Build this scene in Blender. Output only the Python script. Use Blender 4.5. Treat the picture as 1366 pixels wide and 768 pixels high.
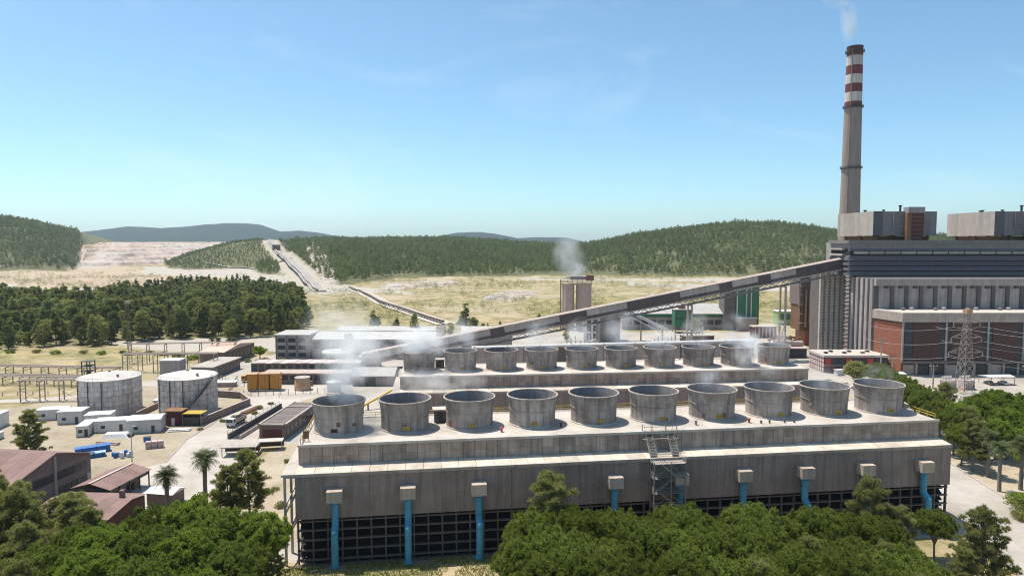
import bpy, bmesh, math, random
import numpy as np
from mathutils import Vector, Matrix

random.seed(7)
RNG = np.random.default_rng(7)
for o in list(bpy.data.objects):
    bpy.data.objects.remove(o, do_unlink=True)
SC = bpy.context.scene
COL = SC.collection
R = math.radians

# ------------------------------------------------------------------ camera
CAM_H = 56.0
cam_d = bpy.data.cameras.new('camera')
cam_d.sensor_width = 36.0
cam_d.lens = 24.0
cam_d.clip_start = 0.5
cam_d.clip_end = 30000
cam = bpy.data.objects.new('camera', cam_d)
COL.objects.link(cam)
cam.location = (0, 0, CAM_H)
cam.rotation_euler = (R(90 - 3.893), 0, 0)
SC.camera = cam

# ------------------------------------------------------------------ sky, sun, exposure
SUN_EL, SUN_AZ = R(69), R(-55)       # azimuth from +Y towards +X: behind the plant, to the left
world = bpy.data.worlds.new('World')
SC.world = world
world.use_nodes = True
wn = world.node_tree
wn.nodes.clear()
sky = wn.nodes.new('ShaderNodeTexSky')
sky.sky_type = 'NISHITA'
sky.sun_disc = False
sky.sun_elevation = SUN_EL
sky.sun_rotation = SUN_AZ
sky.altitude = 0
sky.air_density = 0.75
sky.dust_density = 1.0
sky.ozone_density = 8.0
bgn = wn.nodes.new('ShaderNodeBackground')
bgn.inputs['Strength'].default_value = 0.15
won = wn.nodes.new('ShaderNodeOutputWorld')
tnt = wn.nodes.new('ShaderNodeMix')          # the photograph's even cyan cast, the same all over the sky
tnt.data_type, tnt.blend_type = 'RGBA', 'MULTIPLY'
tnt.inputs[0].default_value = 1.0
tnt.inputs[7].default_value = (1.0, 1.09, 0.90, 1)
wn.links.new(sky.outputs[0], tnt.inputs[6])
# very thin high cloud, all round the sky
wtc = wn.nodes.new('ShaderNodeTexCoord')
wmp = wn.nodes.new('ShaderNodeMapping')
wmp.inputs['Scale'].default_value = (1.6, 1.6, 4.0)
wno = wn.nodes.new('ShaderNodeTexNoise')
wno.inputs['Scale'].default_value = 1.7
wno.inputs['Detail'].default_value = 6.0
wno.inputs['Roughness'].default_value = 0.62
wno.inputs['Distortion'].default_value = 0.6
wrm = wn.nodes.new('ShaderNodeMapRange')
wrm.inputs[1].default_value, wrm.inputs[2].default_value = 0.52, 0.80
wrm.inputs[3].default_value, wrm.inputs[4].default_value = 0.0, 0.28
wmx = wn.nodes.new('ShaderNodeMix')
wmx.data_type = 'RGBA'
wmx.inputs[7].default_value = (4.6, 5.2, 5.6, 1)
wn.links.new(wtc.outputs['Generated'], wmp.inputs[0])
wn.links.new(wmp.outputs[0], wno.inputs['Vector'])
wn.links.new(wno.outputs[0], wrm.inputs[0])
wn.links.new(wrm.outputs[0], wmx.inputs[0])
wn.links.new(tnt.outputs[2], wmx.inputs[6])
wn.links.new(wmx.outputs[2], bgn.inputs['Color'])
wn.links.new(bgn.outputs[0], won.inputs['Surface'])

sun_d = bpy.data.lights.new('sun', 'SUN')
sun_d.energy = 4.4
sun_d.angle = R(0.5)
sun_d.color = (1.0, 0.955, 0.89)
sun = bpy.data.objects.new('sun', sun_d)
COL.objects.link(sun)
sdir = Vector((math.sin(SUN_AZ) * math.cos(SUN_EL), math.cos(SUN_AZ) * math.cos(SUN_EL), math.sin(SUN_EL)))
sun.rotation_euler = sdir.to_track_quat('Z', 'Y').to_euler()
sun.location = (0, 0, 400)

vs = SC.view_settings
vs.view_transform = 'Standard'
vs.look = 'None'
vs.exposure = 0.45
vs.gamma = 1.0
vs.use_curve_mapping = False
SC.render.engine = 'CYCLES'
cy = SC.cycles
cy.use_denoising = True
cy.denoising_prefilter = 'NONE'
cy.filter_width = 1.1
cy.max_bounces = 5
cy.diffuse_bounces = 3
cy.glossy_bounces = 2
cy.transmission_bounces = 3
cy.volume_bounces = 3
cy.transparent_max_bounces = 6
cy.volume_max_steps = 128
cy.use_adaptive_sampling = True
cy.adaptive_threshold = 0.01


# ------------------------------------------------------------------ materials
def nd(nt, t, **kw):
    n = nt.nodes.new(t)
    for k, v in kw.items():
        setattr(n, k, v)
    return n


def lk(nt, a, b):
    nt.links.new(a, b)


def mixc(nt, fac, a, b, mode='MIX'):
    n = nd(nt, 'ShaderNodeMix', data_type='RGBA', blend_type=mode)
    for idx, v in ((0, fac), (6, a), (7, b)):
        if hasattr(v, 'links') or hasattr(v, 'is_linked'):
            lk(nt, v, n.inputs[idx])
        elif idx == 0:
            n.inputs[0].default_value = v
        else:
            n.inputs[idx].default_value = (*v[:3], 1)
    return n.outputs[2]


def math_(nt, op, a, b=0.0, clamp=False):
    n = nd(nt, 'ShaderNodeMath', operation=op, use_clamp=clamp)
    for i, v in ((0, a), (1, b)):
        if hasattr(v, 'is_linked'):
            lk(nt, v, n.inputs[i])
        else:
            n.inputs[i].default_value = v
    return n.outputs[0]


def ramp(nt, v, lo, hi):
    n = nd(nt, 'ShaderNodeMapRange', clamp=True)
    lk(nt, v, n.inputs[0])
    n.inputs[1].default_value = lo
    n.inputs[2].default_value = hi
    return n.outputs[0]


def noise(nt, vec, scale, detail=3.0, rough=0.55):
    n = nd(nt, 'ShaderNodeTexNoise')
    n.inputs['Scale'].default_value = scale
    n.inputs['Detail'].default_value = detail
    n.inputs['Roughness'].default_value = rough
    lk(nt, vec, n.inputs['Vector'])
    return n.outputs[0]


def vscale(nt, vec, s):
    n = nd(nt, 'ShaderNodeVectorMath', operation='MULTIPLY')
    lk(nt, vec, n.inputs[0])
    n.inputs[1].default_value = s
    return n.outputs[0]


def newmat(name):
    m = bpy.data.materials.new(name)
    m.use_nodes = True
    nt = m.node_tree
    nt.nodes.clear()
    out = nd(nt, 'ShaderNodeOutputMaterial')
    return m, nt, out


def surf(name, col, dirt=None, dirt_amt=0.5, streak=0.0, var=0.25, scale=0.6, rough=0.85, metal=0.0,
         rnd=0.12, bump=0.15, ribs=None):
    """paint / concrete / metal: blotches, rain streaks, a little per-piece difference, fine relief"""
    m, nt, out = newmat(name)
    p = nd(nt, 'ShaderNodeBsdfPrincipled')
    p.inputs['Roughness'].default_value = rough
    p.inputs['Metallic'].default_value = metal
    p.inputs['Specular IOR Level'].default_value = 0.3
    geo = nd(nt, 'ShaderNodeNewGeometry')
    pos = geo.outputs['Position']
    dirt = dirt or tuple(c * 0.45 for c in col)
    n1 = noise(nt, pos, scale, 5.0, 0.62)
    c = mixc(nt, math_(nt, 'MULTIPLY', ramp(nt, n1, 0.40, 0.72), dirt_amt), col, dirt)
    if streak:
        sv = vscale(nt, pos, (1.0, 1.0, 0.045))
        n2 = noise(nt, sv, 1.1, 4.0, 0.65)
        c = mixc(nt, math_(nt, 'MULTIPLY', ramp(nt, n2, 0.44, 0.70), streak), c, dirt)
        n2b = noise(nt, sv, 3.3, 2.0, 0.6)
        c = mixc(nt, math_(nt, 'MULTIPLY', ramp(nt, n2b, 0.52, 0.75), streak * 0.6), c, tuple(min(1, x * 1.35) for x in col))
    n3 = noise(nt, pos, scale * 9, 3.0, 0.6)
    c = mixc(nt, var, c, mixc(nt, n3, (0.25, 0.25, 0.25), (0.9, 0.9, 0.9)), 'OVERLAY')
    oi = nd(nt, 'ShaderNodeObjectInfo')
    b = math_(nt, 'ADD', math_(nt, 'MULTIPLY', oi.outputs['Random'], 2 * rnd), 1.0 - rnd)
    vm = nd(nt, 'ShaderNodeVectorMath', operation='SCALE')
    lk(nt, c, vm.inputs[0])
    lk(nt, b, vm.inputs['Scale'])
    lk(nt, vm.outputs[0], p.inputs['Base Color'])
    h = n3
    if ribs:
        axis, freq = ribs
        tc = nd(nt, 'ShaderNodeTexCoord')
        sx = nd(nt, 'ShaderNodeSeparateXYZ')
        lk(nt, tc.outputs['Object'], sx.inputs[0])
        w = math_(nt, 'SINE', math_(nt, 'MULTIPLY', sx.outputs[axis], freq * 6.283))
        h = math_(nt, 'ADD', math_(nt, 'MULTIPLY', w, 0.6), math_(nt, 'MULTIPLY', n3, 0.5))
    if bump:
        bn = nd(nt, 'ShaderNodeBump')
        bn.inputs['Strength'].default_value = bump
        bn.inputs['Distance'].default_value = 0.12
        lk(nt, h, bn.inputs['Height'])
        lk(nt, bn.outputs[0], p.inputs['Normal'])
    lk(nt, p.outputs[0], out.inputs['Surface'])
    return m


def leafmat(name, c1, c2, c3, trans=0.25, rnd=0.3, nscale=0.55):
    """foliage: random clump tones, tint for painted crown light and leaf tone, each tree a little different"""
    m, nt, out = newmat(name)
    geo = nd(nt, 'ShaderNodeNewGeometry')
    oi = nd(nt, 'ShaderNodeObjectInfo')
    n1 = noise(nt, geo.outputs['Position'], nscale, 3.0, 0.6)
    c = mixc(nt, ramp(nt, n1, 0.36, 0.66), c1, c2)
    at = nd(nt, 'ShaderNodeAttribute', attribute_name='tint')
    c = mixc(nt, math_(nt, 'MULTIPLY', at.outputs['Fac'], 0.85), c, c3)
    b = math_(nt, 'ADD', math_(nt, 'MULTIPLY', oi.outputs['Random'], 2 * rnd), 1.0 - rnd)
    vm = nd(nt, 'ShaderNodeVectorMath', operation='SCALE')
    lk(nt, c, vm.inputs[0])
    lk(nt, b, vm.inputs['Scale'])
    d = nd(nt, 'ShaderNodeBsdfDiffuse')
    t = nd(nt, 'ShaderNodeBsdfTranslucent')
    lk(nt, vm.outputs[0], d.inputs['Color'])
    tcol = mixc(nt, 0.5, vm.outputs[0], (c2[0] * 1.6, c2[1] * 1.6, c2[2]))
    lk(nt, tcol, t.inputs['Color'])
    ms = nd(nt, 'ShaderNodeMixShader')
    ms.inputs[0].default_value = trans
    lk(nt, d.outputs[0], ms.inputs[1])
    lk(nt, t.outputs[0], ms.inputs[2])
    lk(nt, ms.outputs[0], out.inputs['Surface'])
    return m


MT = {}
MT['deck'] = surf('pale_concrete_deck', (0.52, 0.46, 0.40), (0.30, 0.255, 0.21), 0.8, 0, 0.28, 0.16, 0.9)
MT['wall_upper'] = surf('stained_concrete_panel', (0.405, 0.310, 0.255), (0.185, 0.142, 0.118), 0.8, 0.8, 0.3, 0.4, 0.9, rnd=0.16)
MT['wall_lower'] = surf('dark_board_concrete', (0.290, 0.222, 0.190), (0.145, 0.11, 0.096), 0.6, 0.75, 0.3, 0.22, 0.9, rnd=0.06, ribs=(0, 0.8))
MT['ledge'] = surf('pale_sloping_slab', (0.56, 0.485, 0.395), (0.33, 0.265, 0.20), 0.65, 0, 0.25, 0.5, 0.9, rnd=0.12)
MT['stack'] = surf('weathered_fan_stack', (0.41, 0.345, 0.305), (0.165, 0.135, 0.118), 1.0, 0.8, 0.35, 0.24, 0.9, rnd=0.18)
MT['stack_in'] = surf('shaded_stack_lining', (0.26, 0.235, 0.225), (0.11, 0.10, 0.095), 0.6, 0.6, 0.2, 0.5, 0.8)  # darker than the outside: interior shade put into the colour
MT['conc'] = surf('grey_concrete', (0.43, 0.345, 0.295), (0.225, 0.175, 0.148), 0.55, 0.55, 0.25, 0.4, 0.9)
MT['conc_dark'] = surf('dark_concrete', (0.18, 0.15, 0.135), (0.09, 0.078, 0.07), 0.5, 0.4, 0.2, 0.4, 0.9)
MT['conc_pale'] = surf('pale_concrete', (0.47, 0.41, 0.355), (0.29, 0.245, 0.205), 0.6, 0.5, 0.22, 0.4, 0.9)
MT['pinkconc'] = surf('buff_silo_concrete', (0.58, 0.42, 0.325), (0.36, 0.25, 0.19), 0.5, 0.5, 0.2, 0.3, 0.9)
MT['louvre_rail'] = surf('louvre_concrete', (0.15, 0.115, 0.10), (0.08, 0.062, 0.055), 0.4, 0.4, 0.2, 0.5, 0.9)
MT['void'] = surf('near_black_fill', (0.018, 0.018, 0.02), (0.008, 0.008, 0.01), 0.5, 0.3, 0.2, 0.5, 0.7)  # near-black colour for inlet fill, louvre blades and trench floor
MT['pipe'] = surf('blue_pipe_paint', (0.085, 0.33, 0.47), (0.05, 0.17, 0.23), 0.6, 0.6, 0.18, 0.7, 0.5, rnd=0.12)
MT['steel'] = surf('grey_steel', (0.30, 0.265, 0.235), (0.17, 0.125, 0.095), 0.5, 0.3, 0.2, 0.8, 0.7, 0.05)
MT['galv'] = surf('galvanised_steel', (0.52, 0.52, 0.51), (0.33, 0.30, 0.27), 0.4, 0.3, 0.2, 0.8, 0.5, 0.4)
MT['rust'] = surf('rusty_steel', (0.24, 0.115, 0.06), (0.09, 0.055, 0.04), 0.6, 0.4, 0.3, 0.7, 0.85)
MT['darksteel'] = surf('dark_steel', (0.075, 0.07, 0.068), (0.04, 0.035, 0.03), 0.5, 0.3, 0.2, 0.8, 0.6)
MT['yellow'] = surf('yellow_paint', (0.52, 0.36, 0.06), (0.28, 0.18, 0.06), 0.4, 0.2, 0.15, 0.9, 0.6)
MT['redpaint'] = surf('red_paint', (0.42, 0.07, 0.045), (0.2, 0.05, 0.04), 0.4, 0.2, 0.15, 0.9, 0.6)
MT['white'] = surf('white_sheet', (0.62, 0.61, 0.59), (0.42, 0.39, 0.36), 0.4, 0.35, 0.1, 0.5, 0.6)
MT['whiteroof'] = surf('white_roof_sheet', (0.45, 0.42, 0.385), (0.30, 0.27, 0.24), 0.6, 0, 0.2, 0.25, 0.7)
MT['tank'] = surf('aged_tank_plate', (0.62, 0.565, 0.525), (0.33, 0.265, 0.225), 0.75, 0.8, 0.2, 0.5, 0.6, 0.0, rnd=0.12)
MT['tankroof'] = surf('dusty_tank_roof', (0.50, 0.46, 0.42), (0.35, 0.30, 0.26), 0.6, 0, 0.2, 0.4, 0.8)
MT['brick'] = surf('sunlit_orange_brick', (0.34, 0.13, 0.078), (0.20, 0.075, 0.048), 0.6, 0.4, 0.3, 0.8, 0.9, ribs=(2, 1.2))  # hall brick brightened for its sunlit side
MT['brickred'] = surf('dark_red_shade_brick', (0.098, 0.050, 0.041), (0.06, 0.034, 0.03), 0.5, 0.4, 0.25, 0.8, 0.9, ribs=(2, 1.2))  # hall brick darkened for its shaded front; plain dark red elsewhere
MT['louvre'] = surf('blue_grey_louvre', (0.125, 0.115, 0.122), (0.07, 0.065, 0.068), 0.4, 0.4, 0.15, 0.5, 0.65, 0.0)
MT['facade'] = surf('grey_cladding', (0.39, 0.335, 0.315), (0.20, 0.165, 0.155), 0.6, 0.8, 0.25, 0.3, 0.75)
MT['facadegap'] = surf('dark_column', (0.115, 0.105, 0.11), (0.06, 0.055, 0.055), 0.5, 0.4, 0.2, 0.4, 0.8)
MT['bunker'] = surf('bunker_sunlit_cladding', (0.43, 0.365, 0.31), (0.27, 0.225, 0.19), 0.45, 0.5, 0.15, 0.3, 0.7, ribs=(1, 1.0))  # lit-side copy of the bunker cladding, sunlight painted into the colour
MT['bunkerf'] = surf('bunker_front_cladding', (0.25, 0.225, 0.22), (0.14, 0.125, 0.12), 0.5, 0.6, 0.15, 0.3, 0.7)  # darker copy for the shaded bunker fronts; parapet and crusher house share it
MT['chimney'] = surf('chimney_concrete', (0.315, 0.245, 0.21), (0.19, 0.147, 0.125), 0.4, 0.8, 0.15, 0.08, 0.9)
MT['chimred'] = surf('chimney_red_band', (0.20, 0.055, 0.05), (0.10, 0.04, 0.04), 0.4, 0.6, 0.15, 0.1, 0.85)
MT['chimwhite'] = surf('chimney_white_band', (0.62, 0.55, 0.49), (0.30, 0.22, 0.19), 0.5, 0.7, 0.15, 0.1, 0.85)
MT['green'] = surf('green_cladding', (0.055, 0.17, 0.095), (0.03, 0.09, 0.055), 0.3, 0.3, 0.15, 0.4, 0.6)
MT['limegreen'] = surf('light_green_sheet', (0.30, 0.46, 0.16), (0.2, 0.3, 0.12), 0.3, 0.3, 0.15, 0.4, 0.6)
MT['redroof'] = surf('dull_red_roof', (0.235, 0.145, 0.122), (0.15, 0.092, 0.078), 0.7, 0, 0.25, 0.25, 0.8, ribs=(0, 1.2))
MT['brownwall'] = surf('brown_render', (0.205, 0.155, 0.135), (0.12, 0.09, 0.08), 0.5, 0.4, 0.2, 0.5, 0.9)
MT['buffwall'] = surf('buff_render', (0.36, 0.31, 0.285), (0.22, 0.19, 0.175), 0.5, 0.4, 0.2, 0.5, 0.9)
MT['glass'] = surf('dusty_window', (0.045, 0.05, 0.058), (0.03, 0.03, 0.03), 0.4, 0.2, 0.1, 0.8, 0.25, 0.0, bump=0)
MT['orange'] = surf('orange_box_paint', (0.55, 0.26, 0.055), (0.32, 0.15, 0.05), 0.4, 0.3, 0.2, 0.8, 0.6)
MT['orangerust'] = surf('rust_stained_drum', (0.50, 0.32, 0.20), (0.33, 0.16, 0.07), 0.7, 0.4, 0.2, 0.6, 0.7)
MT['tarp'] = surf('blue_tarpaulin', (0.035, 0.15, 0.42), (0.02, 0.08, 0.25), 0.4, 0.2, 0.2, 0.9, 0.5)
MT['tarplight'] = surf('light_blue_sheet', (0.30, 0.44, 0.60), (0.16, 0.26, 0.42), 0.4, 0.2, 0.2, 0.9, 0.5)
MT['pinkwall'] = surf('pinkish_white_wall', (0.58, 0.46, 0.43), (0.38, 0.24, 0.22), 0.5, 0.4, 0.2, 0.8, 0.85)
MT['maroon'] = surf('maroon_sheet', (0.11, 0.035, 0.035), (0.06, 0.025, 0.025), 0.4, 0.3, 0.2, 0.8, 0.7)
MT['gallery'] = surf('gallery_sheet', (0.44, 0.375, 0.335), (0.28, 0.22, 0.19), 0.5, 0.6, 0.2, 0.3, 0.7, rnd=0.14)
MT['gallerydark'] = surf('rusty_gallery_sheet', (0.115, 0.085, 0.08), (0.06, 0.05, 0.05), 0.5, 0.5, 0.2, 0.3, 0.75, rnd=0.15)
MT['asphalt'] = surf('worn_asphalt', (0.085, 0.08, 0.075), (0.05, 0.05, 0.05), 0.5, 0, 0.2, 0.5, 0.9)
MT['road'] = surf('sun_bleached_concrete_road', (0.41, 0.365, 0.315), (0.25, 0.21, 0.165), 0.8, 0, 0.22, 0.07, 0.9)
MT['dirt'] = surf('pale_dry_dirt', (0.38, 0.31, 0.225), (0.235, 0.185, 0.115), 0.8, 0, 0.3, 0.1, 0.95)
MT['gravel'] = surf('grey_gravel', (0.35, 0.32, 0.295), (0.22, 0.20, 0.18), 0.7, 0, 0.3, 0.05, 0.95)
MT['tyre'] = surf('tyre_rubber', (0.02, 0.02, 0.02), None, 0.3, 0, 0.1, 0.8, 0.9)
MT['carwhite'] = surf('white_car_paint', (0.70, 0.70, 0.70), (0.6, 0.6, 0.6), 0.2, 0, 0.05, 0.5, 0.3, bump=0)
MT['cargrey'] = surf('grey_car_paint', (0.16, 0.17, 0.19), None, 0.2, 0, 0.05, 0.5, 0.3, 0.3, bump=0)
MT['bark'] = surf('pine_bark', (0.14, 0.105, 0.08), (0.07, 0.05, 0.04), 0.5, 0.4, 0.3, 1.5, 0.95)
MT['barkgrey'] = surf('grey_bark', (0.20, 0.175, 0.15), (0.10, 0.085, 0.07), 0.5, 0.4, 0.3, 1.5, 0.95)
MT['rock'] = surf('limestone', (0.48, 0.44, 0.395), (0.28, 0.245, 0.215), 0.7, 0, 0.3, 0.3, 0.95)
MT['leaf_stone'] = leafmat('stone_pine_needles', (0.046, 0.070, 0.013), (0.125, 0.165, 0.029), (0.33, 0.365, 0.085), 0.44, nscale=.7)
MT['leaf_bright'] = leafmat('bright_pine_needles', (0.090, 0.138, 0.022), (0.19, 0.255, 0.040), (0.34, 0.40, 0.08), 0.46, nscale=.5)
MT['leaf_olive'] = leafmat('olive_pine_needles', (0.135, 0.150, 0.048), (0.245, 0.25, 0.088), (0.40, 0.385, 0.165), 0.48)
MT['leaf_dark'] = leafmat('dark_wood_foliage', (0.075, 0.098, 0.036), (0.17, 0.19, 0.066), (0.33, 0.31, 0.12), 0.42, 0.55, 0.045)
MT['leaf_hill'] = leafmat('hillside_foliage', (0.080, 0.110, 0.038), (0.165, 0.195, 0.066), (0.255, 0.265, 0.105), 0.22, 0.45, 0.012)
MT['leaf_palm'] = leafmat('palm_fronds', (0.050, 0.075, 0.028), (0.105, 0.135, 0.055), (0.22, 0.20, 0.11), 0.2)
MT['leaf_yellow'] = leafmat('yellowish_leaves', (0.16, 0.19, 0.05), (0.27, 0.28, 0.09), (0.34, 0.33, 0.13), 0.35)
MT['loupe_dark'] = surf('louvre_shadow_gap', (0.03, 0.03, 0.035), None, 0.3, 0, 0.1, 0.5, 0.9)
MT['boxconc'] = surf('tan_box_concrete', (0.47, 0.375, 0.30), (0.28, 0.21, 0.16), 0.5, 0.6, 0.2, 0.6, 0.9)
MT['grass'] = leafmat('grass_blades', (0.11, 0.17, 0.03), (0.25, 0.27, 0.08), (0.38, 0.33, 0.14), 0.3, 0.2, 0.25)


# ------------------------------------------------------------------ mesh helpers
class MB:
    def __init__(s):
        s.v, s.f = [], []

    def add(s, vs_, fs_):
        n = len(s.v)
        s.v += [tuple(p) for p in vs_]
        s.f += [tuple(i + n for i in f) for f in fs_]
        return s

    def box(s, x0, y0, z0, x1, y1, z1):
        return s.add([(x0, y0, z0), (x1, y0, z0), (x1, y1, z0), (x0, y1, z0), (x0, y0, z1), (x1, y0, z1), (x1, y1, z1), (x0, y1, z1)],
                     [(3, 2, 1, 0), (4, 5, 6, 7), (0, 1, 5, 4), (1, 2, 6, 5), (2, 3, 7, 6), (3, 0, 4, 7)])

    def prism(s, poly, z0, z1):
        """poly: CCW xy list; z1 may be a list of heights"""
        n = len(poly)
        zt = z1 if isinstance(z1, (list, tuple)) else [z1] * n
        vs_ = [(x, y, z0) for x, y in poly] + [(p[0], p[1], zt[i]) for i, p in enumerate(poly)]
        fs_ = [tuple(range(n - 1, -1, -1)), tuple(range(n, 2 * n))]
        fs_ += [(i, (i + 1) % n, n + (i + 1) % n, n + i) for i in range(n)]
        return s.add(vs_, fs_)

    def extr_x(s, prof, x0, x1):
        """yz profile (CCW seen from +x) pushed along x"""
        n = len(prof)
        vs_ = [(x0, y, z) for y, z in prof] + [(x1, y, z) for y, z in prof]
        fs_ = [tuple(range(n - 1, -1, -1)), tuple(range(n, 2 * n))]
        fs_ += [(i, (i + 1) % n, n + (i + 1) % n, n + i) for i in range(n)]
        return s.add(vs_, fs_)

    def bar(s, p, q, w, h=None):
        p, q = Vector(p), Vector(q)
        h = h or w
        d = (q - p)
        if d.length < 1e-6:
            return s
        d.normalize()
        up = Vector((0, 0, 1)) if abs(d.z) < 0.95 else Vector((0, 1, 0))
        a = d.cross(up).normalized() * (w / 2)
        b = a.cross(d).normalized() * (h / 2)
        vs_ = [p - a - b, p + a - b, p + a + b, p - a + b, q - a - b, q + a - b, q + a + b, q - a + b]
        return s.add(vs_, [(0, 1, 2, 3), (7, 6, 5, 4), (4, 5, 1, 0), (5, 6, 2, 1), (6, 7, 3, 2), (7, 4, 0, 3)])

    def tube(s, p, q, r0, r1=None, n=8):
        p, q = Vector(p), Vector(q)
        r1 = r0 if r1 is None else r1
        d = (q - p).normalized()
        up = Vector((0, 0, 1)) if abs(d.z) < 0.95 else Vector((1, 0, 0))
        a = d.cross(up).normalized()
        b = a.cross(d).normalized()
        vs_ = []
        for c, r in ((p, r0), (q, r1)):
            for i in range(n):
                t = 2 * math.pi * i / n
                vs_.append(c + a * (r * math.cos(t)) + b * (r * math.sin(t)))
        fs_ = [(i, n + i, n + (i + 1) % n, (i + 1) % n) for i in range(n)]
        fs_ += [tuple(range(n)), tuple(range(2 * n - 1, n - 1, -1))]
        return s.add(vs_, fs_)

    def path(s, pts, r, n=6):
        for a, b in zip(pts[:-1], pts[1:]):
            s.tube(a, b, r, r, n)
        return s

    def lathe(s, prof, n=32, cx=0, cy=0, caps=True):
        """prof: (r, z) bottom to top"""
        k = len(prof)
        vs_ = []
        for r, z in prof:
            for i in range(n):
                t = 2 * math.pi * i / n
                vs_.append((cx + r * math.cos(t), cy + r * math.sin(t), z))
        fs_ = []
        for j in range(k - 1):
            for i in range(n):
                fs_.append((j * n + i, j * n + (i + 1) % n, (j + 1) * n + (i + 1) % n, (j + 1) * n + i))
        if caps:
            fs_.append(tuple(range(n - 1, -1, -1)))
            fs_.append(tuple((k - 1) * n + i for i in range(n)))
        return s.add(vs_, fs_)

    def poly(s, pts):
        return s.add(pts, [tuple(range(len(pts)))])

    def mesh(s, name, mat, smooth=False):
        me = bpy.data.meshes.new(name)
        me.from_pydata(s.v, [], s.f)
        me.materials.append(MT[mat] if isinstance(mat, str) else mat)
        if smooth:
            me.shade_smooth()
            try:
                me.set_sharp_from_angle(angle=R(40))
            except Exception:
                pass
        me.update()
        return me

    def build(s, name, mat, parent=None, smooth=False):
        return link(name, s.mesh(name, mat, smooth), parent)


def link(name, me, parent=None, loc=None, rz=0.0, scale=None):
    o = bpy.data.objects.new(name, me)
    COL.objects.link(o)
    if parent is not None:
        o.parent = parent
    if loc is not None:
        o.location = loc
    if rz:
        o.rotation_euler = (0, 0, rz)
    if scale is not None:
        o.scale = scale if isinstance(scale, (tuple, list)) else (scale,) * 3
    return o


def tag(o, label=None, cat=None, group=None, kind=None):
    if label:
        o['label'] = label
    if cat:
        o['category'] = cat
    if group:
        o['group'] = group
    if kind:
        o['kind'] = kind
    return o


def thing(name, label, cat, loc=(0, 0, 0), rz=0.0, group=None):
    return tag(link(name, None, None, loc, rz), label, cat, group)


def copy_tree(o, parent=None):
    c = o.copy()
    COL.objects.link(c)
    c.parent = parent
    for ch in list(o.children):
        copy_tree(ch, c)
    return c


def struct(o):
    o['kind'] = 'structure'
    return o


# ------------------------------------------------------------------ terrain
def vnoise(x, y, seed=0):
    """smooth value noise in numpy"""
    xi, yi = np.floor(x).astype(np.int64), np.floor(y).astype(np.int64)
    fx, fy = x - xi, y - yi
    fx, fy = fx * fx * (3 - 2 * fx), fy * fy * (3 - 2 * fy)

    def h(a, b):
        n = (a * 374761393 + b * 668265263 + seed * 974634777) & 0x7fffffff
        n = ((n ^ (n >> 13)) * 1274126177) & 0x7fffffff
        return ((n ^ (n >> 16)) & 0xffff) / 65535.0
    return (h(xi, yi) * (1 - fx) + h(xi + 1, yi) * fx) * (1 - fy) + (h(xi, yi + 1) * (1 - fx) + h(xi + 1, yi + 1) * fx) * fy


def fbm(x, y, seed=0, oct_=4):
    r, a, t = 0, 1.0, 0
    for i in range(oct_):
        r = r + a * vnoise(x * 2 ** i, y * 2 ** i, seed + i)
        t += a
        a *= 0.5
    return r / t - 0.5


def sstep(a, b, x):
    t = np.clip((x - a) / (b - a), 0, 1)
    return t * t * (3 - 2 * t)


# each hill: bearing table (tangent * 913 + 683), apparent crest height, crest distance, foot distance
def crest(tab, b):
    return np.interp(b, [p[0] for p in tab], [p[1] for p in tab])


HILL_LEFT = [(-900, 300), (-500, 288), (-100, 284), (0, 287), (40, 292), (75, 300), (110, 306), (150, 318), (185, 326), (240, 362)]
HILL_PIT = [(88, 362), (98, 345), (108, 328), (125, 324), (150, 322.5), (300, 322.5), (350, 324), (420, 340), (480, 362)]
PIT_FOOT = [(88, 1400), (150, 1420), (270, 1720), (320, 1760)]
PIT_CREST = [(88, 1950), (150, 1980), (270, 2250), (320, 2350)]
LEFT_FOOT = [(88, 1265), (100, 1400), (112, 1990), (170, 2150)]
LEFT_CREST = [(88, 1900), (100, 2000), (112, 2450), (170, 2600)]
HILL_SMALL = [(175, 364), (200, 355), (250, 338), (310, 323), (340, 319.5), (374, 318), (405, 332), (450, 364)]
HILL_MAIN = [(250, 372), (330, 345), (370, 325), (395, 317.5), (420, 316.5), (600, 317), (660, 319), (700, 322), (745, 327), (765, 328), (800, 321),
             (850, 312), (900, 303), (950, 296.5), (990, 294), (1040, 296), (1080, 301), (1110, 306), (1200, 312), (1400, 316), (2000, 318)]
MAIN_CREST = [(370, 1900), (700, 1900), (800, 1650), (1500, 1650)]
MAIN_FOOT = [(300, 1200), (370, 1080), (400, 900), (430, 790), (470, 830), (520, 980), (600, 1010), (760, 1060), (1100, 1060), (1500, 1000)]
MOUNT = [(-900, 300), (-200, 312), (60, 312), (135, 306), (170, 301.5), (215, 304), (255, 301), (300, 297.5), (330, 298), (350, 300), (375, 308),
         (400, 307.5), (430, 311), (455, 317), (520, 321), (575, 318), (610, 310), (640, 309.5), (665, 313), (690, 318), (720, 316), (755, 316.5), (785, 324), (900, 322), (2000, 318)]


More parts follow.
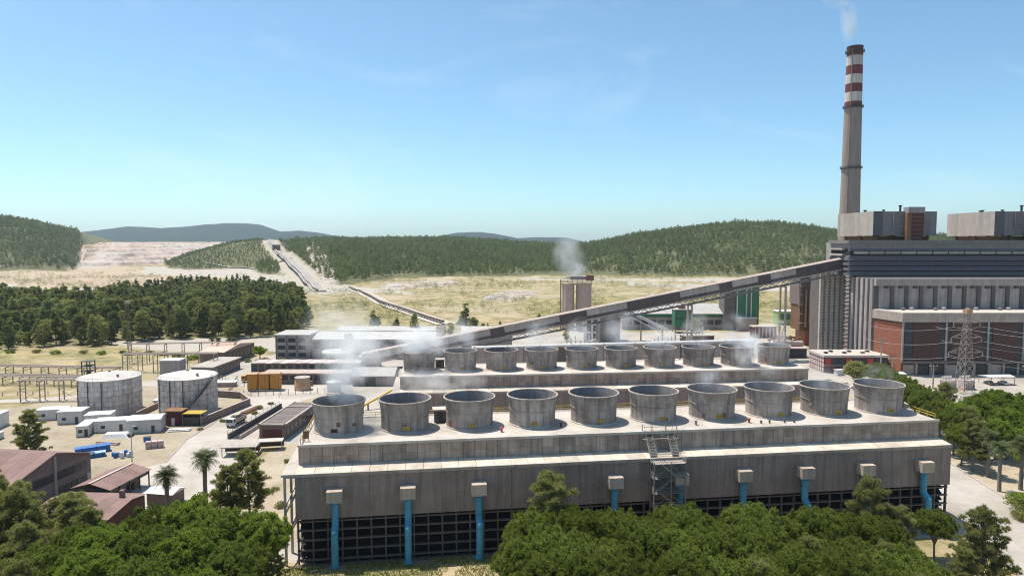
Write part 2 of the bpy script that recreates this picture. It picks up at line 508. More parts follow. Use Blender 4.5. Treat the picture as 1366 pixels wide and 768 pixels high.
def hills(X, Y):
    """returns z and a dict of where each hill stands"""
    Ys = np.maximum(Y, 60.0)
    b = 683 + 913 * X / Ys
    out = {}

    def one(tab, yr, yb, back, pw=1.35, trees=0.0):
        zr = np.maximum(CAM_H - trees + (322 - crest(tab, b)) / 913 * yr, 0)
        s = (Ys - yb) / (yr - yb)
        up = 1 - (1 - np.clip(s, 0, 1)) ** pw
        up = up * sstep(0, 0.10, s) ** 0.3
        dn = np.clip(1 - (Ys - yr) / back, 0, 1)
        dn = dn * dn * (3 - 2 * dn)
        return np.where(s <= 0, 0, np.where(s < 1, zr * up, zr * dn)), s
    zl, sl = one(HILL_LEFT, crest(LEFT_CREST, b), crest(LEFT_FOOT, b), 1500., trees=9.)
    zp, sp = one(HILL_PIT, crest(PIT_CREST, b), crest(PIT_FOOT, b), 1500., 1.1)
    lev = 9.0
    q = (zp + fbm(X / 70., Y / 70., 171) * 9.0) / lev
    fl = np.floor(q)
    zp_t = (fl + sstep(0.72, 1.0, q - fl)) * lev
    zp = np.where(zp > 1, zp * 0.15 + zp_t * 0.85, zp)
    zs, ss = one(HILL_SMALL, 1700., 1335., 900., trees=4.)
    zm, sm = one(HILL_MAIN, crest(MAIN_CREST, b), crest(MAIN_FOOT, b), 1400., 1.25, 9.)
    zf, sf = one(MOUNT, 6600., 4300., 2500., 1.2)
    n = fbm(X / 160., Y / 160., 3) * 26 + fbm(X / 38., Y / 38., 9) * 7
    hz = np.maximum.reduce([zl, zs, zm])
    z = hz + n * sstep(6, 50, hz) * 0.45
    z = np.maximum(z, zp)
    zf = zf + fbm(X / 500., Y / 500., 5) * 60 * sstep(20, 120, zf) * 0.6
    z = np.maximum(z, zf)
    out.update(left=zl, pit=zp, small=zs, main=zm, far=zf, sl=sl, sp=sp, ss=ss, sm=sm, b=b)
    return z, out


def terrain(X, Y):
    X, Y = np.asarray(X, float), np.asarray(Y, float)
    z, o = hills(X, Y)
    und = fbm(X / 90., Y / 90., 21) * 6.0 * sstep(430, 620, Y) * (1 - sstep(20, 60, z))
    # slope of the open field towards the wood on the right
    z = z + und
    # tip of pale spoil between the wood and the quarry, a low flat-topped mound
    return z


def in_poly(px, py, poly):
    """even-odd test, vectorised"""
    c = np.zeros(np.shape(px), bool)
    n = len(poly)
    for i in range(n):
        x0, y0 = poly[i]
        x1, y1 = poly[(i + 1) % n]
        if y0 == y1:
            continue
        cond = ((y0 > py) != (y1 > py)) & (px < (x1 - x0) * (py - y0) / (y1 - y0) + x0)
        c ^= cond
    return c


def land(b, Y, polys, soft=None):
    """land-cover outlines are listed as (bearing, 51128/Y): that keeps far strips easy to write down"""
    w = 322 + 51128.0 / np.maximum(Y, 60)
    m = np.zeros(np.shape(b), float)
    for p in polys:
        m = np.maximum(m, in_poly(b, w, p).astype(float))
    return m


C_PALE = [  # bare pale ground, spoil, cleared strips
    [(190, 355), (380, 354), (392, 360), (395, 374), (372, 384), (340, 380), (300, 372), (190, 366)],
    [(60, 352), (140, 352), (140, 358), (40, 359)],
    [(410, 376), (470, 381), (560, 393), (470, 390), (418, 395)],
    [(-50, 380), (20, 378), (20, 392), (-50, 394)], [(80, 384), (140, 386), (150, 396), (110, 397)],
    [(130, 457), (240, 452), (330, 450), (420, 452), (418, 472), (330, 468), (250, 470), (180, 466)],
    [(840, 377), (920, 378), (1000, 381), (1000, 384), (900, 382), (830, 380)], [(980, 385), (1075, 383), (1075, 387), (985, 389)],
    [(690, 370), (780, 373), (900, 372), (1080, 371), (1080, 374), (780, 376), (690, 373)],
]
C_ROCK = [[(505, 383), (530, 377), (575, 374), (612, 377), (600, 383), (560, 387), (520, 388)],
          [(640, 400), (660, 393), (690, 389), (716, 391), (706, 398), (665, 402)], [(398, 346), (412, 343), (440, 368), (452, 384), (436, 390), (418, 372)]]
C_RED = [[(-60, 358), (90, 358), (160, 356), (210, 362), (250, 372), (200, 388), (100, 384), (-60, 380)]]
C_GREEN = [[(400, 402), (470, 398), (560, 412), (600, 428), (600, 440), (400, 440)],
           [(700, 400), (900, 392), (1100, 395), (1100, 430), (700, 440)], [(-60, 470), (200, 468), (200, 480), (-60, 484)]]


def build_ground():
    ys = list(np.arange(-60, 440, 4.0))
    y = 440.0
    while y < 11000:
        ys.append(y)
        y *= 1.0125 if y < 3000 else 1.03
    ys = np.array(ys)
    ncol = 430
    t = np.linspace(-1.15, 1.15, ncol)
    YY, TT = np.meshgrid(ys, t, indexing='ij')
    XX = TT * (np.maximum(YY, 0) + 160)
    ZZ = terrain(XX, YY)
    # the nearest grass bank in front of the cooling tower stands a little proud
    ZZ = ZZ + 0.8 * sstep(100, 108, YY) * (1 - sstep(111.5, 114, YY - 0.138 * (XX + 37))) * sstep(-60, -45, XX) * (1 - sstep(60, 75, XX))
    z, o = hills(XX, YY)
    b = o['b']
    wob = fbm(XX / 60., YY / 60., 31) * 14
    wb = b + wob * 0.8
    wY = YY * (1 + fbm(XX / 80., YY / 80., 41) * 0.04)
    rock = np.maximum(land(wb, wY, C_ROCK) * (0.45 + 0.9 * np.clip(fbm(XX / 12., YY / 12., 51) + .4, 0, 1)), 0)
    pitm = ((o['pit'] > np.maximum.reduce([o['left'], o['small'], o['main']]) + .3) & (o['pit'] > 1) & (YY < 3600)).astype(float)
    rock = np.maximum(rock, pitm)
    floor = ((np.maximum.reduce([o['left'], o['small'], o['main']]) > 1.5) & (pitm < 0.5)).astype(float)
    floor = np.maximum(floor, (o['far'] > 8) * 1.0 * (YY > 3600))
    cor = corridor(XX, YY)
    floor = floor * (1 - cor)
    floor = np.maximum(floor, land(wb, YY, [[(-200, 400), (60, 404), (240, 392), (330, 394), (400, 398), (402, 440), (380, 452), (250, 452), (120, 462), (-200, 468)]]) * 0.75)
    onhill = (np.maximum.reduce([o['left'], o['small'], o['main'], o['pit']]) > 1.5)
    pale = np.maximum(land(wb, wY, C_PALE) * ~onhill, cor * 0.85)
    red = np.maximum(land(wb, wY, C_RED) * ~onhill, pitm * np.clip(0.25 + 2.4 * fbm(XX / 150., YY / 40., 61), 0, 1))
    green = land(wb, wY, C_GREEN)
    n = len(ys)
    verts = np.stack([XX, YY, ZZ], -1).reshape(-1, 3)
    idx = np.arange(n * ncol).reshape(n, ncol)
    quads = np.stack([idx[:-1, :-1], idx[:-1, 1:], idx[1:, 1:], idx[1:, :-1]], -1).reshape(-1, 4)
    me = bpy.data.meshes.new('ground')
    me.from_pydata(verts.tolist(), [], quads.tolist())
    for nm, chans in (('cover', (rock, floor, pale)), ('cover_b', (red, green, ((o['far'] > 5) & (YY > 3000)) * 1.0))):
        a = me.color_attributes.new(nm, 'FLOAT_COLOR', 'POINT')
        arr = np.ones((n * ncol, 4), np.float32)
        for k, c in enumerate(chans):
            arr[:, k] = np.asarray(c).reshape(-1)
        a.data.foreach_set('color', arr.reshape(-1))
    me.shade_smooth()
    m, nt, out = newmat('dry_ground')
    p = nd(nt, 'ShaderNodeBsdfPrincipled')
    p.inputs['Roughness'].default_value = 0.95
    p.inputs['Specular IOR Level'].default_value = 0.1
    geo = nd(nt, 'ShaderNodeNewGeometry')
    pos = geo.outputs['Position']
    A = nd(nt, 'ShaderNodeAttribute', attribute_name='cover')
    Bn = nd(nt, 'ShaderNodeAttribute', attribute_name='cover_b')
    sa, sb = nd(nt, 'ShaderNodeSeparateColor'), nd(nt, 'ShaderNodeSeparateColor')
    lk(nt, A.outputs['Color'], sa.inputs[0])
    lk(nt, Bn.outputs['Color'], sb.inputs[0])
    big = noise(nt, pos, 0.012, 5, 0.65)
    mid = noise(nt, pos, 0.07, 5, 0.7)
    fine = noise(nt, pos, 0.9, 4, 0.7)
    grass = mixc(nt, ramp(nt, mid, 0.40, 0.60), (0.40, 0.31, 0.185), (0.20, 0.175, 0.08))
    grass = mixc(nt, ramp(nt, big, 0.48, 0.68), grass, (0.42, 0.345, 0.24))
    gre = mixc(nt, ramp(nt, mid, 0.40, 0.58), (0.175, 0.16, 0.068), (0.36, 0.285, 0.15))
    c = mixc(nt, sb.outputs[1], grass, gre)
    c = mixc(nt, sa.outputs[1], c, mixc(nt, mid, (0.07, 0.082, 0.034), (0.19, 0.17, 0.09)))
    c = mixc(nt, math_(nt, 'MULTIPLY', sb.outputs[0], 0.75), c, mixc(nt, mid, (0.36, 0.235, 0.16), (0.52, 0.43, 0.34)))
    rk = mixc(nt, ramp(nt, fine, 0.35, 0.7), (0.36, 0.31, 0.275), (0.60, 0.55, 0.50))
    sn = nd(nt, 'ShaderNodeSeparateXYZ')
    lk(nt, geo.outputs['Normal'], sn.inputs[0])
    steep = ramp(nt, sn.outputs[2], 0.992, 0.95)
    bandv = noise(nt, vscale(nt, pos, (0.004, 0.004, 0.16)), 1.0, 4, 0.7)
    rk = mixc(nt, ramp(nt, bandv, .42, .62), rk, (0.46, 0.33, 0.26))
    rk = mixc(nt, ramp(nt, noise(nt, pos, 0.045, 5, 0.75), .50, .64), rk, (0.24, 0.20, 0.16))
    rk = mixc(nt, math_(nt, 'MULTIPLY', steep, 0.9), rk, (0.20, 0.145, 0.115))
    c = mixc(nt, sa.outputs[0], c, rk)
    c = mixc(nt, math_(nt, 'MULTIPLY', sa.outputs[2], 0.9), c, mixc(nt, mid, (0.33, 0.285, 0.235), (0.48, 0.435, 0.38)))
    c = mixc(nt, sb.outputs[2], c, (0.022, 0.036, 0.03))
    c = mixc(nt, 0.35, c, mixc(nt, fine, (0.2, 0.2, 0.2), (0.85, 0.85, 0.85)), 'OVERLAY')
    lk(nt, c, p.inputs['Base Color'])
    bn = nd(nt, 'ShaderNodeBump')
    bn.inputs['Strength'].default_value = 0.6
    bn.inputs['Distance'].default_value = 0.4
    lk(nt, fine, bn.inputs['Height'])
    lk(nt, bn.outputs[0], p.inputs['Normal'])
    lk(nt, p.outputs[0], out.inputs['Surface'])
    me.materials.append(m)
    g = link('ground', me)
    struct(g)
    return g


# line of the overland conveyor: down the hill flank, then across the field to the plant
HILLRUN = [(-690, 1960), (-568, 1612), (-526, 1524), (-480, 1428), (-415, 1268), (-363, 1138), (-315, 1016), (-280, 930), (-251, 858), (-212, 752)]
FIELDRUN = [(-192, 815), (-150, 705), (-112, 608), (-64, 500), (-44, 458)]


def seg_dist(X, Y, pts):
    d = np.full(np.shape(X), 1e9)
    for (x0, y0), (x1, y1) in zip(pts[:-1], pts[1:]):
        L2 = (x1 - x0) ** 2 + (y1 - y0) ** 2
        t = np.clip(((X - x0) * (x1 - x0) + (Y - y0) * (y1 - y0)) / L2, 0, 1)
        d = np.minimum(d, np.hypot(X - x0 - t * (x1 - x0), Y - y0 - t * (y1 - y0)))
    return d


def corridor(X, Y):
    d = seg_dist(np.asarray(X, float), np.asarray(Y, float), HILLRUN)
    w = 22 + 10 * fbm(np.asarray(X) / 30., np.asarray(Y) / 30., 77)
    return 1 - sstep(w * 0.7, w * 1.1, d)


build_ground()


def zt(x, y):
    return float(terrain(np.array([x]), np.array([y]))[0])


def sheet(name, pts, mat, z=0.02, sub=None):
    o = MB().poly([(x, y, z) for x, y in pts]).build(name, mat)
    return struct(o)


def strip(name, pts, w, mat, lift, n=40):
    """a path laid over the terrain"""
    P = []
    for (x0, y0), (x1, y1) in zip(pts[:-1], pts[1:]):
        for k in range(n):
            t = k / n
            P.append((x0 + (x1 - x0) * t, y0 + (y1 - y0) * t))
    P.append(pts[-1])
    mb = MB()
    vs_ = []
    for i, (x, y) in enumerate(P):
        a, b = P[max(0, i - 1)], P[min(len(P) - 1, i + 1)]
        dx, dy = b[0] - a[0], b[1] - a[1]
        L = math.hypot(dx, dy)
        nx, ny = -dy / L, dx / L
        zz = max(zt(x, y), zt(x + nx * w / 2, y + ny * w / 2), zt(x - nx * w / 2, y - ny * w / 2)) + lift
        vs_ += [(x + nx * w / 2, y + ny * w / 2, zz), (x - nx * w / 2, y - ny * w / 2, zz)]
    mb.add(vs_, [(2 * i, 2 * i + 1, 2 * i + 3, 2 * i + 2) for i in range(len(P) - 1)])
    return struct(mb.build(name, mat)), P


# ---- plant yards and roads
sheet('plant_yard', [(-60, 136), (-46, 112), (95, 128), (175, 150), (260, 160), (280, 320), (150, 345), (150, 420), (-10, 420), (-60, 345), (-115, 345), (-150, 262), (-66, 240)], 'road', 0.012)
sheet('tank_yard', [(-175, 180), (-150, 164), (-92, 150), (-82, 165), (-92, 196), (-92, 236), (-104, 262), (-150, 262), (-168, 228), (-215, 212)], 'dirt', 0.016)
sheet('service_road', [(-78, 128), (-62, 150), (-68, 176), (-75, 200), (-74, 236), (-62, 262), (-95, 262), (-96, 240), (-92, 210), (-92, 190), (-88, 170), (-98, 158), (-100, 128)], 'road', 0.024)
sheet('apron', [(-75, 196), (-74, 232), (-58, 236), (-48, 200), (-62, 186)], 'gravel', 0.020)
sheet('dry_verge', [(-68, 150), (-64, 186), (-44, 190), (-38, 126), (-58, 122)], 'dirt', 0.028)
sheet('side_road', [(84, 108), (98, 108), (107, 140), (111, 172), (118, 215), (124, 262), (110, 262), (104, 215), (98, 172), (94, 140)], 'road', 0.024)
sheet('east_verge', [(99, 108), (130, 108), (175, 150), (185, 205), (128, 225), (119, 214), (112, 172), (108, 140)], 'dirt', 0.018)
sheet('field_track', [(-230, 226), (-165, 236), (-146, 248), (-146, 252), (-170, 241), (-232, 232)], 'conc_pale', 0.022)
strip('haul_road', HILLRUN, 15, 'gravel', 0.9, 20)
strip('haul_track', FIELDRUN, 15, 'conc_pale', 0.5)
strip('dirt_track', [(-640, 1420), (-560, 1360), (-470, 1345), (-415, 1290)], 7, 'conc_pale', 0.6)


# ------------------------------------------------------------------ cooling towers
FAN_BLADE = None


def cooling_tower(label, loc, rz, L, sp, first, ncell, pipes, panel_w=2.06):
    t = thing('cooling_tower', label, 'cooling tower', loc, rz, 'cooling towers of the plant')
    D = 18.0
    # body: deck 20.5, fascia 17.1, ledge 16.6, wall to 8.6, open louvre below
    MB().box(0, 0.0, 20.1, L, D, 20.5).build('deck', 'deck', t)
    kerb = MB()
    kerb.box(-0.12, -0.18, 20.2, L + 0.12, 0.12, 20.62).box(-0.12, D - 0.12, 20.2, L + 0.12, D + 0.18, 20.62)
    kerb.build('deck_kerb', 'deck', t)
    MB().box(0.25, 0.25, 17.0, L - 0.25, D - 0.25, 20.1).build('fascia_core', 'conc_dark', t)
    # fascia panels in two rows, joints recessed
    n = int(round(L / panel_w))
    w = L / n
    p_hi = MB().box(0.03, 0, 0.015, w - 0.03, 0.22, 1.62).mesh('panel', 'wall_upper')
    p_lo = MB().box(0.03, 0, 0.03, w - 0.03, 0.22, 1.44).mesh('panel', 'wall_upper')
    for i in range(n):
        link('wall_panel', p_hi, t, (i * w, 0.03 + random.uniform(-.015, .015), 18.47))
        link('wall_panel', p_lo, t, (i * w, 0.02 + random.uniform(-.015, .015), 17.02))
    for side, x in (('end', 0.0), ('end', L)):
        m = MB()
        for k in range(9):
            m.box(x - 0.02 if x == 0 else x - 0.2, k * 2 + 0.05, 17.05, x + 0.2 if x == 0 else x + 0.02, k * 2 + 1.95, 20.08)
        m.build('end_fascia', 'wall_upper', t)
    MB().box(0, D - 0.24, 17.0, L, D - 0.02, 20.1).build('rear_fascia', 'wall_upper', t)
    # sloping ledge slabs front and back
    ns = int(round(L / 3.1))
    ws = L / ns
    slab = MB().extr_x([(-3.6, 16.25), (0.2, 16.85), (0.2, 17.05), (-3.6, 16.6)], 0.03, ws - 0.03).mesh('slab', 'ledge')
    for i in range(ns):
        link('ledge_slab', slab, t, (i * ws, 0, random.uniform(-.012, .012)))
    MB().extr_x([(D - 0.2, 16.85), (D + 3.6, 16.25), (D + 3.6, 16.6), (D - 0.2, 17.05)], 0, L).build('rear_ledge', 'ledge', t)
    MB().box(-0.1, -3.72, 16.05, L + 0.1, -3.5, 16.58).build('ledge_edge_beam', 'conc', t)
    # lower wall bays
    nb = ncell * 2
    wb = L / nb
    bay = MB().extr_x([(-3.45, 8.6), (-3.1, 8.6), (-3.1, 16.3), (-3.45, 16.3)], 0.02, wb - 0.02).mesh('bay', 'wall_lower')
    for i in range(nb):
        link('wall_bay', bay, t, (i * wb, 0, 0))
    MB().box(0.02, -3.2, 8.7, L - 0.02, D + 3.2, 16.2).build('plenum', 'conc_dark', t)
    endw = MB()
    for x in (-0.12, L - 0.1):
        endw.prism([(x, -3.4), (x + 0.22, -3.4), (x + 0.22, D + 3.4), (x, D + 3.4)], 8.6, 16.3)
    endw.build('end_wall', 'wall_lower', t)
    MB().box(0, D + 3.1, 8.6, L, D + 3.45, 16.3).build('rear_wall', 'wall_lower', t)
    # air inlet: dark fill set back, concrete frame in front
    MB().box(0.4, -0.6, 0.2, L - 0.4, D + 0.6, 8.7).build('fill_pack', 'void', t)
    for k, zz in enumerate((1.2, 2.9, 4.7, 6.4, 8.0)):
        MB().box(0, -3.05, zz - 0.13, L, -2.55, zz + 0.11).build('louvre_rail', 'louvre_rail', t)
    post = MB().box(-0.13, -2.95, 0.0, 0.13, -2.5, 8.6).mesh('post', 'louvre_rail')
    npst = int(round(L / 2.45))
    for i in range(npst + 1):
        link('louvre_post', post, t, (0.2 + i * (L - 0.4) / npst, 0, 0))
    lou = MB()
    for k in range(7):
        z0 = 0.5 + k * 1.15
        lou.add([(0.4, -2.3, z0), (L - 0.4, -2.3, z0), (L - 0.4, -1.2, z0 + 0.8), (0.4, -1.2, z0 + 0.8)], [(0, 1, 2, 3)])
    lou.build('louvre_blades', 'void', t)
    MB().box(-0.4, -3.6, -1.0, L + 0.4, -3.2, 0.55).box(-0.4, D + 3.2, -1.0, L + 0.4, D + 3.6, 0.55).build('basin_wall', 'conc_dark', t)
    # raking struts on the left end
    st = MB()
    for yy in (-2.8, 3, 9, 15, 20):
        st.bar((-1.9, yy, 0), (-1.9, yy, 16.2), 0.4, 0.4)
        st.bar((-1.9, yy, 15.9), (0.0, yy, 15.9), 0.35, 0.35)
        st.bar((-1.9, yy, 9.5), (-0.1, yy, 12.8), 0.3, 0.3)
        st.bar((-1.9, yy, 5.0), (0.2, yy, 8.5), 0.3, 0.3)
    st.bar((-1.9, -3, 11.0), (-1.9, 20.5, 11.0), 0.3, 0.35)
    st.bar((-1.9, -3, 5.4), (-1.9, 20.5, 5.4), 0.3, 0.35)
    st.box(-2.4, -3.4, 16.1, 0.0, 20.8, 16.5)
    st.build('end_frame', 'conc_pale', t)
    # fan stacks
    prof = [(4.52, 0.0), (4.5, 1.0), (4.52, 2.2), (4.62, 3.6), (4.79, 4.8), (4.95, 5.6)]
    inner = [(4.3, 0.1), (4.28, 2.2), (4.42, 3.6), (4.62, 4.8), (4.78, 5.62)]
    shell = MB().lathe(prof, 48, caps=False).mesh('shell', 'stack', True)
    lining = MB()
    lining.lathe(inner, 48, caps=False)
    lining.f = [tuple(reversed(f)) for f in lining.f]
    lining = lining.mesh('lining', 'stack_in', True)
    rim = MB().lathe([(4.96, 5.46), (5.06, 5.5), (5.06, 5.64), (5.02, 5.69), (4.82, 5.69), (4.76, 5.6)], 48, caps=False).mesh('rim', 'conc', True)
    hub = MB().lathe([(0.7, 1.4), (0.7, 1.9), (0.3, 2.1)], 16)
    for k in range(8):
        a = k * math.pi / 4
        ca, sa_ = math.cos(a), math.sin(a)
        hub.add([(0.6 * ca - .28 * sa_, 0.6 * sa_ + .28 * ca, 1.62), (0.6 * ca + .28 * sa_, 0.6 * sa_ - .28 * ca, 1.8),
                 (4.1 * ca + .4 * sa_, 4.1 * sa_ - .4 * ca, 1.76), (4.1 * ca - .4 * sa_, 4.1 * sa_ + .4 * ca, 1.62)], [(0, 1, 2, 3)])
    hub.lathe([(4.3, 0.9), (4.3, 0.95)], 24)
    fan = hub.mesh('fan', 'darksteel')
    band = MB().lathe([(4.60, 2.92), (4.66, 2.95), (4.66, 3.06), (4.62, 3.10)], 48, caps=False).mesh('band', 'stack', True)
    foot = MB().lathe([(4.75, 0.0), (4.75, 0.22), (4.56, 0.26)], 48, caps=False).mesh('foot', 'deck', True)
    plate = MB().box(-0.65, -0.05, -0.34, 0.65, 0.0, 0.34).mesh('plate', 'yellow')
    plate_r = MB().box(-0.6, -0.05, -0.34, 0.6, 0.0, 0.34).mesh('plate', 'brickred')
    mark = MB()
    for dx in (-0.32, 0.22):
        mark.box(dx - 0.17, -0.075, -0.2, dx + 0.17, -0.055, -0.12).box(dx - 0.17, -0.075, 0.13, dx + 0.17, -0.055, 0.21)
        mark.box(dx + 0.09, -0.075, -0.12, dx + 0.17, -0.055, 0.13)
    mark = mark.mesh('mark', 'maroon')
    for i in range(ncell):
        s = link('fan_stack', shell, t, (first + i * sp, 9.6, 20.5), random.uniform(0, 6.28))
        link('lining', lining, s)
        link('rim', rim, s)
        link('fan', fan, s)
        link('band', band, s)
        link('foot', foot, s)
        lad = MB()
        for dx in (-.22, .22):
            lad.bar((dx, -4.62, .1), (dx, -4.66, 3.0), .06).bar((dx, -4.66, 3.0), (dx, -5.08, 5.7), .06)
        for kk in range(13):
            lad.bar((-.22, -4.64 - max(0, kk - 6) * .062, .4 + kk * .42), (.22, -4.64 - max(0, kk - 6) * .062, .4 + kk * .42), .045)
        lo = link('ladder', lad.mesh('ladder', 'steel'), s)
        lo.rotation_euler = (0, 0, -s.rotation_euler[2] + random.uniform(-1.1, 1.1))
        for kk in range(random.randint(1, 3)):
            wq, hq = random.uniform(.4, .9), random.uniform(.4, .9)
            pa = MB()
            vs_ = []
            for zz_ in (0, hq):
                for q_ in range(4):
                    an = (q_ / 3 - .5) * wq / 4.6
                    vs_.append((4.60 * math.sin(an), -4.60 * math.cos(an), zz_))
            pa.add(vs_, [(q_, q_ + 1, q_ + 5, q_ + 4) for q_ in range(3)])
            po = link('repair_patch', pa.mesh('patch', random.choice(['conc', 'conc_dark', 'rust', 'conc_pale'])), s)
            po.location = (0, 0, random.uniform(.5, 2.0))
            po.rotation_euler = (0, 0, -s.rotation_euler[2] + random.uniform(-1.3, 1.3))
        # plate faces the front: undo the stack's own turn
        ang = -s.rotation_euler[2]
        p = link('number_plate', plate_r if i == 0 else plate, s)
        d = Vector((0.30, -4.58, 0)) if i % 3 else Vector((-0.35, -4.58, 0))
        p.location = Matrix.Rotation(ang, 3, 'Z') @ d + Vector((0, 0, 0.95))
        p.rotation_euler = (0, 0, ang)
        p2 = link('plate_mark', mark, s)
        p2.location, p2.rotation_euler = p.location, p.rotation_euler
    # inlet risers: concrete box high on the wall, blue pipe stepping out to the ground
    if pipes:
        bx = MB().box(-1.3, -5.5, 11.9, 1.3, -3.46, 13.9).mesh('box', 'boxconc')
        pm = MB()
        pm.tube((0, -4.3, 11.95), (0, -4.3, 7.6), 0.62, None, 16)
        pm.tube((0, -4.3, 7.75), (0, -5.75, 6.75), 0.62, None, 16)
        pm.tube((0, -5.7, 6.95), (0, -5.7, 0.2), 0.62, None, 16)
        pm = pm.mesh('pipe', 'pipe', True)
        fl = MB().lathe([(0.78, 11.2), (0.78, 11.5)], 16, 0, -4.3).lathe([(0.85, 0.9), (0.85, 1.2)], 16, 0, -5.7).lathe([(0.95, 0.0), (0.95, 0.35)], 16, 0, -5.7).mesh('flange', 'pipe')
        cap = MB().lathe([(0.63, 6.6), (0.63, 7.05), (0.5, 7.3), (0.25, 7.42)], 16, 0, -5.7).mesh('cap', 'pipe', True)
        for x in pipes:
            q = link('inlet_pipe', pm, t, (x, 0, 0))
            link('distribution_box', bx, q)
            link('flange', fl, q)
            link('pipe_cap', cap, q)
    return t


ct1 = cooling_tower('nearest long concrete cooling tower with ten fan stacks and blue inlet pipes', (-37.3, 117.0, 0), R(7.95), 123.6, 12.38, 5.9, 10,
                    [6.6 + i * 12.3 for i in range(10)])
ct2 = cooling_tower('second concrete cooling tower with ten fan stacks behind the nearest one', (-31.1, 187.5, -2.0), R(6.0), 119.5, 12.05, 5.0, 10, [])


def ct(u, v, z, rot=R(7.95), org=(-37.3, 117.0)):
    return (org[0] + u * math.cos(rot) - v * math.sin(rot), org[1] + u * math.sin(rot) + v * math.cos(rot), z)


# ---- railings on the deck ends
def railing(name, pts, mat, label, cat='railing', h=1.1, step=2.0, r=0.045, group=None):
    t = thing(name, label, cat, pts[0], 0, group)
    o = Vector(pts[0])
    post = MB().tube((0, 0, 0), (0, 0, h), r, None, 6).mesh('post', mat)
    rails = [MB(), MB()]
    for a, b in zip(pts[:-1], pts[1:]):
        a, b = Vector(a) - o, Vector(b) - o
        n = max(1, int((b - a).length / step))
        for i in range(n + 1):
            link('post', post, t, a + (b - a) * (i / n))
        rails[0].tube(a + Vector((0, 0, h)), b + Vector((0, 0, h)), r, None, 6)
        rails[1].tube(a + Vector((0, 0, h * .55)), b + Vector((0, 0, h * .55)), r, None, 6)
    for m in rails:
        m.build('rail', mat, t)
    return t


railing('deck_railing', [ct(123.2, 17.5, 20.5), ct(123.3, 0.6, 20.5)], 'yellow', 'yellow handrail along the right end of the nearest tower deck', r=0.07)
railing('deck_railing', [ct(0.3, 0.6, 20.5), ct(0.3, 17.5, 20.5)], 'yellow', 'yellow and grey handrail at the left end of the nearest tower deck', r=0.06)
railing('deck_railing', [ct(8, 17.6, 20.5), ct(116, 17.6, 20.5)], 'yellow', 'low yellow handrail along the back edge of the nearest tower deck', step=4.0, r=0.05)


# ---- steel stair tower on the front of the near tower
def stair_tower():
    u0, v0 = 62.6, -5.9
    t = thing('stair_tower', 'open steel stair tower climbing the front of the nearest cooling tower', 'stairs', ct(u0, v0, 0), R(7.95))
    W, Dp, H = 5.9, 2.1, 16.4
    posts = [(x, y) for x in (0, 3.2, W) for y in (0, Dp)]
    pm = MB().bar((0, 0, 0), (0, 0, H), 0.16).mesh('post', 'steel')
    for x, y in posts:
        link('post', pm, t, (x, y, 0))
    lv = [2.7, 5.4, 8.1, 10.8, 13.5, 16.2]
    for i, z in enumerate(lv):
        w = MB().box(-0.1, -0.1, z - 0.08, 1.2, Dp + 0.1, z)
        w.box(W - 1.2, -0.1, z - 0.08, W + 0.1, Dp + 0.1, z)
        if i in (3, 5):
            w.box(1.2, -0.1, z - 0.08, W - 1.2, Dp + 0.1, z)
        w.build('landing', 'steel', t)
        g = MB()
        for y in (-0.1, Dp + 0.1):
            for hh in (0.35, .7, 1.05):
                g.bar((-0.1, y, z + hh), (W + 0.1, y, z + hh), 0.06)
        for x in (-0.1, W + 0.1):
            for hh in (0.35, .7, 1.05):
                g.bar((x, -0.1, z + hh), (x, Dp + 0.1, z + hh), 0.06)
        g.build('guard_rail', 'steel', t)
        z0 = z - 2.7
        a, b = ((1.2, z0), (W - 1.2, z)) if i % 2 == 0 else ((W - 1.2, z0), (1.2, z))
        f = MB()
        y = 0.5 if i % 2 else 1.5
        f.bar((a[0], y - .4, a[1]), (b[0], y - .4, b[1]), 0.08, 0.28).bar((a[0], y + .4, a[1]), (b[0], y + .4, b[1]), 0.08, 0.28)
        f.bar((a[0], y - .45, a[1] + 1), (b[0], y - .45, b[1] + 1), 0.06).bar((a[0], y + .45, a[1] + 1), (b[0], y + .45, b[1] + 1), 0.06)
        f.build('flight', 'steel', t)
        tr = MB()
        for k in range(13):
            s = (k + .5) / 13
            cx, cz = a[0] + (b[0] - a[0]) * s, a[1] + (b[1] - a[1]) * s
            tr.box(cx - .14, y - .38, cz - .02, cx + .14, y + .38, cz + .02)
        tr.build('treads', 'steel', t)
        c = MB()
        c.bar((0, -0.05, z0), (3.2, -0.05, z), 0.07).bar((W, -0.05, z0), (3.2, -0.05, z), 0.07)
        c.build('cross_brace', 'steel', t)
    # upper flight over the ledge to the deck
    u = MB()
    for x in (0.2, 1.4, 4.4, 5.6):
        u.bar((x, Dp, 16.2), (x, Dp + 4.4, 20.6), 0.1, 0.26)
        u.bar((x, Dp, 17.2), (x, Dp + 4.4, 21.6), 0.06)
    for k in range(20):
        s = (k + .5) / 20
        u.box(0.2, Dp + 4.4 * s - .13, 16.2 + 4.4 * s - .03, 1.4, Dp + 4.4 * s + .13, 16.2 + 4.4 * s)
        u.box(4.4, Dp + 4.4 * s - .13, 16.2 + 4.4 * s - .03, 5.6, Dp + 4.4 * s + .13, 16.2 + 4.4 * s)
    u.build('upper_flight', 'steel', t)
    top = MB()
    for x in (-0.3, 1.6, 4.2, 6.4):
        top.bar((x, Dp + 3.9, 16.9), (x, Dp + 3.9, 21.9), 0.12)
    top.box(-0.4, Dp + 3.0, 19.2, 6.5, Dp + 4.1, 19.3)
    for hh in (20.3, 20.9, 21.6):
        top.bar((-0.3, Dp + 3.0, hh), (6.4, Dp + 3.0, hh), 0.06)
    top.build('top_platform', 'steel', t)
    return t


stair_tower()


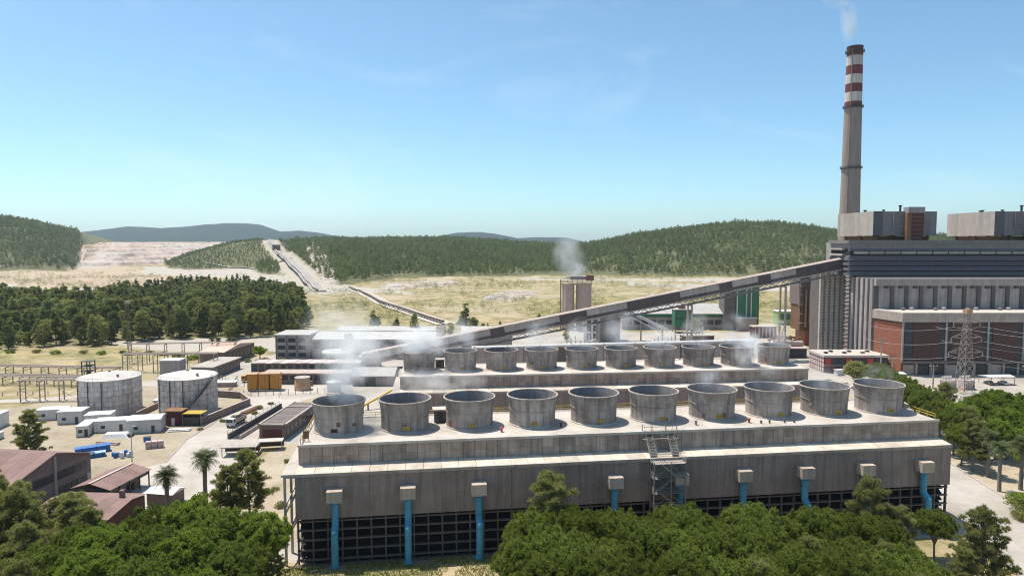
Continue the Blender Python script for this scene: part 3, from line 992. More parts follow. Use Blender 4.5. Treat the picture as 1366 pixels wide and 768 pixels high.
# ---- small things on the deck
def deck_hut(u, v, label, rot=R(7.95), org=(-37.3, 117.0), z=20.5):
    t = thing('roof_hut', label, 'hut', ct(u, v, z, rot, org), rot)
    MB().box(-1.3, -1.1, 0, 1.3, 1.1, 2.4).build('wall', 'conc_dark', t)
    MB().box(-1.6, -1.4, 2.4, 1.6, 1.4, 2.65).build('roof', 'conc_pale', t)
    MB().box(-0.45, -1.16, 0.05, 0.45, -1.1, 2.0).build('door', 'darksteel', t)
    return t


deck_hut(25.2, 12.8, 'small dark hut with pale roof behind the second fan stack')
deck_hut(11.0, 13.2, 'small dark hut on the second tower deck beside its first fan stack', R(6.0), (-31.1, 187.5), 18.5)


def vent_post(u, v, mat, label, h=0.9, r=0.2, group=None):
    t = thing('deck_vent', label, 'vent pipe', ct(u, v, 20.5), 0, group)
    MB().lathe([(r, 0), (r, h * .7)], 10).build('stem', mat, t)
    MB().lathe([(r * 1.6, h * .7), (r * 1.7, h * .9), (r * .8, h)], 10).build('cowl', mat, t)
    return t


vent_post(36.2, 3.6, 'redpaint', 'red vent post on the deck before the third fan stack')
vent_post(47.9, 5.4, 'darksteel', 'dark vent post at the foot of the fourth fan stack')
vent_post(66.5, 12.5, 'darksteel', 'dark vent post on the deck behind the sixth stack')
vent_post(74.2, 3.3, 'steel', 'grey vent post on the deck right of the stair tower')
vent_post(85.2, 3.4, 'redpaint', 'red valve post on the deck before the seventh stack')
for k, (u, v) in enumerate(((87.3, 2.6), (89.0, 2.5), (92.1, 2.4), (94.0, 2.2))):
    vent_post(u, v, 'darksteel', 'one of four small dark pegs in a line before the eighth stack', 0.6, 0.16, 'pegs along the deck edge')
t = thing('sign_board', 'rusty brown sign board on posts at the left deck corner', 'sign', ct(0.9, 2.4, 20.5), R(7.95))
MB().box(-0.45, -0.05, 0.5, 0.55, 0.05, 1.9).build('board', 'rust', t)
MB().tube((0.5, 0.08, 0), (0.5, 0.08, 1.9), .06).tube((-0.4, 0.08, 0), (-0.4, 0.08, 1.9), .06).build('post', 'steel', t)
t = thing('white_cabinet', 'small white frame standing behind the fourth fan stack', 'cabinet', ct(45.6, 16.2, 20.5), R(7.95))
MB().box(-0.5, -0.3, 0, -0.3, 0.3, 2.6).box(0.4, -0.3, 0, 0.6, 0.3, 2.6).box(-0.5, -0.3, 2.6, 0.6, 0.3, 2.8).build('frame', 'white', t)
MB().box(-0.28, -0.1, 0.8, 0.38, 0.1, 1.8).build('door', 'steel', t)

# ------------------------------------------------------------------ pipe gallery behind the second tower
t = thing('pipe_gallery', 'long raised gallery with a white top rail behind the second cooling tower', 'gallery', (-14, 250.2, 0), R(9.5))
for i in range(18):
    mm = ('conc', 'brownwall', 'conc', 'facade')[i % 4]
    MB().box(i * 6.2 + .05, 0, 10.6, i * 6.2 + 6.1, 0.3, 16.2).build('wall_panel', mm, t)
    MB().box(i * 6.2 - .25, -0.12, 0, i * 6.2 + .2, 0.5, 10.6).build('column', 'conc', t)
MB().box(0, 0.3, 10.6, 111.6, 6, 16.2).build('duct', 'conc_dark', t)
MB().box(-0.4, -0.5, 16.2, 112, 6.4, 16.55).build('roof', 'whiteroof', t)
MB().tube((-0.4, -0.3, 16.9), (112, -0.3, 16.9), 0.36, None, 10).build('pipe', 'white', t)
for i in range(0, 19, 2):
    MB().box(i * 6.2 - .2, -0.6, 16.5, i * 6.2 + .2, 0.1, 17.3).build('pipe_saddle', 'steel', t)

# ------------------------------------------------------------------ coal conveyor gallery
P0, P1 = Vector((-65.5, 301, 0.2)), Vector((160, 328, 41.8))
dirv = (P1 - P0)
hor = Vector((dirv.x, dirv.y, 0)).length
slope = math.atan2(dirv.z, hor)
root = thing('conveyor_gallery', 'long sloping enclosed coal conveyor rising to the boiler house', 'conveyor', P0, math.atan2(dirv.y, dirv.x))
tilt = Matrix.Rotation(-slope, 4, 'Y')


def tl(mb):
    mb.v = [tuple(tilt @ Vector(p)) for p in mb.v]
    return mb


LEN = dirv.length
HG, WG = 4.4, 4.6
nseg = 36
for i in range(nseg):
    a, b = i * LEN / nseg, (i + 1) * LEN / nseg
    g = 0.04
    dk = i in (9, 14, 15, 19, 20, 21, 22, 26, 29) or i > 31
    tl(MB().box(a + g, -WG / 2, 1.7, b - g, -WG / 2 + 0.12, 1.7 + HG)).build('side_panel', 'gallerydark' if dk else 'gallery', root)
    tl(MB().box(a + g, -WG / 2 - 0.10, 2.0, b - g, -WG / 2 + 0.01, 3.3)).build('window_band', 'gallerydark', root)
    tl(MB().box(a, -WG / 2 - 0.08, 1.1, b, -WG / 2 + 0.2, 1.7)).build('lower_chord', 'conc', root)
tl(MB().box(0, -WG / 2 + .13, 1.3, LEN, WG / 2, 1.7 + HG - .05)).build('gallery_core', 'gallerydark', root)
tl(MB().extr_x([(-WG / 2 - .3, 1.7 + HG), (WG / 2 + .3, 1.7 + HG), (WG / 2 + .3, 2.0 + HG), (0, 2.5 + HG), (-WG / 2 - .3, 2.0 + HG)], 0, LEN)).build('roof', 'conc', root)
tr = MB()
for k in range(34):
    a = 34 + k * (LEN - 34) / 34
    b = 34 + (k + 1) * (LEN - 34) / 34
    for y in (-1.9, 1.9):
        tr.bar((a, y, -0.9), (b, y, -0.9), 0.3)
        tr.bar((a, y, -0.9), ((a + b) / 2, y, 1.2), 0.2).bar(((a + b) / 2, y, 1.2), (b, y, -0.9), 0.2)
tl(tr).build('truss', 'steel', root)
tl(MB().box(34, -1.7, -0.9, LEN, 1.7, -0.75)).build('soffit', 'conc', root)
MB().box(-2.5, -4.0, 0, 7.0, 4.0, 5.2).build('loading_house', 'buffwall', root)
for dx in (60, 106, 150, 196):
    zz = math.sin(slope) * dx / math.cos(slope) * math.cos(slope) - 0.5
    xx = dx
    zz = math.tan(slope) * dx - 1.0
    m = MB()
    for y in (-2.4, 2.4):
        m.bar((xx, y * 1.25, 0), (xx, y, zz), 0.75, 0.75)
    m.bar((xx, -2.7, zz * .5), (xx, 2.7, zz * .5), 0.5).bar((xx, -2.4, zz - .4), (xx, 2.4, zz - .4), 0.7)
    m.bar((xx, -2.9, zz * .1), (xx, 2.6, zz * .5), 0.25).bar((xx, 2.9, zz * .1), (xx, -2.6, zz * .5), 0.25)
    m.build('trestle', 'conc', root)

# ------------------------------------------------------------------ boiler house
bh = thing('boiler_house', 'tall grey boiler house with dark horizontal louvres and roof bunkers', 'boiler house', (157, 318, 0))
# local x from 0 right, y from 0 back
MB().box(11.5, 4, 0, 120, 20, 40).build('main_block', 'facade', bh)
MB().box(3.2, -17, 0, 120, 4, 39.6).build('front_block', 'facadegap', bh)
MB().box(14, 20, 0, 120, 54, 55.5).build('rear_block', 'facade', bh)
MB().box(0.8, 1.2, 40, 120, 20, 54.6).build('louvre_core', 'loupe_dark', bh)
for k in range(4):
    z0 = 40.2 + k * 2.35
    MB().extr_x([(-0.3, z0), (1.1, z0 + .1), (1.1, z0 + 1.75), (0.5, z0 + 1.75)], 0.0, 120).build('louvre', 'louvre', bh)
    MB().box(0.0, 0.25, z0 + 1.76, 120, 1.15, z0 + 1.9).build('louvre_lit_lip', 'conc', bh)  # pale strip paints the sky-lit top lip of each louvre
    sd = MB()
    sd.add([(0.0, 0.3, z0), (0.8, 0.3, z0 + 2.2), (0.8, 20.0, z0 + 2.2), (0.0, 20.0, z0), (0.2, .3, z0), (0.2, 20., z0)], [(0, 1, 2, 3), (0, 3, 5, 4)])
    sd.build('side_louvre', 'louvre', bh)
for k in range(12):
    MB().box(2.5 + k * 7.4, 0.75, 50.2, 9.3 + k * 7.4, 1.25, 51.3).build('clerestory_pane', 'conc_pale', bh)
MB().extr_x([(0.0, 51.5), (1.3, 51.5), (1.3, 52.6), (0.4, 52.6)], 0.0, 120).build('upper_louvre', 'louvre', bh)
MB().box(0.6, 0.6, 52.6, 120, 20, 55.0).build('parapet', 'bunkerf', bh)
MB().box(-0.4, 0.2, 55.0, 120, 20.4, 56.6).build('roof_edge', 'bunkerf', bh)
MB().box(-0.6, 6, 49.2, 0.8, 20, 50.2).box(-0.6, 6, 52.0, 0.8, 20, 52.8).build('side_ledge', 'conc_pale', bh)
# facade between hall roof and louvres
for k in range(18):
    x = 5.0 + k * 6.35
    MB().box(x, -17.8, 20, x + 4.7, -17.0, 36.6).build('facade_panel', 'facade', bh)
    MB().box(x + 4.75, -18.4, 20, x + 6.3, -17.0, 36.6).build('facade_column', 'facadegap', bh)
    MB().box(x + 2.0, -18.7, 35.4, x + 3.6, -17.8, 36.4).build('floodlight', 'darksteel', bh)
MB().box(2.8, -19.0, 36.6, 120, -17, 39.7).build('facade_beam', 'facade', bh)
# grey corner with tall dark slots down to the ground
for x0, x1, mm, y0 in ((-.4, .6, 'facadegap', -11), (.65, 2.0, 'facade', -12), (2.05, 2.9, 'facadegap', -14), (2.95, 4.9, 'facade', -17.6)):
    MB().box(x0 + 3, y0 * .1 + 3, 0, x1 + 3, 4, 39.5).build('corner_pier', mm, bh)
for k in range(5):
    MB().box(2.5, -16.6 + k * 4.2, 0, 3.2, -14.4 + k * 4.2, 39.4).build('side_pier', 'facade', bh)
# stair core with stacked slots
core = MB().box(-5.8, 16.5, 0, 6.0, 27, 41).build('stair_core', 'conc_dark', bh)
for k in range(5):
    x = -5.9 + k * 2.55
    MB().box(x, 15.5, 0, x + 1.45, 17, 41 - (k == 4) * 1).build('fin', 'conc_pale', bh)
    sl = MB()
    for j in range(27):
        sl.box(x + 1.5, 15.9, 0.6 + j * 1.5, x + 2.5, 16.6, 1.35 + j * 1.5)
    sl.build('slot_blocks', 'conc_pale', bh)
sc = MB()
for j in range(20):
    sc.box(5.4, 15.0, j * 2.0 + .2, 11.5, 17.0, j * 2.0 + .45)
    sc.bar((5.6, 15.2, j * 2.0), (11.2, 15.2, j * 2 + 2), 0.14)
for x in (5.5, 8.2, 11.3):
    sc.bar((x, 15.1, 0), (x, 15.1, 40), 0.3)
sc.build('stair_frame', 'steel', bh)
# bunker houses on the roof
for x0, n in ((17.0, 0), (75.5, 1)):
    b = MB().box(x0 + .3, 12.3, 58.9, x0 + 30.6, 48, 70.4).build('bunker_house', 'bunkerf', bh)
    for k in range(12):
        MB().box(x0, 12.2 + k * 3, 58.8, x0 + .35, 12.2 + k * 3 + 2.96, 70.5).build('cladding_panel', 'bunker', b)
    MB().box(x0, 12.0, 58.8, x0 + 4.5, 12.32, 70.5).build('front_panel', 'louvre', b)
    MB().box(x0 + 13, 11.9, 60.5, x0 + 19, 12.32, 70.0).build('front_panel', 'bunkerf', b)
    leg = MB()
    for xx in (3, 10, 20, 28):
        for yy in (15, 30, 45):
            leg.bar((x0 + xx, yy, 56.4), (x0 + xx, yy, 58.9), 0.9)
    leg.box(x0 + 4, 16, 56.5, x0 + 29, 46, 58.4)
    leg.build('leg_frame', 'rust', b)
    tw = MB().box(x0 + 15.6, 9.0, 56.5, x0 + 22.4, 13.2, 69.6).build('stair_shaft', 'maroon', b)
    MB().box(x0 + 14.2, 8.4, 56.5, x0 + 16.2, 10.4, 69.4).build('rusty_shaft_leg', 'rust', b)
    MB().box(x0 + 15.0, 8.8, 69.6, x0 + 22.8, 13.4, 72.4).build('shaft_cap', 'facade', b)
    r_ = MB()
    for j in range(6):
        r_.box(x0 + 16.6, 8.8, 57.5 + j * 2, x0 + 21.8, 9.0, 57.9 + j * 2)
    r_.build('shaft_rail', 'rust', b)
    v = MB()
    for xx, yy in ((2, 24), (5, 30), (13.2, 13), (9, 20)):
        v.lathe([(0.5, 70.4), (0.5, 71.2 if xx != 13.2 else 72.8), (0.8, 71.2 if xx != 13.2 else 72.8), (0.8, 71.6 if xx != 13.2 else 73.4)], 10, x0 + xx, yy)
    v.build('roof_vent', 'darksteel', b)
    MB().tube((x0 + 9.5, 11.6, 62.8), (x0 + 14.5, 11.6, 62.8), 0.25).tube((x0 + 9.5, 11.6, 62.8), (x0 + 9.5, 11.6, 70.5), .25).build('pipe', 'steel', b)

# ------------------------------------------------------------------ turbine hall in front
th = thing('turbine_hall', 'red brick turbine hall with grey parapet before the boiler house', 'hall', (163.5, 284, 0))
MB().prism([(0.8, 0.8), (110, 0.8), (110, 16), (-3.0, 16)], 0, 22.4).build('core', 'maroon', th)
MB().prism([(-0.5, -0.5), (110.4, -0.5), (110.4, 16), (-4.4, 16)], 22.4, 26.2).build('parapet', 'conc', th)
MB().prism([(0.2, 0.3), (110, 0.3), (110, 15.8), (-3.7, 15.8)], 26.2, 26.35).build('roof', 'conc_pale', th)
# front: brick panels, dark glazed strips, thin columns
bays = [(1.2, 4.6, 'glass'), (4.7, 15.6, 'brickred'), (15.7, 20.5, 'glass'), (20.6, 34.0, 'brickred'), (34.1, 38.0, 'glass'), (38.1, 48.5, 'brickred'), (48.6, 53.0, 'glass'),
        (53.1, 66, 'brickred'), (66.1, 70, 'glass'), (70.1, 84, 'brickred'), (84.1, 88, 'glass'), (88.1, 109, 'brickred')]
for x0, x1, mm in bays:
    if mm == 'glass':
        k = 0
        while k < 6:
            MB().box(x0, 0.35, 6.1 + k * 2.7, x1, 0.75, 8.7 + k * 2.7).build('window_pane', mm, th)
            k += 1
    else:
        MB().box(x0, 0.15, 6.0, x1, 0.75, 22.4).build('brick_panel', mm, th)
for x in (0.0, 18.2, 35.8, 50.6, 68, 86, 108):
    MB().box(x, -0.1, 5.6, x + 0.7, 0.7, 22.4).build('column', 'facade', th)
MB().box(-0.3, -0.6, 4.9, 110, 0.6, 6.0).build('canopy_beam', 'brownwall', th)
for k in range(18):
    MB().box(1.0 + k * 6.1, 0.2, 0, 5.6 + k * 6.1, 0.78, 4.3).build('ground_opening', 'darksteel' if k % 3 else 'conc', th)
    MB().box(6.0 + k * 6.1, -0.3, 0, 6.8 + k * 6.1, 0.7, 4.9).build('pier', 'conc', th)
# left side in brighter brick, sunlight painted into its colour
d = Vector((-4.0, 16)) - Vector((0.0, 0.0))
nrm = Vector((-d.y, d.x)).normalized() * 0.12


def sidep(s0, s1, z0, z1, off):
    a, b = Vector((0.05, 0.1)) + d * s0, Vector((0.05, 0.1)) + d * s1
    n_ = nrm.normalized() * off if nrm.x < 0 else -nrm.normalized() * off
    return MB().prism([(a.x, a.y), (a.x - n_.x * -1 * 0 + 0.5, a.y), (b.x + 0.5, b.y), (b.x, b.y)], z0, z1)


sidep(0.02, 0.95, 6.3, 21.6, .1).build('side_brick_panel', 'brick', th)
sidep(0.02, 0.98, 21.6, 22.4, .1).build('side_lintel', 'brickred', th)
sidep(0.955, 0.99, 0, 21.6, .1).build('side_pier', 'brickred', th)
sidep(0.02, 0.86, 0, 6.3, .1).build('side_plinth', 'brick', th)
for k in range(15):
    x = 6 + k * 7.0 + (k % 2) * -2.6
    MB().lathe([(0.6, 26.3), (0.6, 26.8), (0.95, 27.0), (0.85, 27.3), (0.35, 27.5)], 12, x, 10.5 + (k % 2) * 1.2).build('roof_ventilator', 'conc' if k % 2 else 'conc_dark', th, True)

# ------------------------------------------------------------------ chimney
ch = thing('chimney_stack', 'tall concrete chimney with red and white bands at the top', 'chimney', (221.4, 450, 0))
Hc = 180.6


def cr(z):
    return 7.5 - (7.5 - 4.75) * (z / Hc) ** 0.8


def chseg(name, mat, z0, z1):
    k = max(2, int((z1 - z0) / 8))
    MB().lathe([(cr(z0 + (z1 - z0) * i / k), z0 + (z1 - z0) * i / k) for i in range(k + 1)], 40).build(name, mat, ch, True)


chseg('shaft', 'chimney', 0, 142.0)
zb = [142.0, 146.0, 152.0, 157.4, 163.2, 168.9, 175.0, 180.6]
for k in range(7):
    chseg('painted_band', 'chimred' if k % 2 == 0 else 'chimwhite', zb[k], zb[k + 1])
MB().lathe([(4.2, 180.5), (4.2, 181.2), (5.0, 181.2), (5.0, 180.5)], 32).build('rim', 'darksteel', ch)
for z in (103.5, 142.5, 177.6):
    r0 = cr(z)
    MB().lathe([(r0, z - .5), (r0 + .95, z - .2), (r0 + .95, z + .15), (r0, z + .15)], 40).build('gallery_ring', 'darksteel', ch)
    g = MB()
    for k in range(32):
        a = k * math.pi / 16
        b_ = (k + 1) * math.pi / 16
        for hh in (0.6, 1.2):
            g.bar(((r0 + .9) * math.cos(a), (r0 + .9) * math.sin(a), z + hh), ((r0 + .9) * math.cos(b_), (r0 + .9) * math.sin(b_), z + hh), 0.12)
        g.bar(((r0 + .9) * math.cos(a), (r0 + .9) * math.sin(a), z), ((r0 + .9) * math.cos(a), (r0 + .9) * math.sin(a), z + 1.2), 0.12)
    g.build('gallery_rail', 'darksteel', ch)
MB().bar((cr(60) * -.7, -cr(60) * .72 - .2, 56), (cr(178) * -.7, -cr(178) * .72 - .2, 179), .35).build('ladder', 'steel', ch)

# ------------------------------------------------------------------ precipitator and clutter left of the boiler house
t = thing('precipitator', 'rust stained pipework block left of the boiler house', 'machinery', (155, 366, 0))
MB().box(0, 0, 22, 14, 14, 38).build('upper_casing', 'brownwall', t)
MB().box(0.5, 1, 8, 13, 13, 22).build('lower_casing', 'rust', t)
MB().box(3, 0, 0, 13, 12, 8).build('base', 'brick', t)
for k in range(6):
    MB().tube((1 + k * 2, -0.6, 8 + (k % 3) * 2), (1 + k * 2, -0.6, 30), 0.35 + .15 * (k % 2)).build('pipe', ('rust', 'orangerust', 'conc')[k % 3], t, True)
f = MB()
for z in (12, 17, 22, 27, 32, 37):
    f.box(-1.2, -1.4, z, 14, 0, z + .25)
    f.bar((-1.2, -1.4, z + 1.1), (14, -1.4, z + 1.1), 0.12)
for x in (-1.1, 6, 13.8):
    f.bar((x, -1.3, 0), (x, -1.3, 38), 0.35)
f.build('walkways', 'steel', t)

t = thing('office_block', 'low pink and red building with pale roof before the boiler house', 'building', (133.5, 289, 0))
MB().box(0, 0, 0, 27, 15, 6.6).build('wall', 'maroon', t)
MB().box(-0.5, -0.5, 6.6, 27.5, 15.5, 7.6).build('roof', 'conc_pale', t)
for k in range(7):
    for j in range(3):
        MB().box(-0.15, 0.3 + k * 2.1, 0.3 + j * 2.1, 0.0, 1.9 + k * 2.1, 2.0 + j * 2.1).build('side_panel', 'pinkwall', t)
for k in range(9):
    MB().box(0.3 + k * 3, -0.12, 0.2, 2.9 + k * 3, 0.0, 3.0).build('front_panel', 'brickred' if k % 2 else 'maroon', t)
    MB().box(0.3 + k * 3, -0.12, 3.4, 2.9 + k * 3, 0.0, 6.0).build('window', 'glass' if k % 3 else 'redpaint', t)
MB().box(-0.1, -0.35, 3.05, 27, -0.0, 3.35).build('string_course', 'conc', t)
for k in range(6):
    MB().box(2 + k * 4, 4 + (k % 2) * 4, 7.6, 3.4 + k * 4, 5.4 + (k % 2) * 4, 8.3).build('roof_vent', 'darksteel', t)
t = thing('white_cabinet', 'white sunlit cabinet before the pink and red building', 'cabinet', (137.5, 284, 0), R(20))
MB().box(-1.8, -1, 0, 1.8, 1, 2.2).build('body', 'white', t)
MB().box(-2, -1.2, 2.2, 2, 1.2, 2.4).build('lid', 'white', t)
# heap of pipes and tanks
t = thing('machinery_heap', 'jumble of pipes and a lying tank beside the tall fins', 'machinery', (128, 330, 0))
MB().tube((0, 0, 7), (14, 2, 6), 1.6, None, 14).build('lying_tank', 'conc_pale', t, True)
MB().box(2, -4, 0, 14, -1, 4.5).build('shed', 'darksteel', t)
MB().box(1, -4.5, 4.5, 15, -0.5, 4.9).build('shed_roof', 'pinkwall', t)
m = MB()
for k in range(7):
    m.tube((-3 + k * 2.4, 2 + k % 3, 0), (-1 + k * 2.4, 3 + k % 2, 9 - k % 4), 0.35)
    m.tube((-3 + k * 2.1, 1, 8 + k % 3), (5 + k * 1.6, 4, 9 - k % 2), 0.4)
m.build('pipework', 'rust', t, True)
t = thing('red_shed', 'small red and white shed near the green hut', 'shed', (141, 395, 0))
MB().box(0, 0, 0, 13, 7, 6).build('wall', 'maroon', t)
MB().box(-0.4, -0.4, 6, 13.4, 7.4, 6.7).build('roof', 'conc_pale', t)
for k in range(6):
    MB().box(0.4 + k * 2.1, -0.12, 0.2, 1.2 + k * 2.1, 0, 5.8).build('stripe', 'pinkwall', t)
t = thing('green_hut', 'light green hut with dark window band far behind the plant', 'hut', (178, 455, 0))
MB().box(0, 0, 0, 16, 8, 9).build('wall', 'limegreen', t)
MB().box(0.8, -0.15, 3.8, 16.2, 0, 7.6).build('window_band', 'green', t)
MB().box(-0.4, -0.5, 9, 16.4, 8.4, 9.6).build('roof', 'white', t)

# ------------------------------------------------------------------ green buildings behind the conveyor
t = thing('green_tower', 'tall green clad transfer tower with white stripes under the conveyor', 'tower', (134, 428, 0))
MB().box(0, 1, 0, 7, 12, 29).build('grey_wing', 'conc_dark', t)
MB().box(7, 0, 0, 21.5, 12, 31).build('green_cladding', 'green', t)
for x in (7.4, 13.2, 16.2):
    MB().box(x, -0.25, 3, x + 0.7, 0, 30).build('white_stripe', 'white', t)
MB().box(7, -3.5, 0, 19, 0, 8).build('annex', 'buffwall', t)
MB().box(6.6, -4, 8, 19.4, 0, 8.6).build('annex_roof', 'white', t)
t = thing('green_hall', 'low hall with pale roof and green eaves behind the conveyor', 'hall', (70, 432, 0))
MB().box(0, 0, 0, 64, 26, 8).build('wall', 'buffwall', t)
MB().box(-0.3, -0.3, 8, 64.3, 26, 10.2).build('eaves_band', 'green', t)
MB().extr_x([(-0.8, 10.2), (27, 10.2), (13.5, 15.6)], -0.8, 64.8).build('roof', 'whiteroof', t)
for k in range(12):
    MB().box(2 + k * 5.2, -0.1, 3.2, 6.2 + k * 5.2, 0, 6.2).build('window', 'glass', t)
t = thing('green_hopper', 'dark green box hopper on legs beside a round tree', 'hopper', (99.5, 415, 0))
MB().box(0, 0, 3.6, 10.6, 8, 14.2).build('bin', 'green', t)
MB().box(-0.4, -0.4, 14.2, 11, 8.4, 14.7).build('lid', 'conc_pale', t)
MB().box(3, 2, 14.7, 7, 5, 16.2).build('filter_box', 'rust', t)
for x, y in ((0.5, .5), (10, .5), (.5, 7.5), (10, 7.5)):
    MB().bar((x, y, 0), (x, y, 3.7), 0.6).build('leg', 'steel', t)
MB().bar((0, -.1, 9), (10.6, -.1, 9), 0.4).build('band', 'darksteel', t)
t = thing('inclined_conveyor', 'white inclined belt conveyor sloping down right below the coal gallery', 'conveyor', (58, 385, 0))
MB().bar((0, 0, 20.5), (30, -2, 6.0), 2.2, 1.6).build('belt_cover', 'white', t)
MB().bar((-1, -2.0, 18.6), (27, -4, 4.5), 0.5, 0.5).build('side_rail', 'white', t)
for s in (0.1, 0.5, 0.9):
    MB().bar((30 * s, -2 * s, 0), (30 * s, -2 * s, 19.6 - 14.5 * s), 0.7).build('trestle', 'steel', t)
t = thing('crusher_house', 'dark grey block beside the foot of the white conveyor', 'building', (48, 380, 0))
MB().box(0, 0, 0, 12, 10, 17).build('wall', 'bunkerf', t)
MB().box(-0.3, -0.3, 17, 12.3, 10.3, 17.6).build('roof', 'conc', t)
MB().box(-1.3, -0.6, 0, -0.5, 0.2, 19).box(-3.4, -0.6, 0, -2.6, 0.2, 17).build('white_post', 'white', t)
t = thing('concrete_frame', 'open white concrete frame of square bays beneath the coal conveyor', 'frame', (37.5, 345, 0))
m = MB()
for x in (0, 3.3, 6.6):
    m.bar((x, 0, 0), (x, 0, 17.5), 0.9)
    m.bar((x, 6, 0), (x, 6, 17.5), 0.9)
for z in (5.5, 9.5, 13.5, 17.1):
    m.box(-0.5, -0.5, z, 7.1, 0.5, z + 0.9).box(-0.5, 5.5, z, 7.1, 6.5, z + .9)
m.build('frame', 'white', t)
MB().box(-0.2, 1, 4, 6.8, 5, 16).build('infill', 'darksteel', t)

# ------------------------------------------------------------------ silos
t = thing('silo_group', 'pair of buff concrete silos with steel platform and smoke on top', 'silo', (41, 432, 0))
for x, y, r in ((-5.4, 0, 3.9), (4.6, 0.5, 4.9)):
    MB().lathe([(r, 0), (r, 28.4), (r * .96, 28.8)], 32, x, y).build('silo_shell', 'pinkconc', t, True)
MB().lathe([(4.3, 28.6), (4.3, 29.5)], 28, -5.4, 0).lathe([(5.3, 28.6), (5.3, 29.5)], 28, 4.6, .5).box(-6, -3, 28.7, 5, 3, 29.4).build('platform', 'pinkconc', t)
MB().box(-4, -2, 31.8, 6, 6, 34.0).build('filter_house', 'conc', t)
MB().box(6, -3, 31.5, 10.6, 3, 34.8).build('fan_house', 'rust', t)
m = MB()
for x in (-9, -6, -3, 0, 3, 6, 9):
    m.bar((x, -5, 29.9), (x, -5, 32.9), 0.22)
for z in (30.6, 31.4, 32.9):
    m.bar((-9.4, -5, z), (9.4, -5, z), 0.2).bar((-9.4, -5, z), (-9.4, 4, z), .2).bar((9.4, -5, z), (9.4, 4, z), .2)
m.box(-6, -3, 32.8, 8, 4, 33.1)
m.build('railing', 'steel', t)
MB().box(9, -4, 0, 16, 2, 12).build('service_building', 'pinkconc', t)
MB().tube((-10.2, -1, 0), (-10.2, -1, 32), 0.4).build('riser_pipe', 'steel', t)
# process clutter below the conveyor, seen between the stacks
random.seed(5)
for k, (x, y, s, mm, lb) in enumerate(((18, 300, 1.0, 'conc_pale', 'pale machine block with pipes left of the open white frame'),
                                       (26, 318, 1.1, 'steel', 'grey machine block with pipes behind the pale one'),
                                       (70, 330, 1.0, 'brownwall', 'brown machine block with pipes right of the white conveyor'),
                                       (88, 345, 1.2, 'brickred', 'low red brown block under the round tree'))):
    t = thing('pump_station', lb, 'machinery', (x, y, 0), R(random.uniform(-8, 8)))
    MB().box(0, 0, 0, 13 * s, 7, 6.5 * s).build('wall', mm, t)
    MB().box(-.4, -.4, 6.5 * s, 13 * s + .4, 7.4, 6.5 * s + .4).build('roof', 'conc_pale', t)
    m = MB()
    for j in range(6):
        m.tube((j * 2.2, 2 + j % 3, 6.5 * s), (j * 2.2, 2 + j % 3, 8.5 * s + j % 3), 0.3 + .1 * (j % 2))
        m.tube((j * 2.2, 2, 8 * s), (j * 2.2 + 3, 3, 8 * s + j % 2), 0.25)
    m.build('pipework', 'galv', t, True)
    for j in range(4):
        MB().box(1 + j * 3 * s, -.1, 1.5, 2.8 + j * 3 * s, 0.05, 4.0).build('window', 'glass', t)

# ------------------------------------------------------------------ workshop with white roofs
ws = thing('workshop', 'long workshop with white roofs and a three storey corner block', 'building', (-112.5, 322, 0))
MB().box(0, 0, 0, 16, 17, 11.4).build('corner_block', 'buffwall', ws)
MB().box(-0.5, -0.6, 11.4, 16.5, 17.5, 11.9).build('corner_roof', 'whiteroof', ws)
for s in range(3):
    for k in range(3):
        wdw = MB().box(1.1 + k * 5.0, -0.12, 1.3 + s * 3.5, 4.6 + k * 5.0, 0.1, 3.2 + s * 3.5).build('window', 'glass', ws)
        MB().box(0.9 + k * 5.0, -0.3, 1.05 + s * 3.5, 4.8 + k * 5.0, -0.12, 1.3 + s * 3.5).build('sill', 'conc', wdw)
    for k in range(3):
        MB().box(15.9, 1.4 + k * 5.0, 1.3 + s * 3.5, 16.12, 4.8 + k * 5.0, 3.2 + s * 3.5).build('window', 'glass', ws)
for k in range(4):
    MB().box(k * 5.0 + .1, -0.25, 0, k * 5.0 + .7, -0.02, 11.4).build('pilaster', 'brownwall', ws)
MB().box(16, 2, 0, 76, 22, 9.5).build('hall_wall', 'buffwall', ws)
MB().extr_x([(1.2, 9.5), (22, 9.5), (13, 11.6)], 16, 76.5).build('hall_roof', 'whiteroof', ws)
MB().extr_x([(20.5, 11.0), (33, 11.0), (26, 12.8)], 24, 74).build('rear_roof', 'whiteroof', ws)
MB().box(24, 22, 0, 74, 32.5, 11).build('rear_wall', 'brownwall', ws)
for k in range(13):
    wdw = MB().box(17.2 + k * 4.5, 1.86, 4.8, 20.8 + k * 4.5, 2.1, 8.4).build('window', 'glass', ws)
    MB().box(17.0 + k * 4.5, 1.6, 4.5, 21.0 + k * 4.5, 1.86, 4.8).build('sill', 'conc', wdw)
    MB().box(16.4 + k * 4.5, 1.7, 0, 16.9 + k * 4.5, 2.0, 9.5).build('pilaster', 'brownwall', ws)
for k in range(3):
    MB().extr_x([(2 + k * 7, 9.5), (9 + k * 7, 9.5), (7.6 + k * 7, 14.0)], 76, 79).build('stepped_gable', 'buffwall', ws)
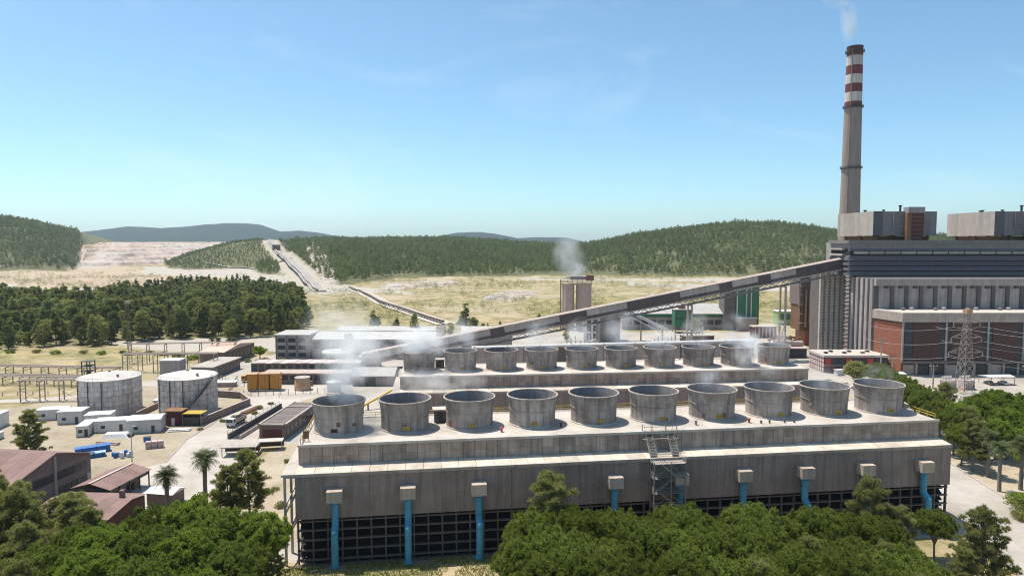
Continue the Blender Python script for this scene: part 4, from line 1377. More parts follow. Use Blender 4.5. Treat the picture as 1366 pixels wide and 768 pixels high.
# porch
t = thing('entrance_canopy', 'pale flat canopy on dark columns before the workshop hall', 'canopy', (-79, 308, 0))
MB().lathe([(7.2, 5.6), (7.6, 6.0), (7.4, 6.4), (2, 6.9)], 12).build('roof', 'whiteroof', t)
MB().box(-5, -3, 0, 5, 5, 5.6).build('lobby', 'darksteel', t)
for a in range(6):
    MB().tube((6.4 * math.cos(a * 1.047), 6.4 * math.sin(a * 1.047), 0), (6.4 * math.cos(a * 1.047), 6.4 * math.sin(a * 1.047), 5.7), 0.25).build('column', 'conc', t)
t = thing('white_warehouse', 'white roofed shed between the cypress and the conveyor', 'shed', (-26, 350, 0))
MB().box(0, 0, 0, 26, 16, 8).build('wall', 'buffwall', t)
MB().extr_x([(-0.6, 8), (16.6, 8), (8, 11.5)], -0.6, 26.6).build('roof', 'whiteroof', t)
# low stores in front of the workshop
t = thing('store_row', 'long low store with pale rusty roof before the workshop', 'shed', (-112, 290, 0))
MB().box(0, 0, 0, 46, 8, 3.8).build('wall', 'brownwall', t)
for k in range(15):
    MB().box(k * 3.1, -0.5, 3.8 + .1 * (k % 2), k * 3.1 + 3.0, 8.5, 4.1 + .1 * (k % 2)).build('roof_sheet', 'pinkwall' if k % 3 else 'conc_pale', t)
    MB().box(k * 3.1 + .4, -0.12, 0.3, k * 3.1 + 2.4, 0.05, 3.2).build('door', 'darksteel' if k % 2 else 'glass', t)
t = thing('store_row', 'low grey store half hidden by steam before the conveyor foot', 'shed', (-98, 266, 0))
MB().box(0, 0, 0, 40, 7, 4).build('wall', 'brownwall', t)
MB().box(-0.5, -0.6, 4, 40.5, 7.6, 4.4).build('roof', 'conc', t)
for k in range(12):
    MB().box(1 + k * 3.2, -0.12, 1.6, 3.2 + k * 3.2, 0.05, 3.3).build('window', 'glass', t)
t = thing('gable_shed', 'pale blue grey gable shed half hidden by steam', 'shed', (-62, 262, 0))
MB().box(0, 0, 0, 16, 12, 4).build('wall', 'facade', t)
MB().extr_x([(-0.5, 4), (12.5, 4), (6, 6.4)], -0.5, 16.5).build('roof', 'whiteroof', t)
MB().box(5, -.1, 0, 9, .05, 3.2).build('door', 'darksteel', t)
t = thing('water_tank', 'small pale cylinder tank standing in the steam', 'tank', (-66, 250, 0))
MB().lathe([(2.6, 0), (2.6, 4.2), (0.4, 5.0)], 20).build('shell', 'white', t, True)
MB().lathe([(2.75, 4.0), (2.75, 4.25)], 20).build('rim', 'conc', t)

# ------------------------------------------------------------------ orange boxes and drum
g = 'orange boxes on the pale yard'
for k, (x, y, lb) in enumerate(((-97.6, 254, 'orange upright box, leftmost on the pale yard'), (-93.3, 254.5, 'orange upright box, middle one on the pale yard'),
                                (-89.4, 255, 'orange upright box nearest the rusty drum'))):
    for j in range(1):
        t = thing('orange_container', lb, 'container', (x, y, 0), R(6), g)
        MB().box(-1.7, -1.2, 0.7, 1.7, 2.6, 6.2).build('body', 'orange', t)
        MB().box(-1.9, -1.4, 6.2, 1.9, 2.8, 6.5).build('lid', 'orangerust', t)
        m = MB()
        for i in range(5):
            m.box(-1.6 + i * .7, -1.3, 0.8, -1.4 + i * .7, -1.2, 6.1)
        m.build('rib', 'orange', t)
        for xx in (-1.4, 1.4):
            MB().box(xx - .2, -1.1, 0, xx + .2, 2.4, 0.7).build('skid', 'darksteel', t)
t = thing('rusty_drum', 'short rust stained drum tank right of the orange boxes', 'tank', (-79.5, 256, 0))
MB().lathe([(3.1, 0), (2.75, 4.3), (2.6, 4.6)], 24).build('shell', 'orangerust', t, True)
MB().lathe([(2.9, 4.5), (2.9, 4.8), (0.3, 5.1)], 24).build('lid', 'conc_pale', t)


# ------------------------------------------------------------------ oil tanks
def oil_tank(label, loc, Rr, H, stair):
    t = thing('storage_tank', label, 'storage tank', loc, 0, 'round storage tanks')
    MB().lathe([(Rr - .08, 0), (Rr - .08, H)], 60).build('inner_shell', 'conc_dark', t)
    nc, npl = 7, 20
    hh = H / nc
    for j in range(nc):
        mb = MB()
        vs_ = []
        da = 2 * math.pi / npl
        ks = 4
        for e, z in ((0, 0.04), (1, hh - 0.04)):
            for i in range(ks + 1):
                a = 0.006 + (da - .012) * i / ks
                vs_.append((Rr * math.cos(a), Rr * math.sin(a), z))
        mb.add(vs_, [(i, i + 1, ks + 2 + i, ks + 1 + i) for i in range(ks)])
        pl = mb.mesh('plate', 'tank', True)
        for i in range(npl):
            link('shell_plate', pl, t, (0, 0, j * hh), i * da + (j % 2) * da / 2)
    MB().lathe([(Rr + .25, H - .05), (Rr + .25, H + .22), (Rr * .5, H + 1.2), (0.3, H + 1.75)], 48).build('roof', 'tankroof', t, True)
    MB().lathe([(Rr + .18, H * .52), (Rr + .18, H * .52 + .14)], 48).build('wind_girder', 'tank', t)
    for a in (-1.75, -1.3, -2.3):
        MB().bar(((Rr + .2) * math.cos(a), (Rr + .2) * math.sin(a), 0), ((Rr + .2) * math.cos(a), (Rr + .2) * math.sin(a), H), .2).build('drain_pipe', 'darksteel', t)
    MB().lathe([(.5, H + 1.2), (.5, H + 2.2)], 10, 0, 0).lathe([(.4, H + .7), (.4, H + 1.6)], 8, 5, -4).build('roof_vent', 'steel', t)
    if stair:
        m = MB()
        prev = None
        for i in range(23):
            a = -1.45 + i * 0.052
            z = 0.3 + (H - 0.2) * i / 22
            p = ((Rr + .9) * math.cos(a), (Rr + .9) * math.sin(a), z)
            if prev:
                m.bar(prev, p, 0.9, 0.18)
                m.bar((prev[0], prev[1], prev[2] + 1), (p[0], p[1], p[2] + 1), 0.09)
            m.bar(p, (p[0], p[1], p[2] + 1), 0.06)
            prev = p
        m.build('stair', 'darksteel', t)
    g_ = MB()
    for i in range(40):
        a, b = i * math.pi / 20, (i + 1) * math.pi / 20
        if i % 20 < 12:
            g_.bar(((Rr) * math.cos(a), (Rr) * math.sin(a), H + 1.1), (Rr * math.cos(b), Rr * math.sin(b), H + 1.1), .06)
            g_.bar(((Rr) * math.cos(a), (Rr) * math.sin(a), H), (Rr * math.cos(a), Rr * math.sin(a), H + 1.1), .05)
    g_.build('roof_rail', 'steel', t)
    return t


oil_tank('left one of two weathered round storage tanks', (-133.2, 223.5, 0), 9.3, 11.4, False)
oil_tank('right one of two weathered round storage tanks, with a diagonal stair', (-106.6, 222.0, 0), 8.9, 12.0, True)
# bund walls
def wall(name, pts, h, w, mat, label, cat='wall'):
    t = thing(name, label, cat, (pts[0][0], pts[0][1], 0))
    ox, oy = pts[0]
    cap = MB()
    for a, b in zip(pts[:-1], pts[1:]):
        L = math.hypot(b[0] - a[0], b[1] - a[1])
        n = max(1, int(L / 4))
        for i in range(n):
            p = (a[0] + (b[0] - a[0]) * i / n - ox, a[1] + (b[1] - a[1]) * i / n - oy, h / 2)
            q = (a[0] + (b[0] - a[0]) * (i + .985) / n - ox, a[1] + (b[1] - a[1]) * (i + .985) / n - oy, h / 2)
            MB().bar(p, q, w, h).build('wall_panel', mat, t)
        cap.bar((a[0] - ox, a[1] - oy, h + .06), (b[0] - ox, b[1] - oy, h + .06), w + .14, 0.12)
    cap.build('coping', 'conc', t)
    return t


wall('bund_wall', [(-95, 205), (-90, 231), (-97, 241), (-112, 245)], 2.3, .5, 'brownwall', 'brown wall enclosing the yard right of the storage tanks')
wall('bund_wall', [(-119.5, 214), (-119.5, 240)], 1.8, .4, 'brownwall', 'short brown wall standing between the two storage tanks')
t = thing('pump_shelter', 'dark red pump shelter at the foot of the right tank', 'shed', (-103.5, 206.5, 0))
MB().box(-2.2, -1.6, 0, 2.6, 2.0, 4.3).build('wall', 'maroon', t)
MB().box(-2.5, -2, 4.3, 3, 2.4, 4.6).build('roof', 'rust', t)
MB().box(3.2, -1.6, 0, 8, 2, 2.6).build('cabinet', 'darksteel', t)
MB().box(3.0, -2, 3.6, 9, 2.4, 3.8).build('lean_roof', 'yellow', t)
MB().box(-.3, -1.75, 0, .7, -1.6, 2.4).build('door', 'white', t)
MB().bar((3.1, -1.8, 0), (3.1, -1.8, 3.6), .18).bar((8.8, -1.8, 0), (8.8, -1.8, 3.6), .18).build('post', 'steel', t)

# ------------------------------------------------------------------ white site cabins
g = 'white site cabins before the storage tanks'
for (x, y, w, dp, h, rz, lb, mono) in (
        (-108.5, 199.5, 9.0, 6.0, 3.7, 14, 'white site cabin nearest the right tank, with a dark door', 1),
        (-118.5, 200.0, 9.4, 4.6, 3.3, 14, 'long white site cabin, front one of the group', 0),
        (-124.5, 196.6, 3.0, 8.0, 3.0, 14, 'narrow white site cabin at the front left of the group', 0),
        (-126.5, 206.5, 7.2, 5.0, 3.4, 14, 'white site cabin standing before the left tank', 0),
        (-136.5, 209.5, 7.0, 6.0, 3.8, 10, 'white site cabin at the left foot of the left tank', 0),
        (-145.5, 213.5, 8.0, 5.0, 3.2, 10, 'white site cabin, farthest left of the group behind the lone pine', 0),
        (-158.0, 199.0, 9.0, 14.0, 4.2, 8, 'bluish white shed at the left edge of the picture', 0),
        (-149.0, 189.0, 8.0, 5.0, 1.8, 8, 'low white flat box left of the lone pine', 0)):
    t = thing('site_cabin', lb, 'cabin', (x, y, 0), R(rz), g)
    MB().box(-w / 2, -dp / 2, 0.15, w / 2, dp / 2, h).build('wall', 'white', t)
    if mono:
        MB().extr_x([(-dp / 2 - .2, h), (dp / 2 + .2, h), (dp / 2 + .2, h + .5), (0, h + .85), (-dp / 2 - .2, h + .3)], -w / 2 - .2, w / 2 + .2).build('roof', 'white', t)
    else:
        MB().box(-w / 2 - .15, -dp / 2 - .15, h, w / 2 + .15, dp / 2 + .15, h + .2).build('roof', 'white', t)
    MB().box(w * .22, -dp / 2 - .06, .2, w * .22 + .9, -dp / 2, 2.2).build('door', 'darksteel', t)
    MB().box(-w * .3, -dp / 2 - .05, 1.2, -w * .3 + 1.1, -dp / 2, 2.1).build('window', 'glass', t)
    MB().box(-w / 2 - .05, -dp / 2 - .05, 0, w / 2 + .05, dp / 2 + .05, .15).build('skid', 'steel', t)
t = thing('covered_heap', 'low heap under a white sheet before the cabins', 'tarpaulin', (-113.5, 192.8, 0), R(12))
MB().add([(-3.6, -1.6, 0), (3.4, -1.9, 0), (3.8, 1.6, 0), (-3.4, 1.8, 0), (-3.0, -.9, 1.2), (2.2, -1.1, 1.1), (2.6, 1.0, 1.3), (-2.8, 1.1, 1.35)],
         [(4, 5, 6, 7), (0, 1, 5, 4), (1, 2, 6, 5), (2, 3, 7, 6), (3, 0, 4, 7)]).build('sheet', 'white', t)
MB().box(2.9, -1.1, 0, 4.2, 1.2, .8).build('timber', 'darksteel', t)
t = thing('blue_bin', 'small dark blue bin on the bare yard', 'bin', (-102.5, 188.5, 0), R(10))
MB().box(-.8, -.6, 0, .8, .6, 1.2).build('body', 'tarp', t)
MB().box(-.9, -.7, 1.2, .9, .7, 1.32).build('lid', 'darksteel', t)
# blue covered stacks
for (x, y, L, w, h, rz, lb) in ((-111.5, 178.2, 8.0, 2.2, 1.8, 34, 'long stack under a bright blue sheet, farther of two'),
                                (-109.5, 174.2, 6.5, 2.0, 1.2, 32, 'low stack under a light blue sheet, nearer of two')):
    t = thing('sheeted_stack', lb, 'stack', (x, y, 0), R(rz))
    MB().box(-L / 2, -w / 2, 0, L / 2, w / 2, h).build('stack', 'tarp', t)
    MB().extr_x([(-w / 2 - .1, h), (w / 2 + .1, h), (0.1, h + .35)], -L / 2 - .1, L / 2 + .1).build('sheet', 'tarplight' if h < 1.5 else 'tarp', t)
    for k in (-.3, .1, .4):
        MB().box(L * k - .08, -w / 2 - .05, 0, L * k + .08, w / 2 + .05, h + .1).build('strap', 'darksteel', t)
random.seed(3)
t = thing('drum_heap', 'small heap of blue and white drums on the bare yard', 'heap', (-101.8, 174.5, 0))
for k in range(11):
    x, y = random.uniform(-2.6, 2.6), random.uniform(-1.2, 1.2)
    MB().lathe([(.42, 0), (.45, .5), (.42, 1.0 + .3 * (k % 3))], 10, x, y).build('drum', ('tarp', 'tarplight', 'white', 'tarp')[k % 4], t)
t = thing('earth_mound', 'small dry earth mound beside the lamp pole', 'mound', (-101.5, 163.5, 0))
mb = MB()
for j in range(5):
    for i in range(12):
        rr = (4 - j) * 1.2 * (1 + .15 * math.sin(i * 2.1 + j))
        mb.v.append((rr * math.cos(i * .5236) * 1.5, rr * math.sin(i * .5236) * .8, j * .42 - .1))
for j in range(4):
    for i in range(12):
        mb.f.append((j * 12 + i, j * 12 + (i + 1) % 12, j * 12 + 12 + (i + 1) % 12, j * 12 + 12 + i))
mb.build('soil', 'dirt', t, True)


def pole(x, y, h, label, r=.13, mat='steel', lamp=True, name='lamp_pole'):
    t = thing(name, label, 'pole', (x, y, zt(x, y) if y > 430 else 0))
    MB().tube((0, 0, 0), (0, 0, h), r, r * .6, 8).build('shaft', mat, t)
    if lamp:
        MB().tube((0, 0, h), (.9, -.3, h + .25), r * .5, None, 6).build('arm', mat, t)
        MB().box(.6, -.45, h + .18, 1.4, -.15, h + .34).build('lamp_head', 'galv', t)
    else:
        MB().box(-.25, -.25, 0, .25, .25, .3).build('footing', 'conc', t)
    return t


pole(-96.2, 169.5, 9.4, 'tall grey pole standing on the bare yard by the red roofs', .16, 'galv')
pole(-84, 243, 7, 'thin pole in the fence line before the rusty drum', .1, 'darksteel')
pole(-78, 205, 5, 'short pole beside the pale road', .08, 'darksteel', False)

# ------------------------------------------------------------------ long brown hall and the pit beside it
t = thing('brown_hall', 'long low brown hall with flat grey roof beside the pale road', 'hall', (-71.5, 190.0, 0), R(-3))
MB().box(0, 0, 0, 7.4, 27, 4.1).build('wall', 'brownwall', t)
MB().box(-0.3, -0.3, 4.1, 7.7, 27.3, 4.3).build('eaves', 'conc_dark', t)
for k in range(9):
    MB().box(0.3, k * 3 + .05, 4.3, 7.1, k * 3 + 2.95, 4.42).build('roof_sheet', 'conc_dark', t)
MB().box(-0.3, -.3, 4.3, .25, 27.3, 4.65).box(7.15, -.3, 4.3, 7.7, 27.3, 4.65).box(-0.3, -.3, 4.3, 7.7, .2, 4.65).box(-.3, 20, 4.3, 7.7, 20.4, 4.7).build('roof_kerb', 'conc', t)
for k in range(8):
    MB().box(7.4, 1 + k * 3.2, 1.2, 7.5, 3 + k * 3.2, 3.2).build('window', 'glass', t)
MB().box(1, -.1, 0.1, 6.4, 0.02, 3.0).build('door', 'maroon', t)
t = thing('loading_ramp', 'dark walled trench with railing along the brown hall', 'trench', (-80.8, 190.8, 0), R(-4))
MB().box(0, 0, 0.03, 0.4, 37, 1.5).build('wall', 'conc_dark', t)
MB().box(3.4, 0, 0.03, 3.7, 37, 1.1).build('wall', 'conc_pale', t)
MB().box(.4, 0, 0.03, 3.4, 37, 0.1).build('floor_grate', 'void', t)
m = MB()
for k in range(13):
    m.bar((-.1, k * 3, 0), (-.1, k * 3, 2.4), .08)
m.bar((-.1, 0, 2.4), (-.1, 36, 2.4), .07).bar((-.1, 0, 1.7), (-.1, 36, 1.7), .06)
m.build('railing', 'conc_dark', t)
t = thing('rusty_plate_stack', 'flat stack of rusty plates before the brown hall', 'stack', (-73, 183.2, 0), R(6))
for k in range(3):
    MB().box(-3.4 + .2 * k, -1.6, k * .22, 3.6, 1.6 - .2 * k, k * .22 + .2).build('plate', 'rust' if k < 2 else 'redroof', t)


def carport(x, y, rz, w, d_, h, label, mat='conc_pale'):
    t = thing('flat_shelter', label, 'shelter', (x, y, 0), R(rz))
    MB().box(-w / 2, -d_ / 2, h, w / 2, d_ / 2, h + .22).build('roof', mat, t)
    for xx in (-w / 2 + .3, w / 2 - .3):
        for yy in (-d_ / 2 + .3, d_ / 2 - .3):
            MB().bar((xx, yy, 0), (xx, yy, h), .18).build('post', 'steel', t)
    MB().box(-w / 2, d_ / 2 - .2, .4, w / 2, d_ / 2 - .05, h - .3).build('back_sheet', 'darksteel', t)
    return t


carport(-71.5, 176.5, 6, 9, 4, 2.4, 'pale flat shelter with dark shade below, left of the verge')
carport(-65.2, 181.2, 10, 6.5, 3.2, 2.4, 'small flat shelter with dark shade below, on the dry verge')

# ------------------------------------------------------------------ red roofed buildings, lower left
t = thing('gabled_warehouse', 'big brown warehouse with dull red gable roof at lower left', 'warehouse', (-100.3, 134.5, 0), R(-8))
MB().box(-60, 0, 0, 0, 20.5, 7.2).build('wall', 'brownwall', t)
MB().add([(0, 0, 7.2), (0, 20.5, 7.2), (0, 10.25, 10.2), (-.4, 0, 7.2), (-.4, 20.5, 7.2), (-.4, 10.25, 10.2)], [(0, 1, 2), (5, 4, 3), (0, 2, 5, 3), (1, 4, 5, 2)]).build('gable', 'brownwall', t)
for k in range(20):
    x = -60 + k * 3.03
    MB().add([(x, -.7, 7.1), (x + 2.98, -.7, 7.1), (x + 2.98, 10.25, 10.35), (x, 10.25, 10.35), (x, -.7, 6.95), (x + 2.98, -.7, 6.95)],
             [(0, 1, 2, 3), (4, 5, 1, 0)]).build('roof_sheet', 'redroof', t)
    MB().add([(x, 21.2, 7.1), (x, 10.25, 10.35), (x + 2.98, 10.25, 10.35), (x + 2.98, 21.2, 7.1)], [(0, 3, 2, 1)]).build('roof_sheet', 'redroof', t)
MB().bar((.35, -.8, 7.15), (.35, 10.25, 10.4), .5, .3).bar((.35, 10.25, 10.4), (.35, 21.3, 7.15), .5, .3).build('verge_trim', 'redroof', t)
for k in range(2):
    y0 = 1.2 + k * 9.6
    for j in range(4):
        MB().box(-.05, y0 + j * 2.15, 4.3, .1, y0 + j * 2.15 + 2.0, 6.1).build('window', 'glass', t)
for j in range(5):
    MB().box(-.05, 11.2 + j * 1.7, 0.6, .1, 11.2 + j * 1.7 + 1.5, 2.6).build('window', 'glass', t)
MB().box(-.05, 19.2, 0.2, .12, 20.2, 3.0).build('door', 'conc_pale', t)
MB().box(-.02, 9.9, 0, .25, 10.5, 9.8).build('pilaster', 'buffwall', t)

t = thing('open_shed', 'long open sided shed with dull red roof by the road', 'shed', (-89.6, 141.5, 0), R(-7))
for k in range(5):
    y = k * 2.74
    MB().add([(-4.6, y, 3.6), (0, y, 4.8), (0, y + 2.7, 4.8), (-4.6, y + 2.7, 3.6)], [(0, 1, 2, 3)]).build('roof_sheet', 'redroof', t)
    MB().add([(0, y, 4.8), (4.8, y, 3.6), (4.8, y + 2.7, 3.6), (0, y + 2.7, 4.8)], [(0, 1, 2, 3)]).build('roof_sheet', 'redroof', t)
MB().bar((0, -.1, 4.88), (0, 13.8, 4.88), .5, .12).build('ridge_cap', 'pinkwall', t)
MB().box(-4.2, .4, 0, -3.9, 13.2, 3.4).build('back_wall', 'brownwall', t)
for k in range(5):
    for x in (-4.1, 4.3):
        MB().bar((x, .4 + k * 3.2, 0), (x, .4 + k * 3.2, 3.7), .22).build('post', 'darksteel', t)
m = MB()
for k in range(5):
    m.bar((-4.4, .4 + k * 3.2, 3.5), (4.6, .4 + k * 3.2, 3.5), .15, .25)
m.box(3.9, .2, 2.6, 4.2, 13.4, 3.5)
m.build('truss', 'darksteel', t)
for k, (x, y) in enumerate(((-1.5, 2), (1.4, 5), (-2, 8), (1.8, 11))):
    MB().box(x - 1, y - .8, 0, x + 1, y + .8, 1.5 + .3 * k).build('stored_crate', 'brownwall', t)
t = thing('red_roofed_house', 'low house with pale red roof behind the nearest trees', 'house', (-92.5, 127.0, 0), R(-3))
MB().box(0, 0, 0, 15.8, 12, 3.6).build('wall', 'brickred', t)
for k in range(6):
    x = -.5 + k * 2.8
    MB().add([(x, -.6, 3.6), (x + 2.76, -.6, 3.6), (x + 2.76, 7.0, 4.7), (x, 7.0, 4.7)], [(0, 1, 2, 3)]).build('roof_sheet', 'redroof', t)
    MB().add([(x, 7.0, 4.7), (x + 2.76, 7.0, 4.7), (x + 2.76, 12.6, 3.8), (x, 12.6, 3.8)], [(0, 1, 2, 3)]).build('roof_sheet', 'redroof', t)
MB().add([(0, 0, 3.6), (0, 12, 3.7), (0, 7, 4.6), (15.8, 0, 3.6), (15.8, 12, 3.7), (15.8, 7, 4.6)], [(0, 2, 1), (3, 4, 5)]).build('gable', 'brickred', t)
MB().box(13, 8, 4.2, 13.8, 8.8, 6.0).build('chimney', 'brownwall', t)
for k in range(3):
    MB().box(2 + k * 5, -.08, 1.2, 3.6 + k * 5, .02, 2.6).build('window', 'glass', t)
t = thing('white_roof_hut', 'small white roofed hut right of the open shed', 'hut', (-74.5, 143.5, 0), R(-10))
MB().box(-3, -2, 0, 3, 2, 2.7).build('wall', 'brownwall', t)
MB().extr_x([(-2.4, 2.7), (2.4, 2.7), (0, 3.4)], -3.4, 3.4).build('roof', 'white', t)
t = thing('white_tent', 'white sheet roof half hidden among the trees at lower left', 'canopy', (-86.5, 112.5, 0), R(15))
MB().extr_x([(-2.2, 3.2), (2.2, 3.2), (0, 4.0)], -4.2, 4.2).build('roof', 'white', t)
for x in (-3.9, 3.9):
    for y in (-2, 2):
        MB().bar((x, y, 0), (x, y, 3.2), .12).build('post', 'steel', t)


# ------------------------------------------------------------------ pipe racks at the left
def pipe_rack(label, a, b, h, n, pipes=4, w=3.0, tower=False):
    dx, dy = b[0] - a[0], b[1] - a[1]
    L = math.hypot(dx, dy)
    t = thing('pipe_rack', label, 'pipe rack', (a[0], a[1], 0), math.atan2(dy, dx), 'pipe racks left of the tanks')
    for i in range(n + 1):
        x = L * i / n
        m = MB()
        m.bar((x, -w / 2, 0), (x, -w / 2, h), .28).bar((x, w / 2, 0), (x, w / 2, h), .28)
        m.bar((x, -w / 2 - .4, h), (x, w / 2 + .4, h), .26).bar((x, -w / 2, h * .62), (x, w / 2, h * .62), .2)
        m.build('portal', 'steel', t)
        if i < n:
            c = MB()
            c.bar((x, -w / 2, .4), (x + L / n, -w / 2, h * .62), .1).bar((x + L / n, -w / 2, .4), (x, -w / 2, h * .62), .1)
            if i % 2 == 0:
                c.build('cross_brace', 'steel', t)
    for k in range(pipes):
        y = -w / 2 + .3 + (w - .6) * k / max(1, pipes - 1)
        MB().tube((-1, y, h + .5), (L + 1, y, h + .5), .18 + .06 * (k % 2), None, 8).build('pipe', ('steel', 'conc', 'rust', 'steel')[k % 4], t, True)
    return t


pipe_rack('dark pipe rack with cross braces before the left storage tank', (-172, 237, 0), (-146, 239, 0), 7.0, 4)
pipe_rack('long pale topped pipe rack reaching the left edge of the field', (-240, 268, 0), (-156, 262, 0), 3.2, 12, 5, 5)
pipe_rack('low pipe rack crossing the dry field farther back', (-262, 292, 0), (-165, 282, 0), 3.0, 12, 4, 4)
pipe_rack('pipe rack with tall frames between the tanks and the long sheds', (-166, 290, 0), (-128, 292, 0), 7.5, 6, 4, 4)
pipe_rack('upper pipe rack in front of the clearing', (-176, 312, 0), (-130, 318, 0), 8.5, 6, 3, 3)
t = thing('valve_tower', 'small dark steel valve tower at the end of the pipe racks', 'tower', (-165.5, 264, 0))
m = MB()
for x in (-1.6, 1.6):
    for y in (-1.6, 1.6):
        m.bar((x, y, 0), (x, y, 9.5), .3)
for z in (3, 5.5, 7.6, 9.4):
    m.box(-1.9, -1.9, z, 1.9, 1.9, z + .2)
m.build('frame', 'darksteel', t)
MB().lathe([(.8, 3.2), (.8, 5), (.3, 5.4)], 10).build('vessel', 'rust', t)
t = thing('grey_cabin', 'blue grey box cabin beneath the pipe racks', 'cabin', (-141, 281, 0), R(4))
MB().box(-4, -3, 0.2, 4, 3, 7).build('wall', 'facade', t)
MB().box(-4.2, -3.2, 7, 4.2, 3.2, 7.3).build('roof', 'white', t)
MB().box(-1, -3.08, .3, 0.4, -3, 2.6).build('door', 'darksteel', t)
t = thing('long_shed', 'long dark walled shed with pale roof below the clearing, nearer one', 'shed', (-131, 276, 0), R(-4))
MB().box(0, 0, 0, 9, 24, 4.6).build('wall', 'brownwall', t)
MB().box(-.5, -.5, 4.6, 9.5, 24.5, 5.0).build('roof', 'conc_pale', t)
for k in range(7):
    MB().box(9, 1 + k * 3.3, 1.2, 9.1, 3.4 + k * 3.3, 3.4).build('window', 'glass', t)
t = thing('long_shed', 'long reddish shed below the clearing, farther one', 'shed', (-141, 306, 0), R(-5))
MB().box(0, 0, 0, 11, 30, 6.2).build('wall', 'brownwall', t)
MB().extr_x([(-.6, 6.2), (30.6, 6.2), (15, 8.2)], -.5, 11.5).build('roof', 'pinkconc', t)
for k in range(8):
    MB().box(11, 1.2 + k * 3.5, 1.6, 11.1, 3.8 + k * 3.5, 4.6).build('window', 'glass', t)
for k, (x, y, c_) in enumerate(((-118, 232, 'white slab roof behind the tanks, left'), (-112, 262, 'white slab roof behind the tanks, right'))):
    t = thing('slab_shelter', c_, 'shelter', (x, y, 0), R(4))
    MB().box(-5, -2, 1.6, 5, 2, 1.9).build('roof', 'white', t)
    MB().box(-4.6, -1.6, 0, 4.6, 1.6, 1.6).build('wall', 'conc', t)


# ------------------------------------------------------------------ fences
def fence(label, pts, h, step, mat='conc', wire=True, name='fence'):
    t = thing(name, label, 'fence', (pts[0][0], pts[0][1], 0))
    ox, oy = pts[0]
    pm = MB().bar((0, 0, 0), (0, 0, h), .16).mesh('post', mat)
    for a, b in zip(pts[:-1], pts[1:]):
        L = math.hypot(b[0] - a[0], b[1] - a[1])
        n = max(1, int(L / step))
        for i in range(n):
            link('post', pm, t, (a[0] + (b[0] - a[0]) * i / n - ox, a[1] + (b[1] - a[1]) * i / n - oy, 0))
        w = MB()
        for z in (.35, .35 + (h - .6) / 2, h - .15):
            w.tube((a[0] - ox, a[1] - oy, z), (b[0] - ox, b[1] - oy, z), .03, None, 4)
        w.build('wire', 'galv', t)
    return t


fence('post and wire fence before the orange boxes', [(-100, 244), (-64, 250)], 2.2, 2.6, 'conc_dark')
fence('post and wire fence behind the right storage tank', [(-104, 247), (-112, 276)], 2.2, 3.0, 'brownwall')
fence('post fence running past the long sheds', [(-121, 277), (-108, 262), (-100, 262)], 2.0, 3.0, 'brownwall')
fence('dark fence along the dry field left of the tanks', [(-215, 240), (-150, 250)], 1.4, 5, 'darksteel')
railing('yard_railing', [(119, 244, 0), (129, 214, 0)], 'yellow', 'yellow handrail beside the right yard road', r=.08, step=3)
t = thing('pipe_ramp', 'yellow pipe ramp climbing behind the first fan stack', 'pipe', (-52, 222, 0), R(35))
MB().bar((0, 0, .4), (16, 0, 6.5), .8, .5).build('pipe', 'yellow', t)
for s in (.3, .65, .95):
    MB().bar((16 * s, 0, 0), (16 * s, 0, 6.2 * s), .4).build('leg', 'rust', t)

# ------------------------------------------------------------------ lattice pylon and power lines
py_ = thing('lattice_pylon', 'steel lattice power pylon before the turbine hall', 'pylon', (167, 249, 0), R(10))
Hp = 31.5


def pw(z):
    return 1.9 * (1 - z / Hp) ** 1.05 + 0.5


lv = [0, 4.2, 7.8, 11, 14, 16.6, 19, 21.2, 23.2, 25, 26.8, 28.6, Hp - 1]
for sx, sy in ((-1, -1), (1, -1), (1, 1), (-1, 1)):
    m = MB()
    for a, b in zip(lv[:-1], lv[1:]):
        m.bar((sx * pw(a), sy * pw(a), a), (sx * pw(b), sy * pw(b), b), .15)
    m.build('leg', 'steel', py_)
for a, b in zip(lv[:-1], lv[1:]):
    m = MB()
    for k in range(4):
        c = [(-1, -1), (1, -1), (1, 1), (-1, 1)]
        p, q = c[k], c[(k + 1) % 4]
        m.bar((p[0] * pw(a), p[1] * pw(a), a), (q[0] * pw(b), q[1] * pw(b), b), .08)
        m.bar((q[0] * pw(a), q[1] * pw(a), a), (p[0] * pw(b), p[1] * pw(b), b), .1)
        m.bar((p[0] * pw(b), p[1] * pw(b), b), (q[0] * pw(b), q[1] * pw(b), b), .09)
    m.build('bracing', 'steel', py_)
arms = []
for z, L in ((15.0, 7.2), (20.5, 6.4), (26.0, 5.6)):
    for s in (-1, 1):
        m = MB()
        for y in (-1, 1):
            m.bar((s * pw(z), y * pw(z), z), (s * L, 0, z + .5), .13).bar((s * pw(z + 2), y * pw(z + 2), z + 2), (s * L, 0, z + .5), .1)
            for f_ in (.33, .66):
                x_ = s * (pw(z) + (L - pw(z)) * f_)
                m.bar((x_, y * pw(z) * (1 - f_), z + .5 * f_), (x_, y * pw(z + 2) * (1 - f_), z + 2 - 1.5 * f_), .1)
        m.build('cross_arm', 'steel', py_)
        m = MB()
        for j in range(6):
            m.lathe([(.1, 0), (.22, .08), (.1, .16)], 8, s * L, 0)
            for i in range(len(m.v) - 24, len(m.v)):
                x, y, zz = m.v[i]
                m.v[i] = (x, y, zz + z + .35 - (j + 1) * .26)
        m.build('insulator', 'conc_pale', py_)
        arms.append((s * L, 0, z - 1.2))
MB().box(-1.2, -1.0, 29.6, 1.2, 1.0, 31.2).build('peak_box', 'orangerust', py_)
ca, sa_ = math.cos(R(10)), math.sin(R(10))
k = 0
